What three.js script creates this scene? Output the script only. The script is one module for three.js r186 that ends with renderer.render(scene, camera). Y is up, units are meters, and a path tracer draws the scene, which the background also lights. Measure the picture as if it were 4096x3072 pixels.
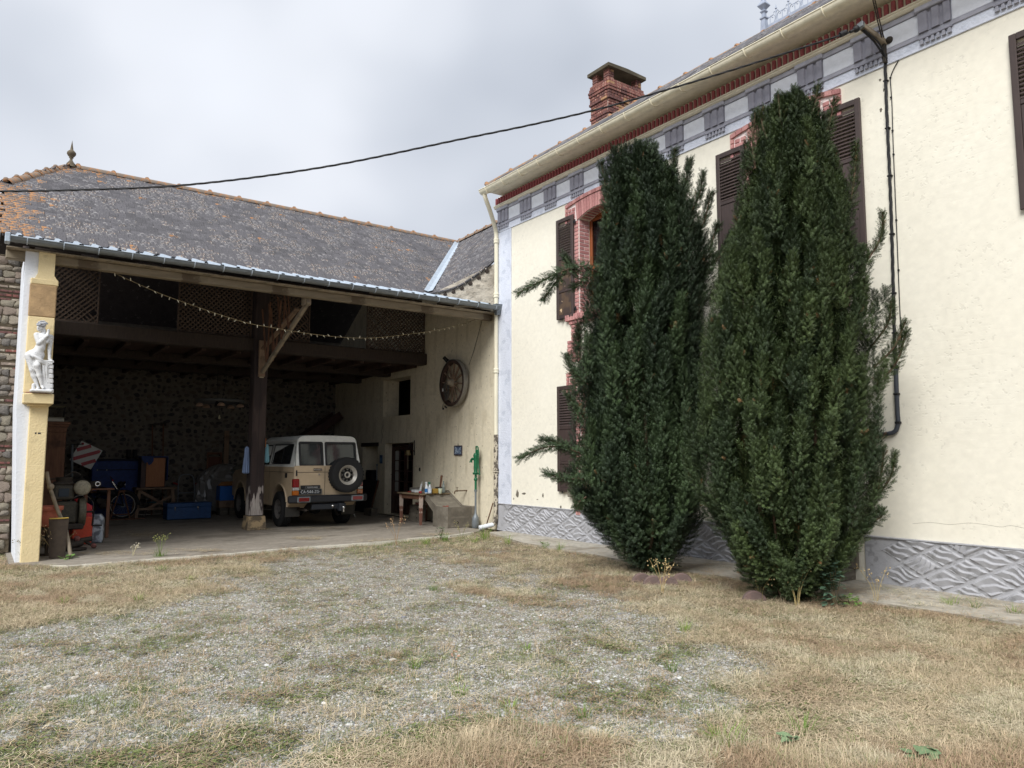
import * as THREE from 'three';
import { mergeGeometries } from 'three/addons/utils/BufferGeometryUtils.js';
import { MarchingCubes } from 'three/addons/objects/MarchingCubes.js';

// ---------- camera, sky, sun, exposure ----------
const scene = new THREE.Scene();
const YAW = 35.64 * Math.PI / 180, PITCH = Math.atan(294 / 2960), FOC = 2960, CAMH = 1.6;
const camera = new THREE.PerspectiveCamera(2 * Math.atan(1536 / FOC) * 180 / Math.PI, 4 / 3, 0.1, 1500);
camera.rotation.order = 'YXZ';
camera.position.set(0, CAMH, 0);
camera.rotation.set(PITCH, -YAW, 0);
const renderer = new THREE.WebGLRenderer({ antialias: true });
renderer.toneMapping = THREE.LinearToneMapping;
const EXPOSURE = 2.6;
renderer.toneMappingExposure = EXPOSURE;
renderer.shadowMap.enabled = true;

// seeded random and tileable noise
let seed = 12345;
const rnd = () => { seed = (seed * 1664525 + 1013904223) >>> 0; return seed / 4294967296; };
const rr = (a, b) => a + (b - a) * rnd();
const hash = (x, y, s) => { let h = (x * 374761393 + y * 668265263 + s * 144269504) | 0; h = Math.imul(h ^ (h >>> 13), 1274126177); return ((h ^ (h >>> 16)) >>> 0) / 4294967296; };
const sm = t => t * t * (3 - 2 * t);
function vnoise(x, y, p, s = 0) {
  const xi = Math.floor(x), yi = Math.floor(y), fx = sm(x - xi), fy = sm(y - yi), m = a => ((a % p) + p) % p;
  const a = hash(m(xi), m(yi), s), b = hash(m(xi + 1), m(yi), s), c = hash(m(xi), m(yi + 1), s), d = hash(m(xi + 1), m(yi + 1), s);
  return (a + (b - a) * fx) * (1 - fy) + (c + (d - c) * fx) * fy;
}
function fbm(u, v, p, oct = 4, s = 0) { let a = 0.5, t = 0, n = 0; for (let i = 0; i < oct; i++) { t += a * vnoise(u * p, v * p, p, s + i); n += a; a *= 0.5; p *= 2; } return t / n; }
const clamp = (x, a = 0, b = 1) => Math.min(b, Math.max(a, x)), mix = (a, b, t) => a + (b - a) * t, sstep = (a, b, x) => sm(clamp((x - a) / (b - a)));

// an overcast sky: brighter towards the zenith, soft cloud layer
{
  const W = 512, H = 256, d = new Float32Array(W * H * 4);
  for (let j = 0; j < H; j++) for (let i = 0; i < W; i++) {
    const el = ((j + 0.5) / H - 0.5) * Math.PI, s = Math.max(0, Math.sin(el)), az = (i + 0.5) / W;
    const k = 3.2 / (1.25 + 3.0 * s);
    const cx = Math.cos(az * 2 * Math.PI) * Math.cos(el) * k, cz = Math.sin(az * 2 * Math.PI) * Math.cos(el) * k;
    const n = fbm((cx + 40) / 64, (cz + 40) / 64, 72, 5, 3), n2 = fbm((cx + 17) / 64, (cz + 29) / 64, 200, 4, 9);
    let L = (1.12 + 0.85 * s) / 1.6 * (0.86 + 0.62 * (n - 0.5) * 2 + 0.16 * (n2 - 0.5) * 2); L = L > 0.9 ? 0.9 + (L - 0.9) * 0.55 : L;
    const g = clamp((L - 0.5) / 0.4);
    let r = L * mix(0.84, 0.955, g), gg = L * mix(0.93, 0.995, g), b = L * mix(1.09, 1.08, g);
    if (el < 0) { const q = 0.55; r = 0.2 * q; gg = 0.19 * q; b = 0.17 * q; }
    const o = (j * W + i) * 4, E = 0.99 / EXPOSURE;
    d[o] = r * E; d[o + 1] = gg * E; d[o + 2] = b * E; d[o + 3] = 1;
  }
  const sky = new THREE.DataTexture(d, W, H, THREE.RGBAFormat, THREE.FloatType);
  sky.mapping = THREE.EquirectangularReflectionMapping; sky.magFilter = THREE.LinearFilter; sky.minFilter = THREE.LinearFilter; sky.wrapS = THREE.RepeatWrapping; sky.needsUpdate = true;
  scene.background = sky; scene.environment = sky;
}
const sun = new THREE.DirectionalLight(0xfffefb, 1.5);
sun.position.set(-18, 26, 4); sun.target.position.set(6, 0, -10);
sun.castShadow = true; sun.shadow.radius = 60; sun.shadow.mapSize.set(2048, 2048);
Object.assign(sun.shadow.camera, { left: -22, right: 22, top: 22, bottom: -22, near: 1, far: 90 });
scene.add(sun, sun.target);

// ---------- from a pixel of the 4096 x 3072 photograph to a point on a known plane ----------
const cP = Math.cos(PITCH), sP = Math.sin(PITCH), cY = Math.cos(YAW), sY = Math.sin(YAW);
function ray(x, y) { const a = (x - 2048) / FOC, b = -(y - 1536) / FOC; const d1 = b * cP + sP, d2 = b * sP - cP; return [a * cY - d2 * sY, d1, a * sY + d2 * cY]; }
const V = (x, y, z) => new THREE.Vector3(x, y, z);
const G = (x, y, h = 0) => { const d = ray(x, y), t = (h - CAMH) / d[1]; return V(d[0] * t, h, d[2] * t); };
const PX = (x, y, X) => { const d = ray(x, y), t = X / d[0]; return V(X, CAMH + d[1] * t, d[2] * t); };
const PZ = (x, y, Z) => { const d = ray(x, y), t = Z / d[2]; return V(d[0] * t, CAMH + d[1] * t, Z); };
function proj(x, y, z) { y -= CAMH; const a = x * cY + z * sY, c = -x * sY + z * cY; const b = y * cP + c * sP, e = -y * sP + c * cP; return [2048 + FOC * a / -e, 1536 - FOC * b / -e]; }

// ---------- textures ----------
function tex(size, fn, metres = 1, srgb = true, h = size) {
  const d = new Uint8Array(size * h * 4);
  for (let j = 0; j < h; j++) for (let i = 0; i < size; i++) { const c = fn((i + 0.5) / size, (j + 0.5) / h); const o = (j * size + i) * 4; const q = typeof c === 'number' ? [c, c, c] : c; d[o] = clamp(q[0], 0, 255); d[o + 1] = clamp(q[1], 0, 255); d[o + 2] = clamp(q[2], 0, 255); d[o + 3] = 255; }
  const t = new THREE.DataTexture(d, size, h); t.wrapS = t.wrapT = THREE.RepeatWrapping; t.magFilter = THREE.LinearFilter; t.minFilter = THREE.LinearMipmapLinearFilter; t.generateMipmaps = true;
  if (srgb) t.colorSpace = THREE.SRGBColorSpace; t.repeat.set(1 / metres, 1 / metres); t.needsUpdate = true; return t;
}
const lerp3 = (a, b, t) => [mix(a[0], b[0], t), mix(a[1], b[1], t), mix(a[2], b[2], t)];
const mul3 = (a, k) => [a[0] * k, a[1] * k, a[2] * k];
const mat = (color, roughness = 0.8, o = {}) => new THREE.MeshStandardMaterial({ color, roughness, ...o });
const pmat = (color, roughness = 0.8, o = {}) => new THREE.MeshPhysicalMaterial({ color, roughness, ...o });

// rendered walls: small trowel marks, pits, faint blotches
const plasterBump = tex(1024, (u, v) => {
  const a = fbm(u, v, 40, 4, 5), b = fbm(u * 1, v, 9, 3, 8), pit = sstep(0.70, 0.78, fbm(u, v, 90, 2, 21)) * sstep(0.5, 0.62, fbm(u, v, 7, 3, 31)), sw = sstep(0.62, 0.7, vnoise(u * 18 + v * 3, v * 90, 18, 4)) * sstep(0.5, 0.65, fbm(u, v, 4, 2, 14));
  return 128 + (a - 0.5) * 70 + (b - 0.5) * 50 - pit * 55 - sw * 16;
}, 3, false);
const plasterMap = tex(1024, (u, v) => {
  const a = fbm(u, v, 4, 5, 2), b = fbm(u, v, 50, 3, 6), pit = sstep(0.70, 0.78, fbm(u, v, 90, 2, 21)) * sstep(0.5, 0.62, fbm(u, v, 7, 3, 31));
  const c = lerp3([239, 234, 219], [233, 227, 210], a); return mul3(c, 0.965 + 0.05 * b - 0.035 * pit);
}, 3);
const barnPlasterMap = tex(1024, (u, v) => {
  const a = fbm(u, v, 3, 5, 42), b = fbm(u, v, 60, 3, 46), s = sstep(0.5, 0.75, fbm(u * 3, v * 0.7, 9, 4, 48)), sp = sstep(0.86, 0.9, fbm(u, v, 60, 2, 49));
  let c = lerp3([222, 212, 188], [205, 194, 170], a); c = lerp3(c, [172, 160, 134], s * 0.3); c = lerp3(c, [120, 104, 84], sp * 0.6); return mul3(c, 0.95 + 0.1 * b);
}, 3.2);
const stripMap = tex(512, (u, v) => { const a = fbm(u, v, 6, 4, 12), b = fbm(u, v, 60, 2, 13); const s = sstep(0.62, 0.72, fbm(u, v, 9, 4, 15)); return mul3(lerp3([214, 219, 232], [196, 202, 216], s * 0.8), 0.93 + 0.06 * a + 0.05 * b); }, 1.6);
const stripBump = tex(512, (u, v) => 128 + (fbm(u, v, 44, 3, 17) - 0.5) * 160, 0.9, false);
const MAT = {};
MAT.cream = mat(0xffffff, 0.9, { map: plasterMap, bumpMap: plasterBump, bumpScale: 0.0055 });
MAT.barnWall = mat(0xffffff, 0.92, { map: barnPlasterMap, bumpMap: plasterBump, bumpScale: 0.01 });
MAT.strip = mat(0xffffff, 0.9, { map: stripMap, bumpMap: stripBump, bumpScale: 0.01 });
MAT.whitewash = mat(0xdfe3ea, 0.9, { bumpMap: stripBump, bumpScale: 0.006 });
const fineMap = (base, amt, s, m = 0.8) => tex(256, (u, v) => mul3(base, 1 - amt + 2 * amt * fbm(u, v, 12, 4, s)), m);
MAT.mauve = mat(0xffffff, 0.85, { map: fineMap([160, 161, 172], 0.1, 60) });
MAT.mauveDark = mat(0xffffff, 0.85, { map: fineMap([144, 144, 156], 0.1, 61) });
MAT.panel = mat(0xffffff, 0.85, { map: fineMap([220, 224, 233], 0.05, 62), bumpMap: stripBump, bumpScale: 0.004 });
MAT.corniceCream = mat(0xffffff, 0.75, { map: fineMap([228, 222, 203], 0.07, 63) });
MAT.gutterCream = mat(0xffffff, 0.5, { map: fineMap([226, 219, 196], 0.07, 64) });
MAT.dentil = mat(0xffffff, 0.8, { map: fineMap([156, 84, 88], 0.12, 65, 0.3) });
MAT.darkLine = mat(0x2b2c33, 0.8);
MAT.mortar = mat(0xe8d9d5, 0.95);
MAT.bricks = [[190, 138, 134], [180, 127, 124], [195, 144, 139], [173, 120, 118]].map((c, i) => mat(0xffffff, 0.9, { map: fineMap(c, 0.12, 70 + i, 0.25), bumpMap: stripBump, bumpScale: 0.002 }));
MAT.oldBricks = [[136, 88, 80], [124, 80, 74], [144, 98, 88], [112, 78, 74], [170, 132, 98]].map((c, i) => mat(0xffffff, 0.95, { map: tex(256, (u, v) => { const n = fbm(u, v, 8, 4, 80 + i), s = sstep(0.6, 0.75, fbm(u, v, 14, 3, 90 + i)); return lerp3(mul3(c, 0.75 + 0.5 * n), i % 2 ? [60, 50, 48] : [196, 180, 160], s * 0.55); }, 0.5), bumpMap: stripBump, bumpScale: 0.004 }));
const concreteMap = tex(1024, (u, v) => { const a = fbm(u, v, 4, 5, 101), b = fbm(u, v, 70, 3, 102), s = sstep(0.55, 0.75, fbm(u, v, 6, 5, 103)), w = sstep(0.6, 0.72, fbm(u * 1, v * 4, 6, 4, 104)); let c = lerp3([150, 142, 130], [128, 120, 109], a); c = lerp3(c, [96, 88, 78], s * 0.55); c = lerp3(c, [170, 163, 150], w * 0.4); return mul3(c, 0.9 + 0.2 * b); }, 4);
const concreteBump = tex(512, (u, v) => 128 + (fbm(u, v, 50, 4, 105) - 0.5) * 140, 1, false);
MAT.slab = mat(0xffffff, 0.92, { map: concreteMap, bumpMap: concreteBump, bumpScale: 0.006 });
MAT.slabEdge = mat(0xc9c4b6, 0.95, { bumpMap: concreteBump, bumpScale: 0.01 });
MAT.path = mat(0xffffff, 0.95, { map: tex(512, (u, v) => { const s = sstep(0.5, 0.72, fbm(u, v, 5, 5, 900)); return mul3(lerp3([172, 166, 154], [134, 126, 112], s * 0.7), 0.88 + 0.24 * fbm(u, v, 40, 3, 904)); }, 2.5), bumpMap: concreteBump, bumpScale: 0.008 });
MAT.concrete = mat(0xdededa, 0.95, { map: concreteMap, bumpMap: concreteBump, bumpScale: 0.006 });
MAT.concreteGrey = mat(0xc8c8c4, 0.95, { map: concreteMap, bumpMap: concreteBump, bumpScale: 0.008 });
// plinth: painted pale grey with weathering
MAT.plinths = [0, 1, 2].map(i => mat(0xffffff, 0.85, { map: tex(256, (u, v) => { const a = fbm(u, v, 5, 4, 110 + i), s = sstep(0.58, 0.75, fbm(u, v, 10, 4, 120 + i)); return mul3(lerp3([172, 172, 176], [140, 140, 142], s * 0.7), 0.92 + 0.12 * a); }, 0.6), bumpMap: concreteBump, bumpScale: 0.004 }));
// wood
const woodTex = (c1, c2, s, m = 1, k = 1) => tex(512, (u, v) => { const g = fbm(u * 1, v * 0.06 * 16 / 16, 64, 4, s), ln = fbm(u, v / 8, 32, 3, s + 3), st = sstep(0.55, 0.8, fbm(u, v, 5, 4, s + 7)); return mul3(lerp3(c1, c2, clamp(0.6 * g + 0.5 * ln - 0.05)), 1 - 0.25 * k * st); }, m);
MAT.beam = mat(0xffffff, 0.9, { map: woodTex([70, 58, 50], [42, 34, 30], 130) });
MAT.post = mat(0xffffff, 0.9, { map: woodTex([70, 56, 52], [36, 29, 29], 140) });
MAT.greyWood = mat(0xffffff, 0.92, { map: woodTex([172, 160, 140], [120, 108, 92], 150) });
MAT.brownWood = mat(0xffffff, 0.85, { map: woodTex([128, 92, 70], [84, 56, 42], 160) });
MAT.lattice = mat(0xffffff, 0.92, { map: woodTex([102, 86, 74], [70, 57, 49], 170) });
MAT.joist = mat(0xffffff, 0.92, { map: woodTex([84, 62, 50], [50, 36, 30], 175) });
MAT.shutter = mat(0xffffff, 0.6, { map: woodTex([74, 60, 56], [56, 45, 43], 180, 1, 0.5) });
MAT.shutterWorn = mat(0xffffff, 0.75, { map: tex(512, (u, v) => { const g = fbm(u, v / 8, 40, 4, 185), w = sstep(0.56, 0.7, fbm(u * 1.0, v * 0.5, 6, 5, 186)), p = sstep(0.70, 0.74, fbm(u, v, 9, 5, 187)); let c = lerp3([72, 57, 50], [58, 46, 42], g); c = lerp3(c, [106, 84, 60], w * 0.55); return lerp3(c, [205, 178, 140], p); }, 1.1) });
MAT.frameWood = mat(0x8a4a22, 0.5);
MAT.doorWood = mat(0xffffff, 0.55, { map: woodTex([74, 42, 32], [48, 27, 22], 190) });
MAT.cabinet = mat(0xffffff, 0.6, { map: woodTex([176, 118, 72], [146, 92, 54], 200, 0.7, 0.4) });
MAT.paleWood = mat(0xffffff, 0.9, { map: woodTex([150, 128, 106], [112, 90, 74], 205) });
MAT.metalDark = mat(0x1d1d20, 0.5, { metalness: 0.4 });
MAT.zinc = mat(0xffffff, 0.5, { map: fineMap([118, 124, 128], 0.14, 210, 1.2), metalness: 0.3 });
MAT.galv = mat(0xffffff, 0.38, { map: fineMap([178, 190, 202], 0.09, 211, 0.7), metalness: 0.25 });
MAT.chrome = mat(0xd8d8d8, 0.18, { metalness: 1 });
MAT.iron = mat(0xffffff, 0.75, { map: fineMap([58, 52, 46], 0.3, 212, 0.3), metalness: 0.3 });
MAT.rubber = mat(0x1c1c1d, 0.9, { bumpMap: stripBump, bumpScale: 0.002 });
MAT.black = mat(0x101012, 0.7);
MAT.cableBlack = mat(0x18181b, 0.65);
MAT.glass = pmat(0xaab4b8, 0.04, { transmission: 1, thickness: 0, ior: 1.45 });
MAT.glassDark = pmat(0x3a4246, 0.05, { transmission: 0.9, thickness: 0, ior: 1.5 });

// ---------- helpers: geometry ----------
// uv in metres, projected along each face's own axis
function triUV(g, ox = 0, oy = 0) {
  if (g.index) g = g.toNonIndexed();
  if (!g.attributes.normal) g.computeVertexNormals();
  const p = g.attributes.position, uv = new Float32Array(p.count * 2), a = new THREE.Vector3(), b = new THREE.Vector3(), c = new THREE.Vector3();
  for (let i = 0; i < p.count; i += 3) {
    a.fromBufferAttribute(p, i); b.fromBufferAttribute(p, i + 1); c.fromBufferAttribute(p, i + 2);
    const n = b.clone().sub(a).cross(c.clone().sub(a)); const ax = Math.abs(n.x), ay = Math.abs(n.y), az = Math.abs(n.z);
    [a, b, c].forEach((q, k) => { let u, v; if (ax >= ay && ax >= az) { u = q.z; v = q.y; } else if (ay >= az) { u = q.x; v = q.z; } else { u = q.x; v = q.y; } uv[(i + k) * 2] = u + ox; uv[(i + k) * 2 + 1] = v + oy; });
  }
  g.setAttribute('uv', new THREE.BufferAttribute(uv, 2)); return g;
}
// box with chamfered edges (44 triangles)
function cbox(w, h, d, c = 0.004) {
  c = Math.min(c, w / 3, h / 3, d / 3); const X = w / 2, Y = h / 2, Z = d / 2, pos = [];
  const P = (sx, sy, sz, k) => [sx * (X - (k === 0 ? 0 : c)), sy * (Y - (k === 1 ? 0 : c)), sz * (Z - (k === 2 ? 0 : c))];
  const tri = (a, b, e) => { const n = [(b[1] - a[1]) * (e[2] - a[2]) - (b[2] - a[2]) * (e[1] - a[1]), (b[2] - a[2]) * (e[0] - a[0]) - (b[0] - a[0]) * (e[2] - a[2]), (b[0] - a[0]) * (e[1] - a[1]) - (b[1] - a[1]) * (e[0] - a[0])]; const m = [a[0] + b[0] + e[0], a[1] + b[1] + e[1], a[2] + b[2] + e[2]]; if (n[0] * m[0] + n[1] * m[1] + n[2] * m[2] < 0) pos.push(...a, ...e, ...b); else pos.push(...a, ...b, ...e); };
  const quad = (a, b, e, f) => { tri(a, b, e); tri(a, e, f); };
  for (const s of [-1, 1]) { quad(P(s, -1, -1, 0), P(s, 1, -1, 0), P(s, 1, 1, 0), P(s, -1, 1, 0)); quad(P(-1, s, -1, 1), P(1, s, -1, 1), P(1, s, 1, 1), P(-1, s, 1, 1)); quad(P(-1, -1, s, 2), P(1, -1, s, 2), P(1, 1, s, 2), P(-1, 1, s, 2)); }
  for (const s of [-1, 1]) for (const t of [-1, 1]) { quad(P(s, t, -1, 0), P(s, t, 1, 0), P(s, t, 1, 1), P(s, t, -1, 1)); quad(P(s, -1, t, 0), P(s, 1, t, 0), P(s, 1, t, 2), P(s, -1, t, 2)); quad(P(-1, s, t, 1), P(1, s, t, 1), P(1, s, t, 2), P(-1, s, t, 2)); for (const q of [-1, 1]) tri(P(s, t, q, 0), P(s, t, q, 1), P(s, t, q, 2)); }
  const g = new THREE.BufferGeometry(); g.setAttribute('position', new THREE.Float32BufferAttribute(pos, 3)); g.computeVertexNormals(); return triUV(g);
}
const bx = (w, h, d, x = 0, y = 0, z = 0, c = 0.006) => cbox(w, h, d, c).translate(x, y, z);
// box between corner values
const bb = (x0, x1, y0, y1, z0, z1, c = 0.006) => bx(x1 - x0, y1 - y0, z1 - z0, (x0 + x1) / 2, (y0 + y1) / 2, (z0 + z1) / 2, c);
const cyl = (r1, r2, h, n = 16) => triKeep(new THREE.CylinderGeometry(r1, r2, h, n));
function triKeep(g) { return g.index ? g.toNonIndexed() : g; }
function along(g, a, b) { // turns a +y geometry of unit centre so that it runs from a to b
  const d = b.clone().sub(a); g.applyQuaternion(new THREE.Quaternion().setFromUnitVectors(V(0, 1, 0), d.clone().normalize())); const m = a.clone().add(b).multiplyScalar(0.5); return g.translate(m.x, m.y, m.z);
}
const rod = (a, b, r, r2 = r, n = 10) => along(cyl(r2, r, a.distanceTo(b), n), a, b);
const bar = (a, b, w, d, c = 0.004) => along(cbox(w, a.distanceTo(b), d, c), a, b);
const tube = (pts, r, n = 24, k = 8) => triKeep(new THREE.TubeGeometry(new THREE.CatmullRomCurve3(pts), n, r, k, false));
const lathe = (pts, n = 24) => triKeep(new THREE.LatheGeometry(pts.map(p => new THREE.Vector2(p[0], p[1])), n));
const sph = (r, x = 0, y = 0, z = 0, a = 14, b = 10) => triKeep(new THREE.SphereGeometry(r, a, b)).translate(x, y, z);
const merge = gs => mergeGeometries(gs.map(g => { g = g.index ? g.toNonIndexed() : g; for (const k of Object.keys(g.attributes)) if (!['position', 'normal', 'uv'].includes(k)) g.deleteAttribute(k); return g; }));
// a flat outline in (z, y) given depth along x: for pieces of walls that face -x
function wallShape(shape, depth, x0, opt = {}) {
  const g = triKeep(new THREE.ExtrudeGeometry(shape, { depth, bevelEnabled: false, curveSegments: 10, ...opt })); const p = g.attributes.position;
  for (let i = 0; i < p.count; i++) { const a = p.getX(i), c = p.getZ(i); p.setX(i, c + x0); p.setZ(i, a); }
  flip(g); g.computeVertexNormals(); return triUV(g);
}
function flip(g) { for (const k of Object.keys(g.attributes)) { const at = g.attributes[k], s = at.itemSize, ar = at.array; for (let i = 0; i < at.count; i += 3) for (let j = 0; j < s; j++) { const t = ar[(i + 1) * s + j]; ar[(i + 1) * s + j] = ar[(i + 2) * s + j]; ar[(i + 2) * s + j] = t; } } return g; }
const poly = pts => { const s = new THREE.Shape(); pts.forEach((p, i) => i ? s.lineTo(p[0], p[1]) : s.moveTo(p[0], p[1])); s.closePath(); return s; };
const extr = (pts, depth, bevel = 0) => triUV(triKeep(new THREE.ExtrudeGeometry(Array.isArray(pts) ? poly(pts) : pts, { depth, bevelEnabled: bevel > 0, bevelSize: bevel, bevelThickness: bevel, bevelSegments: 2, curveSegments: 10 })));
// extrude a profile (x, y) along z from z0 to z1
const profZ = (pts, z0, z1) => extr(pts, z1 - z0).translate(0, 0, z0);
// extrude a profile (z, y) along x from x0 to x1
function profX(pts, x0, x1) { const g = extr(pts.map(p => [-p[0], p[1]]), x1 - x0); g.rotateY(Math.PI / 2); g.translate(x0, 0, 0); return triUV(g); }

// ---------- helpers: objects ----------
const names = {};
const numbered = n => { const k = names[n] = (names[n] ?? -1) + 1; return k ? n + '_' + String(k).padStart(3, '0') : n; };
function shadow(m) { m.castShadow = m.receiveShadow = true; return m; }
function thing(name, label, category, pos = [0, 0, 0], turn = 0, group) {
  const o = new THREE.Group(); o.name = numbered(name); o.position.set(...pos); o.rotation.y = turn; o.userData = { label, category }; if (group) o.userData.group = group; scene.add(o); return o;
}
function part(parent, name, geo, m) { if (Array.isArray(geo)) geo = merge(geo); const o = shadow(new THREE.Mesh(geo, m)); o.name = name; parent.add(o); return o; }
function solo(name, label, category, geo, m, group) { if (Array.isArray(geo)) geo = merge(geo); const o = shadow(new THREE.Mesh(geo, m)); o.name = numbered(name); o.userData = { label, category }; if (group) o.userData.group = group; scene.add(o); return o; }
function struct(name, geo, m) { if (Array.isArray(geo)) geo = merge(geo); const o = shadow(new THREE.Mesh(geo, m)); o.name = name; o.userData = { kind: 'structure', label: name.replace(/_/g, ' ') }; scene.add(o); return o; }
const UNIT = triUV(new THREE.BoxGeometry(1, 1, 1));
// =====================================================================
// THE HOUSE (facade in the plane x = 9.45, seen on the right)
// =====================================================================
const FX = 9.45, HZ0 = -13.72, HZ1 = 5.2;
const house = thing('house', 'two storey cream rendered house with brown shutters and brick window surrounds', 'house');
const WC = [-10.34, -6.25, -2.05, 2.05];     // window axes
const OW = 0.55;                             // half width of the openings
const upB = z => 0; 
{
  const s = poly([[HZ0, 0], [HZ1, 0], [HZ1, 7.60], [HZ0, 7.60]]);
  const hole = (c, y0, y1, rise) => { const h = new THREE.Path(); h.moveTo(c - OW, y0); h.lineTo(c + OW, y0); h.lineTo(c + OW, y1); for (let k = 1; k <= 10; k++) { const t = 1 - k / 5; h.lineTo(c + t * OW, y1 + rise * (1 - t * t)); } h.closePath(); return h; };
  WC.forEach((c, i) => { s.holes.push(hole(c, 4.42, 6.32, 0.13)); s.holes.push(i === 1 ? hole(c, 0.12, 2.88, 0.13) : hole(c, 0.98, 2.88, 0.13)); });
  part(house, 'wall', wallShape(s, 0.42, FX), MAT.cream);
  part(house, 'side_wall', bb(FX + 0.43, 17.6, 0, 7.5, HZ0, HZ0 + 0.4, 0.01), MAT.cream);
  part(house, 'back_wall', bb(17.2, 17.6, 0, 7.5, HZ0 + 0.41, HZ1, 0.01), MAT.cream);
  part(house, 'gable_wall', bb(FX + 0.43, 17.19, 0, 7.5, HZ1 - 0.4, HZ1, 0.01), MAT.cream);
  part(house, 'inner_floor', bb(FX + 0.43, 17.18, 3.6, 3.8, HZ0 + 0.41, HZ1 - 0.41, 0.01), MAT.greyWood);
  part(house, 'ceiling', bb(FX + 0.43, 17.18, 7.3, 7.45, HZ0 + 0.41, HZ1 - 0.41, 0.01), MAT.corniceCream);
  // pale corner strip and band under the cornice
  part(house, 'corner_strip', bb(FX - 0.022, FX - 0.0005, 0.58, 6.74, HZ0, -13.19, 0.006), MAT.strip);
  part(house, 'frieze_band', bb(FX - 0.02, FX - 0.0005, 6.75, 7.30, HZ0, HZ1, 0.006), MAT.strip);
}
// frieze: rails, pale panels, grooved blocks with little drops
{
  const P = 0.8565, Z0 = -12.61 - P, N = 22;
  part(house, 'frieze_rail', bb(FX - 0.050, FX - 0.021, 7.225, 7.30, HZ0, HZ1, 0.006), MAT.mauve);
  part(house, 'frieze_rail', bb(FX - 0.038, FX - 0.021, 6.895, 6.955, HZ0, HZ1, 0.006), MAT.mauve);
  const groove = V => V;
  // a block with two real grooves: profile along z
  const w = 0.19, pr = [[-w, 0.0], [-w, 0.045], [-0.085, 0.045], [-0.072, 0.02], [-0.038, 0.02], [-0.025, 0.045], [0.055, 0.045], [0.068, 0.02], [0.102, 0.02], [0.115, 0.045], [w, 0.045], [w, 0.0]];
  const trig = (() => { const g = extr(pr.map(p => [p[0], p[1]]), 0.265); g.rotateX(Math.PI / 2); g.translate(0, 0.265, 0); g.rotateY(-Math.PI / 2); return triUV(g); })();
  const cap = cbox(0.075, 0.07, 0.44, 0.01), drop = (() => { const g = new THREE.CylinderGeometry(0.020, 0.034, 0.065, 4, 1).toNonIndexed(); g.rotateY(Math.PI / 4); g.scale(0.7, 1, 1); g.computeVertexNormals(); return triUV(g); })();
  const panel = cbox(0.012, 0.262, 0.46, 0.005), taen = cbox(0.034, 0.02, 0.40, 0.004);
  for (let i = 0; i < N; i++) {
    const z = Z0 + i * P; if (z > HZ1 - 0.3) break;
    const t = part(house, 'triglyph', trig, MAT.mauveDark); t.position.set(FX - 0.0215, 6.957, z); t.scale.x = 1;
    const c = part(t, 'cap', cap, MAT.mauve); c.position.set(-0.035, 0.304, 0);
    const b = part(t, 'fillet', taen, MAT.mauveDark); b.position.set(-0.016, -0.074, 0);
    for (let k = 0; k < 6; k++) { const d = part(t, 'drop', drop, MAT.mauve); d.position.set(-0.016, -0.118, -0.165 + k * 0.066); }
    if (i < N - 1) { const p = part(house, 'frieze_panel', panel, MAT.panel); p.position.set(FX - 0.027, 7.09, z + P / 2); }
  }
}
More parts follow.
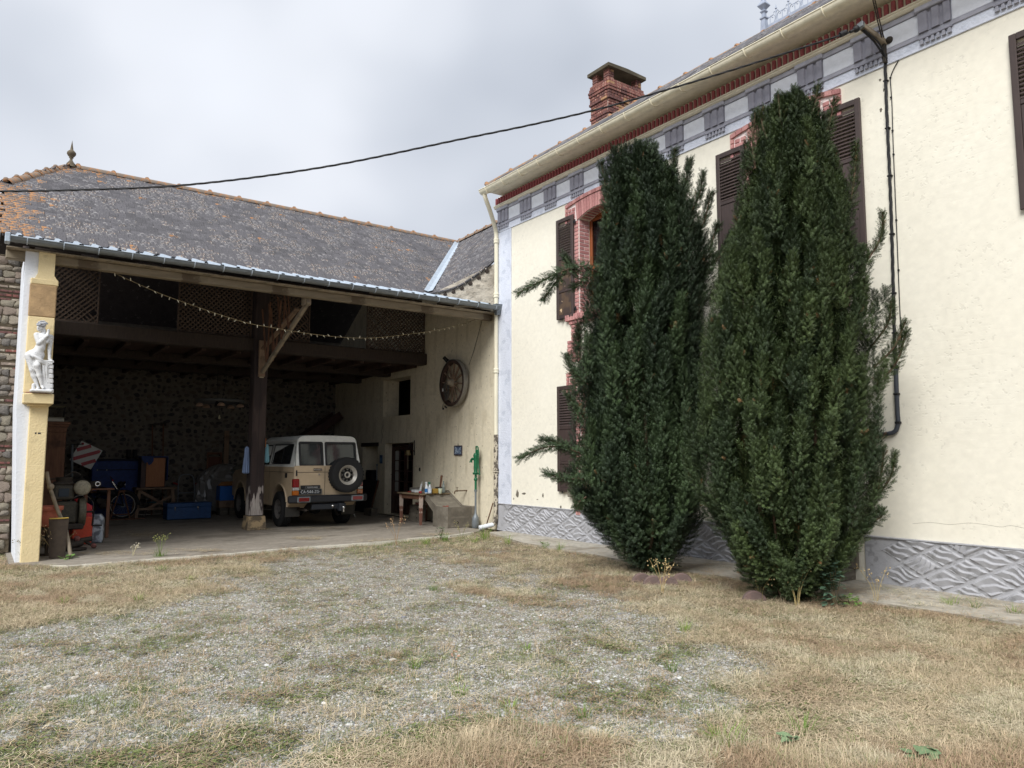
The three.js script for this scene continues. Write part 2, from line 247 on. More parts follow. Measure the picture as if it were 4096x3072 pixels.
// cornice, dentils, gutter
{
  part(house, 'cornice_moulding', profZ([[FX - 0.001, 7.302], [FX - 0.075, 7.302], [FX - 0.10, 7.325], [FX - 0.10, 7.345], [FX - 0.115, 7.352], [FX - 0.115, 7.372], [FX - 0.001, 7.372]], HZ0 - 0.04, HZ1), MAT.corniceCream);
  part(house, 'dentil_band', bb(FX - 0.05, FX - 0.001, 7.3725, 7.556, HZ0 - 0.02, HZ1, 0.004), MAT.corniceCream);
  const dg = (() => { const g = cbox(0.05, 0.160, 0.056, 0.012); return g; })();
  for (let z = HZ0 + 0.03, i = 0; z < HZ1 - 0.05; z += 0.0945, i++) { const d = part(house, 'dentil', dg, MAT.dentil); d.position.set(FX - 0.07, 7.463, z); }
  const cove = []; for (let k = 0; k <= 8; k++) { const a = k / 8 * Math.PI / 2; cove.push([FX - 0.12 - 0.34 * Math.sin(a) * 1.0, 7.588 + 0.012 * (1 - Math.cos(a))]); }
  cove.push([FX - 0.48, 7.602], [FX - 0.48, 7.612], [FX - 0.5, 7.614], [FX - 0.5, 7.632], [FX - 0.0, 7.632], [FX - 0.0, 7.588]);
  part(house, 'eaves_cornice', profZ(cove, -13.55, HZ1), MAT.corniceCream);
  // half round gutter
  const gx = 8.83, gy = 7.535, R = 0.1, o = []; for (let k = 0; k <= 14; k++) { const a = Math.PI + k / 14 * Math.PI; o.push([gx + R * Math.cos(a), gy + R * Math.sin(a)]); }
  for (let k = 14; k >= 0; k--) { const a = Math.PI + k / 14 * Math.PI; o.push([gx + (R - 0.006) * Math.cos(a), gy + (R - 0.006) * Math.sin(a)]); }
  const gut = part(house, 'gutter', profZ(o, -13.45, HZ1), MAT.gutterCream);
  part(gut, 'bead', rod(V(gx - R, gy, -13.45), V(gx - R, gy, HZ1), 0.011), MAT.gutterCream);
  part(gut, 'end_cap', (() => { const g = new THREE.CircleGeometry(R - 0.001, 14, Math.PI, Math.PI).toNonIndexed(); g.translate(gx, gy, -13.446); return g; })(), MAT.gutterCream);
  for (let z = -13.2; z < HZ1; z += 0.62) { const g = triKeep(new THREE.TorusGeometry(R + 0.005, 0.010, 6, 14, Math.PI)); g.rotateZ(Math.PI); part(gut, 'bracket', g.translate(gx, gy, z), MAT.gutterCream); }
  // downpipe: swan neck from the gutter, then down the corner
  const px = FX - 0.07, pz = HZ0 + 0.02;
  const dp = part(house, 'downpipe', tube([V(8.83, 7.47, -13.37), V(8.85, 7.38, -13.37), V(9.02, 7.18, -13.46), V(9.28, 6.9, -13.64), V(px, 6.74, pz - 0.01), V(px, 6.5, pz), V(px, 4.5, pz), V(px, 2.1, pz)], 0.048, 60, 14), MAT.gutterCream);
  for (const y of [6.55, 5.28, 3.55]) part(dp, 'collar', lathe([[0.05, -0.06], [0.062, -0.055], [0.066, -0.03], [0.058, -0.02], [0.058, 0.01], [0.066, 0.02], [0.062, 0.05], [0.05, 0.055]], 14).translate(px, y, pz), MAT.gutterCream);
  MAT.wornPipe = mat(0xffffff, 0.8, { map: tex(256, (u, v) => { const n = sstep(0.45, 0.6, fbm(u, v, 9, 4, 300)); return lerp3([92, 84, 74], [190, 180, 160], n); }, 0.6) });
  const lp = part(house, 'lower_pipe', triUV(tube([V(px, 2.11, pz), V(px, 1.2, pz), V(px, 0.4, pz), V(px - 0.01, 0.2, pz), V(px - 0.06, 0.11, pz - 0.03)], 0.05, 30, 14)), MAT.wornPipe);
  part(lp, 'collar', triUV(lathe([[0.05, -0.06], [0.07, -0.05], [0.07, -0.02], [0.058, -0.01], [0.07, 0.0], [0.07, 0.03], [0.05, 0.05]], 14).translate(px, 1.32, pz)), MAT.wornPipe);
  part(lp, 'spout', rod(V(px - 0.05, 0.125, pz - 0.02), V(px - 0.36, 0.06, pz - 0.12), 0.05, 0.052, 14), mat(0xd9dde2, 0.5));
}
// plinth: slabs carved with diamonds, each one a chiselled piece
{
  part(house, 'plinth_core', bb(FX - 0.02, FX - 0.0005, 0.0, 0.575, HZ0 - 0.01, -7.05, 0.004), MAT.plinths[0]);
  part(house, 'plinth_core', bb(FX - 0.02, FX - 0.0005, 0.0, 0.575, -5.28, HZ1, 0.004), MAT.plinths[0]);
  const mk = (kind, v) => { // kind: full diamond, upper half, lower half
    const N = 14, W = 0.256, H = 0.141, pos = [], nx = rr(0, 10), ang = [0.05, 0.6, -0.6, 0.25, -0.3, 1.2][v % 6], fr = rr(10, 15);
    const hgt = (a, b) => { // a along z, b up
      const e = 1 - (Math.abs(a) / W + Math.abs(b) / H); if (e < 0.05) return 0; const w = sstep(0.05, 0.24, e);
      const ca = Math.cos(ang), sa = Math.sin(ang), q = a * ca + b * sa * 1.2, r = -a * sa + b * ca * 1.2;
      const bend = 0.035 * Math.sin(q * 12 + nx) + 0.006 * Math.sin(q * 37 + nx * 3);
      const ph = (r + bend) * fr * (0.9 + 0.25 * Math.sin(q * 9 + nx)); const t = ph - Math.floor(ph);
      return w * (0.003 + 0.023 * (t < 0.75 ? t / 0.75 : (1 - t) / 0.25));
    };
    const y0 = kind === 'low' ? 0 : -H, y1 = kind === 'top' ? 0 : H; const rows = kind === 'full' ? N * 2 : N;
    const pt = (i, j) => { const b = y0 + (y1 - y0) * j / rows, hw = W * (1 - Math.abs(b) / H), a = -hw + 2 * hw * i / (N * 2); return [-(0.004 + hgt(a, b)), b, a]; };
    for (let j = 0; j < rows; j++) for (let i = 0; i < N * 2; i++) { const A = pt(i, j), B = pt(i + 1, j), C = pt(i + 1, j + 1), D = pt(i, j + 1); pos.push(...A, ...B, ...C, ...A, ...C, ...D); }
    const g = new THREE.BufferGeometry(); g.setAttribute('position', new THREE.Float32BufferAttribute(pos, 3)); g.computeVertexNormals(); triUV(g, v * 0.37, v * 0.71); return g;
  };
  const full = [0, 1, 2, 3, 4, 5, 6].map(v => mk('full', v)), top = [0, 3].map(v => mk('low', v)), low = [1, 4].map(v => mk('top', v));
  // 'low' keeps the part above its centre line, 'top' the part below
  const put = (g, z, y) => { if (z > -7.30 && z < -5.04) return; const o = part(house, 'plinth_stone', g, MAT.plinths[Math.floor(rnd() * 3)]); o.position.set(FX - 0.018, y, z); o.scale.set(1, 0.95, 0.968); };
  const P = 0.512, z0 = -4.83 - 17 * P;
  for (let i = 0; i < 38; i++) {
    const z = z0 + i * P; if (z > 4.7) break;
    if (z > HZ0 + 0.2) { put(full[Math.floor(rnd() * 7)], z, 0.145); put(full[Math.floor(rnd() * 7)], z, 0.43); }
    const zb = z + P / 2; if (zb > HZ0 + 0.2) { put(full[Math.floor(rnd() * 7)], zb, 0.2875); put(low[i % 2], zb, 0.574); put(top[i % 2], zb, 0.002); }
  }
  part(house, 'plinth_cap', bb(FX - 0.045, FX - 0.0005, 0.5755, 0.597, HZ0 - 0.02, -7.05, 0.005), MAT.plinths[1]);
  part(house, 'plinth_cap', bb(FX - 0.045, FX - 0.0005, 0.5755, 0.597, -5.28, HZ1, 0.005), MAT.plinths[1]);
}
// windows with brick surrounds and louvred shutters
const brickG = {}; const brickOf = (w, h, d) => { const k = [w, h, d].map(q => q.toFixed(3)).join(); return brickG[k] ??= cbox(w, h, d, 0.005); };
function shutter(c, side, y0, y1, worn) {
  const sh = part(house, 'shutter', merge((() => {   // the frame
    const W = 0.55, H = y1 - y0, t = 0.04, g = [];
    for (const s of [-1, 1]) g.push(bx(t, H, 0.075, 0, H / 2, s * (W / 2 - 0.0375)));
    for (const [y, h] of [[0.04, 0.08], [H * 0.27, 0.05], [H * 0.60, 0.06], [H - 0.04, 0.08]]) g.push(bx(t, h, W - 0.152, 0, y, 0));
    return g;
  })()), MAT.shutter);
  const H = y1 - y0; sh.position.set(FX - 0.052, y0, c + side * 0.93); sh.rotation.y = side * rr(0.0, 0.035);
  const sl = shutter.g ??= cbox(0.006, 0.062, 0.396, 0.002);
  for (let y = H * 0.60 + 0.06; y < H - 0.10; y += 0.052) { const s = part(sh, 'louvre', sl, MAT.shutter); s.position.set(0, y, 0); s.rotation.z = -0.62; }
  for (const [a, b] of [[0.082, H * 0.27 - 0.027], [H * 0.27 + 0.027, H * 0.60 - 0.032]]) { const p = part(sh, 'panel', cbox(0.018, b - a, 0.396, 0.005), worn ? MAT.shutterWorn : MAT.shutter); p.position.set(0, (a + b) / 2, 0); }
  for (const y of [0.14, H - 0.16]) part(sh, 'hinge', [bx(0.02, 0.05, 0.06, 0, y, -side * 0.30), rod(V(0, y - 0.04, -side * 0.325), V(0, y + 0.04, -side * 0.325), 0.014)], MAT.metalDark);
  part(sh, 'catch', [bx(0.05, 0.012, 0.03, -0.01, -0.02, side * 0.1), bx(0.012, 0.05, 0.03, -0.035, -0.01, side * 0.1)], MAT.metalDark);
  return sh;
}
function windowAt(c, y0, spring, floorIdx, full) {
  const w = part(house, 'window', bb(FX + 0.27, FX + 0.33, spring + 0.06, spring + 0.18, c - OW, c + OW, 0.004), MAT.frameWood);
  // casements
  const fr = [];
  for (const s of [-1, 1]) { fr.push(bb(FX + 0.27, FX + 0.33, y0, spring + 0.06, c + s * 0.51 - 0.035, c + s * 0.51 + 0.035), bb(FX + 0.275, FX + 0.325, y0 + 0.04, spring + 0.055, c + s * 0.036 - 0.03, c + s * 0.036 + 0.03)); for (const y of [y0 + 0.04, (y0 + spring) / 2, spring + 0.02]) fr.push(bb(FX + 0.278, FX + 0.322, y - 0.03, y + 0.03, c + s * 0.27 - 0.20, c + s * 0.27 + 0.20)); }
  part(w, 'frame', fr, MAT.frameWood);
  for (const s of [-1, 1]) for (const [a, b] of [[y0 + 0.07, (y0 + spring) / 2 - 0.03], [(y0 + spring) / 2 + 0.03, spring - 0.01]]) part(w, 'pane', bb(FX + 0.30, FX + 0.304, a, b, c + s * 0.27 - 0.205, c + s * 0.27 + 0.205, 0.001), MAT.glass);
  for (const s of [-1, 1]) part(w, 'curtain', (() => { const pts = []; for (let k = 0; k <= 24; k++) pts.push([FX + 0.42 + 0.02 * Math.sin(k * 1.6), c + s * (0.52 - 0.3 * k / 24)]); const pos = []; for (let k = 0; k < 24; k++) { const [xa, za] = pts[k], [xb, zb] = pts[k + 1]; pos.push(xa, y0 + 0.05, za, xb, y0 + 0.05, zb, xb, spring + 0.05, zb, xa, y0 + 0.05, za, xb, spring + 0.05, zb, xa, spring + 0.05, za); } const g = new THREE.BufferGeometry(); g.setAttribute('position', new THREE.Float32BufferAttribute(pos, 3)); g.computeVertexNormals(); return triUV(g); })(), curtainMat);
  // backing of pale mortar, bricks stand 8 mm proud of it
  const topY = z => spring + 0.475 - 0.10 * Math.pow((z - c) / 0.93, 2), soff = z => spring + 0.13 * (1 - Math.pow((z - c) / OW, 2));
  const mb = 0.019, R = 0.0755, bk = (g, x, y, z, ry = 0) => { const b = part(w, 'brick', g, MAT.bricks[Math.floor(rnd() * 4)]); b.position.set(x, y, z); return b; };
  const back = []; for (const s of [-1, 1]) back.push(bb(FX - 0.012, FX - 0.0005, y0 - 0.02, spring - 0.005, s < 0 ? c - OW - 0.16 : c + OW, s < 0 ? c - OW : c + OW + 0.16, 0.002), bb(FX + 0.0015, FX + 0.265, y0, spring + 0.04, s < 0 ? c - OW + 0.0005 : c + OW - 0.006, s < 0 ? c - OW + 0.006 : c + OW - 0.0005, 0.002));
  { const s = new THREE.Shape(); s.moveTo(c - 0.93, spring - 0.02); s.lineTo(c - OW, spring - 0.02); for (let k = 0; k <= 12; k++) { const z = c - OW + 2 * OW * k / 12; s.lineTo(z, soff(z) + 0.002); } s.lineTo(c + OW, spring - 0.02); s.lineTo(c + 0.93, spring - 0.02); for (let k = 0; k <= 12; k++) { const z = c + 0.93 - 1.86 * k / 12; s.lineTo(z, topY(z)); } s.closePath(); back.push(wallShape(s, 0.0115, FX - 0.012)); }
  part(w, 'mortar', back, MAT.mortar);
  // jambs: face and reveal
  let i = 0; for (let y = y0 + 0.04; y < spring - 0.02; y += R, i++) for (const s of [-1, 1]) {
    bk(brickOf(0.02, R - mb + 0.004, 0.115), FX - 0.016, y, c + s * (OW + 0.06));
    if (i % 2) { bk(brickOf(0.118, R - mb + 0.004, 0.012), FX + 0.062, y, c + s * (OW - 0.007)); bk(brickOf(0.118, R - mb + 0.004, 0.012), FX + 0.192, y, c + s * (OW - 0.007)); } else bk(brickOf(0.244, R - mb + 0.004, 0.012), FX + 0.127, y, c + s * (OW - 0.007));
  }
  // voussoirs
  const NV = 15; for (let k = 0; k < NV; k++) {
    const a0 = (k / NV - 0.5) * 1.18 + 0.006, a1 = ((k + 1) / NV - 0.5) * 1.18 - 0.006, f = 1.06; const sh = poly([[c + a0, soff(clamp(c + a0, c - OW, c + OW)) + 0.004], [c + a1, soff(clamp(c + a1, c - OW, c + OW)) + 0.004], [c + a1 * f, topY(c + a1 * f) - 0.085], [c + a0 * f, topY(c + a0 * f) - 0.085]]);
    part(w, 'brick', wallShape(sh, 0.024, FX - 0.03), MAT.bricks[Math.floor(rnd() * 4)]);
    const b = bk(brickOf(0.24, 0.012, 0.064), FX + 0.13, soff(c + (a0 + a1) / 2) - 0.006, c + (a0 + a1) / 2); if (Math.abs(a0 + a1) > 1.05) b.scale.z = 0.5;
  }
  // shoulders
  for (const s of [-1, 1]) for (let r = 0; r < 4; r++) { const y = spring + 0.02 + r * R; const L = r % 2 ? [[0.645, 0.75], [0.76, 0.86]] : [[0.65, 0.86]]; for (const [a, b] of L) { if (y + R / 2 > topY(c + s * b) - 0.08) continue; bk(brickOf(0.022, R - mb + 0.004, b - a - 0.012), FX - 0.016, y, c + s * (a + b) / 2); } }
  // hood: a proud border of bricks over the arch and down its ends
  const NH = 16; for (let k = 0; k < NH; k++) { const za = c - 0.93 + 1.86 * k / NH + 0.005, zb = c - 0.93 + 1.86 * (k + 1) / NH - 0.005; part(w, 'brick', wallShape(poly([[za, topY(za) - 0.07], [zb, topY(zb) - 0.07], [zb, topY(zb)], [za, topY(za)]]), 0.048, FX - 0.05), MAT.bricks[k % 4]); }
  for (const s of [-1, 1]) for (let k = 0; k < 4; k++) { const y = spring + 0.02 + k * 0.079; if (y < topY(c + s * 0.9) - 0.08) bk(brickOf(0.045, 0.07, 0.055), FX - 0.026, y, c + s * 0.90); }
  // sill
  if (floorIdx === 1) {
    for (let k = 0; k < 24; k++) bk(brickOf(0.075, 0.12, 0.066), FX - 0.038, y0 - 0.055, c - 0.93 + 0.0388 + k * 0.0775);
    for (let k = 0; k < 14; k++) bk(brickOf(0.045, 0.07, 0.105), FX - 0.023, y0 - 0.155, c - 0.84 + 0.06 + k * 0.12);
    part(w, 'sill', bb(FX + 0.0, FX + 0.27, y0 - 0.02, y0 + 0.01, c - OW, c + OW, 0.004), MAT.concrete);
    // brick strips that run down to the window below
    for (const s of [-1, 1]) { let r = 0; part(w, 'mortar', bb(FX - 0.008, FX - 0.0005, y0 - 0.98, y0 - 0.20, c + s * 0.65 - 0.15, c + s * 0.65 + 0.15, 0.002), MAT.mortar);
      for (let y = y0 - 0.235; y > y0 - 0.97; y -= R, r++) { const wide = r % 8 >= 4; const outer = s * (wide ? 0.92 : 0.80), inner = s * 0.50; const cut = (r % 2 ? 0.45 : 0.6); const m = outer + (inner - outer) * cut; for (const [a, b] of [[outer, m], [m, inner]]) bk(brickOf(0.02, R - mb + 0.004, Math.abs(b - a) - 0.012), FX - 0.016, y, c + (a + b) / 2); } }
  } else if (full !== 'door') {
    part(w, 'sill', bb(FX - 0.10, FX + 0.27, y0 - 0.14, y0 - 0.002, c - 0.86, c + 0.86, 0.012), MAT.concrete);
    for (const s of [-1, 1]) { for (let r = 0; r < 3; r++) bk(brickOf(0.04, 0.065, 0.22 - r * 0.05), FX - 0.022, y0 - 0.30 - r * 0.072, c + s * 0.62); part(w, 'corbel', bb(FX - 0.08, FX - 0.001, y0 - 0.26, y0 - 0.141, c + s * 0.62 - 0.12, c + s * 0.62 + 0.12, 0.02), MAT.concrete); }
  }
  return w;
}
const curtainMat = pmat(0xe8e6de, 0.95, { transmission: 0.3, thickness: 0, side: THREE.DoubleSide });
WC.forEach((c, i) => {
  windowAt(c, 4.42, 6.32, 1, ''); for (const s of [-1, 1]) shutter(c, s, 4.38, 6.45, i === 0 && s < 0);
  if (i !== 1) { windowAt(c, 0.98, 2.88, 0, ''); for (const s of [-1, 1]) shutter(c, s, 0.93, 3.02, false); }
});
{ // front door between the trees
  const c = WC[1], d = part(house, 'front_door', bb(FX + 0.2, FX + 0.26, 0.16, 2.9, c - 0.54, c + 0.54, 0.008), MAT.doorWood);
  for (const s of [-1, 1]) for (const [a, b] of [[0.3, 0.9], [1.0, 2.7]]) part(d, 'panel', bb(FX + 0.18, FX + 0.199, a, b, c + s * 0.27 - 0.18, c + s * 0.27 + 0.18, 0.01), MAT.doorWood);
  part(d, 'handle', sph(0.035, FX + 0.15, 1.15, c + 0.08), MAT.chrome);
  part(house, 'door_step', bb(FX - 0.34, FX + 0.19, 0.0, 0.15, c - 0.82, c + 0.82, 0.01), MAT.concrete);
  for (const s of [-1, 1]) part(house, 'door_jamb', bb(FX - 0.05, FX - 0.0005, 0.151, 0.6, c + s * 0.72 - 0.16, c + s * 0.72 + 0.16, 0.01), MAT.concrete);
}
// worn patches where the render has come off near the corner, little pits of bare plaster
{
  const patch = (px, py, w, h) => { const p = PX(px, py, FX), s = new THREE.Shape(); const n = 11; for (let k = 0; k < n; k++) { const a = k / n * 6.283, q = rr(0.55, 1.1); const z = p.z + Math.cos(a) * w * q, y = p.y + Math.sin(a) * h * q; k ? s.lineTo(z, y) : s.moveTo(z, y); } s.closePath(); part(house, 'bare_patch', wallShape(s, 0.002, FX - 0.0022), MAT.concreteGrey); };
  { const crack = (pts, r) => part(house, 'hairline_crack', tube(pts.map(p => PX(p[0], p[1], FX - 0.0005)), r, 30, 4), MAT.concreteGrey); crack([[3650, 2095], [3720, 2090], [3800, 2098], [3880, 2092], [3950, 2100], [4010, 2108], [4040, 2102], [4095, 2112]], 0.0012); }
  for (const a of [[2070, 1975, 0.06, 0.09], [2096, 1975, 0.08, 0.03], [2055, 1995, 0.02, 0.03], [2172, 1982, 0.03, 0.05], [2243, 2030, 0.03, 0.04], [2150, 1998, 0.03, 0.01], [3524, 440, 0.02, 0.03], [3520, 320, 0.02, 0.02], [3535, 360, 0.012, 0.03]]) patch(...a);
}
// roof: slates, hip and ridge tiles, cresting, chimney
const slateTex = [0, 1, 2, 3].map(i => tex(256, (u, v) => { const n = fbm(u, v, 6, 4, 400 + i), f = fbm(u, v, 40, 2, 410 + i), p = sstep(i === 0 ? 0.72 : 0.56, i === 0 ? 0.78 : 0.64, fbm(u, v, 7, 4, 420 + i)), q = sstep(0.6, 0.68, fbm(u, v, 9, 4, 430 + i)), og = sstep(0.48, 0.6, fbm(u, v, 6, 4, 440 + i)); let c = lerp3([98, 95, 98], [68, 66, 69], n); if (i === 1) c = lerp3(c, [142, 139, 138], p * 0.7); if (i === 2) { c = lerp3(c, [182, 124, 70], og * 0.85); c = lerp3(c, [178, 170, 155], p * 0.4); } if (i === 3) { c = lerp3(c, [168, 164, 158], p * 0.8); c = lerp3(c, [150, 110, 74], q * 0.5); } if (i === 0) c = lerp3(c, [140, 138, 138], p * 0.6); return mul3(c, 0.88 + 0.22 * f); }, 1));
MAT.slates = slateTex.map(t => mat(0xffffff, 0.75, { map: t, bumpMap: concreteBump, bumpScale: 0.003 }));
const slateG = [0, 1, 2].map(k => { // thin slab, one lower corner broken off
  const c1 = [0.05, 0.18, 0.02][k], c2 = [0.08, 0.03, 0.22][k]; const g = triKeep(new THREE.ExtrudeGeometry(poly([[-0.5 + c1, 0], [0.5 - c2, 0], [0.5, c2 * 0.8], [0.5, 1], [-0.5, 1], [-0.5, c1 * 0.8]]), { depth: 1, bevelEnabled: false })); // x width, y up the slope, z thickness
  const p = g.attributes.position, uv = g.attributes.uv; for (let i = 0; i < p.count; i++) uv.setXY(i, p.getX(i) + 0.5, p.getY(i)); return g;
});
/* lays slates over a patch. at(u, v) -> point (u along 0..1, v up 0..1); choose(point) -> material index */
function slateField(parent, at, lenU, lenV, expo, wid, choose, keepFirst, inside = () => true) {
  const list = [], rows = Math.max(2, Math.round(lenV / expo));
  for (let r = 0; r < rows; r++) { const v = r / rows; let L = lenU(v); let u = -rr(0, wid) / L; while (u < 1) { const w = wid * rr(0.72, 1.25) / L; const uc = u + w / 2; const m = 0.5 * (lenU(v) - lenU(Math.min(1, v + 0.9 / rows))) / L; if (uc - w / 2 > m - 0.07 / L && uc + w / 2 < 1 - m * (lenU.one ? 0 : 1) + 0.05 / L && inside(uc, v)) list.push([uc, v, w * L, r]); u += w; } }
  const buckets = {}; const m4 = new THREE.Matrix4(), q = new THREE.Quaternion();
  let kept = 0;
  for (const [u, v, w, r] of list) {
    const e = 1e-3, p = at(u, v), du = at(Math.min(1, u + e), v).sub(at(u - e, v)).normalize(), dv = at(u, v + e).sub(at(u, Math.max(0, v - e))).normalize(), n = du.clone().cross(dv).normalize();
    const up = n.clone().cross(du).normalize(); m4.makeBasis(du, up, n); q.setFromRotationMatrix(m4);
    q.multiply(new THREE.Quaternion().setFromEuler(new THREE.Euler(0.06 + rr(-0.02, 0.03), rr(-0.02, 0.02), rr(-0.03, 0.03))));
    const th = rr(0.012, 0.024), len = expo * (u * 1 > 0.93 || u < 0.07 || v > 0.9 ? 1.25 : 2.1); p.addScaledVector(n, 0.012 + rr(0, 0.006));
    const k = Math.floor(rnd() * 3), mi = choose(p, u, v), tone = rr(0.72, 1.15);
    if (kept < keepFirst) { kept++; const o = part(parent, 'slate', slateG[k], MAT.slates[mi]); o.position.copy(p); o.quaternion.copy(q); o.scale.set(w * 0.985, len, th); }
    else (buckets[k + '_' + mi] ??= []).push([new THREE.Matrix4().compose(p, q, V(w * 0.985, len, th)), tone]);
  }
  for (const key in buckets) { const [k, mi] = key.split('_').map(Number), L = buckets[key]; const im = shadow(new THREE.InstancedMesh(slateG[k], MAT.slates[mi], L.length)); im.name = 'slates'; im.userData.kind = 'stuff'; const c = new THREE.Color(); L.forEach(([m, t], i) => { im.setMatrixAt(i, m); im.setColorAt(i, c.setRGB(t, t, t)); }); parent.add(im); }
}
MAT.ridgeTile = mat(0xffffff, 0.9, { map: tex(256, (u, v) => { const o = sstep(0.45, 0.62, fbm(u, v, 6, 4, 450)), g = sstep(0.5, 0.65, fbm(u, v, 8, 4, 452)); let c = lerp3([126, 112, 100], [168, 116, 74], o * 0.8); return lerp3(c, [128, 124, 114], g * 0.65); }, 0.5) });
function ridgeTiles(parent, a, b, step = 0.4, drop = 0.06) {
  const d = b.clone().sub(a), n = Math.round(d.length() / step), dir = d.clone().normalize();
  const half = ridgeTiles.g ??= (() => { const g = triKeep(new THREE.CylinderGeometry(0.11, 0.11, 1, 10, 1, true, 0, Math.PI)); g.rotateZ(Math.PI / 2); g.rotateX(0); return triUV(g); })();
  const knob = ridgeTiles.k ??= triUV(merge([sph(0.055, 0, 0.1, 0, 8, 6), (() => { const g = triKeep(new THREE.CylinderGeometry(0.125, 0.125, 0.07, 10, 1, true, 0, Math.PI)); g.rotateZ(Math.PI / 2); return g; })()]));
  for (let i = 0; i < n; i++) { const p = a.clone().addScaledVector(d, (i + 0.5) / n); const t = part(parent, 'ridge_tile', half, MAT.ridgeTile); t.position.copy(p).y -= drop; const xd = dir.clone(), zd = xd.clone().cross(V(0, 1, 0)).normalize(), yd = zd.clone().cross(xd); t.quaternion.setFromRotationMatrix(new THREE.Matrix4().makeBasis(xd, yd, zd)); t.rotateX(Math.PI / 2 * 0); t.scale.set(step * 1.0, 1, 1); t.rotateZ(rr(-0.01, 0.01));
    const k = part(t, 'joint', knob, MAT.ridgeTile); k.position.x = -0.5; k.scale.set(1 / (step), 1, 1); }
}
{
  const EY = 7.645, EX = 8.92, RX = 13.4, RY = 10.80, RZ = -9.23, CZ = -13.56;
  const quadG = (pts) => { const g = new THREE.BufferGeometry(), pos = []; for (let i = 1; i < pts.length - 1; i++) pos.push(...pts[0].toArray(), ...pts[i].toArray(), ...pts[i + 1].toArray()); g.setAttribute('position', new THREE.Float32BufferAttribute(pos, 3)); g.computeVertexNormals(); return triUV(g); };
  const A = V(EX, EY, CZ), B = V(EX, EY, HZ1 + 0.4), R0 = V(RX, RY, RZ), R1 = V(RX, RY, 1.2), C = V(17.9, EY, CZ), D = V(17.9, EY, HZ1 + 0.4);
  const roof = part(house, 'roof', merge([quadG([B, A, R0, R1]), quadG([A, C, R0]), quadG([C, D, R1, R0]), quadG([D, B, R1])]), MAT.slates[0]);
  const at = (u, v) => { const l = A.clone().lerp(R0, v), r = B.clone().lerp(R1, v); return l.lerp(r, u); };
  slateField(roof, at, v => mix(B.z - A.z, R1.z - R0.z, v), 5.4, 0.2, 0.24, () => [0, 0, 1, 3, 1][Math.floor(rnd() * 5)], 0, (u, v) => u > 0.25 / 12);
  const at2 = (u, v) => { const l = C.clone().lerp(R0, v), r = A.clone().lerp(R0, v); return l.lerp(r, u); };
  slateField(roof, at2, v => 9 * (1 - v) + 0.01, 5.8, 0.22, 0.26, () => [0, 0, 1, 3][Math.floor(rnd() * 4)], 0, (u, v) => { const L = 9 * (1 - v) + 0.01; return v < 0.93 && u > 0.4 / L && u < 1 - 0.42 / L; });
  ridgeTiles(roof, A.clone().lerp(R0, 0.02), R0, 0.62, 0.04);
  ridgeTiles(roof, R0, R1, 0.6, 0.04);
  // zinc finial and cresting on the ridge
  MAT.crest = mat(0xffffff, 0.55, { map: fineMap([160, 168, 184], 0.08, 460), metalness: 0.15 });
  const f4 = pts => { const g = lathe(pts, 4); g.rotateY(Math.PI / 4); const q = g.index ? g.toNonIndexed() : g; q.computeVertexNormals(); return triUV(q); };
  const fin = part(house, 'ridge_finial', f4([[0.17, -0.1], [0.12, 0.55], [0.17, 0.58], [0.17, 0.63], [0.09, 0.66], [0.09, 0.80], [0.15, 0.86], [0.15, 0.89], [0.07, 0.92], [0.24, 1.10], [0.24, 1.13], [0.1, 1.30], [0.09, 1.36], [0.14, 1.40], [0.14, 1.44], [0.05, 1.47], [0.04, 2.3], [0.0, 2.6]]), MAT.crest); fin.position.copy(R0); fin.scale.setScalar(0.58);
  const scroll = []; const tb = (pts, r = 0.016) => tube(pts.map(p => V(0, p[1], p[0])), r, 14, 5);
  const unit = triUV(merge([tb([[0, 0], [0, 0.62]], 0.02), tb([[-0.26, 0.02], [-0.08, 0.12], [-0.06, 0.34], [-0.16, 0.42], [-0.21, 0.34], [-0.15, 0.30]]), tb([[0.26, 0.02], [0.08, 0.12], [0.06, 0.34], [0.16, 0.42], [0.21, 0.34], [0.15, 0.30]]), tb([[-0.01, 0.46], [-0.08, 0.52], [-0.11, 0.46]]), tb([[0.01, 0.46], [0.08, 0.52], [0.11, 0.46]]), tb([[-0.28, 0.1], [-0.28, 0.42]], 0.015), tb([[-0.28, 0.36], [-0.34, 0.42]]), tb([[-0.28, 0.36], [-0.22, 0.42]]), sph(0.045, 0, 0.62, 0, 6, 5), (() => { const g = triKeep(new THREE.ConeGeometry(0.035, 0.16, 5)); return g.translate(0, 0.72, 0); })(), bx(0.05, 0.05, 0.56, 0, 0.2, 0).scale(0.4, 0.3, 0.3)]));
  part(house, 'cresting_rail', bb(RX - 0.05, RX + 0.05, RY + 0.03, RY + 0.13, RZ + 0.12, 1.2, 0.01), MAT.crest);
  for (let i = 0; i < 34; i++) { const u = part(house, 'cresting', unit, MAT.crest); u.position.set(RX, RY + 0.1, RZ + 0.3 + i * 0.30); u.scale.setScalar(0.54); }
  // chimney of bricks with a slab on four little piers
  const cx0 = 11.5, cz1 = -12.16, cw = 1.15, cd = 0.62, top = 10.49, ch = part(house, 'chimney', merge([bb(cx0 + 0.012, cx0 + cw - 0.012, 8.4, top, cz1 - cd + 0.012, cz1 - 0.012, 0.003)]), mat(0xa8968c, 0.95));
  const cb = (w, h, d, x, y, z) => { const b = part(ch, 'brick', brickOf(w, h, d), MAT.oldBricks[rnd() < 0.06 ? 4 : Math.floor(rnd() * 4)]); b.position.set(x, y, z); };
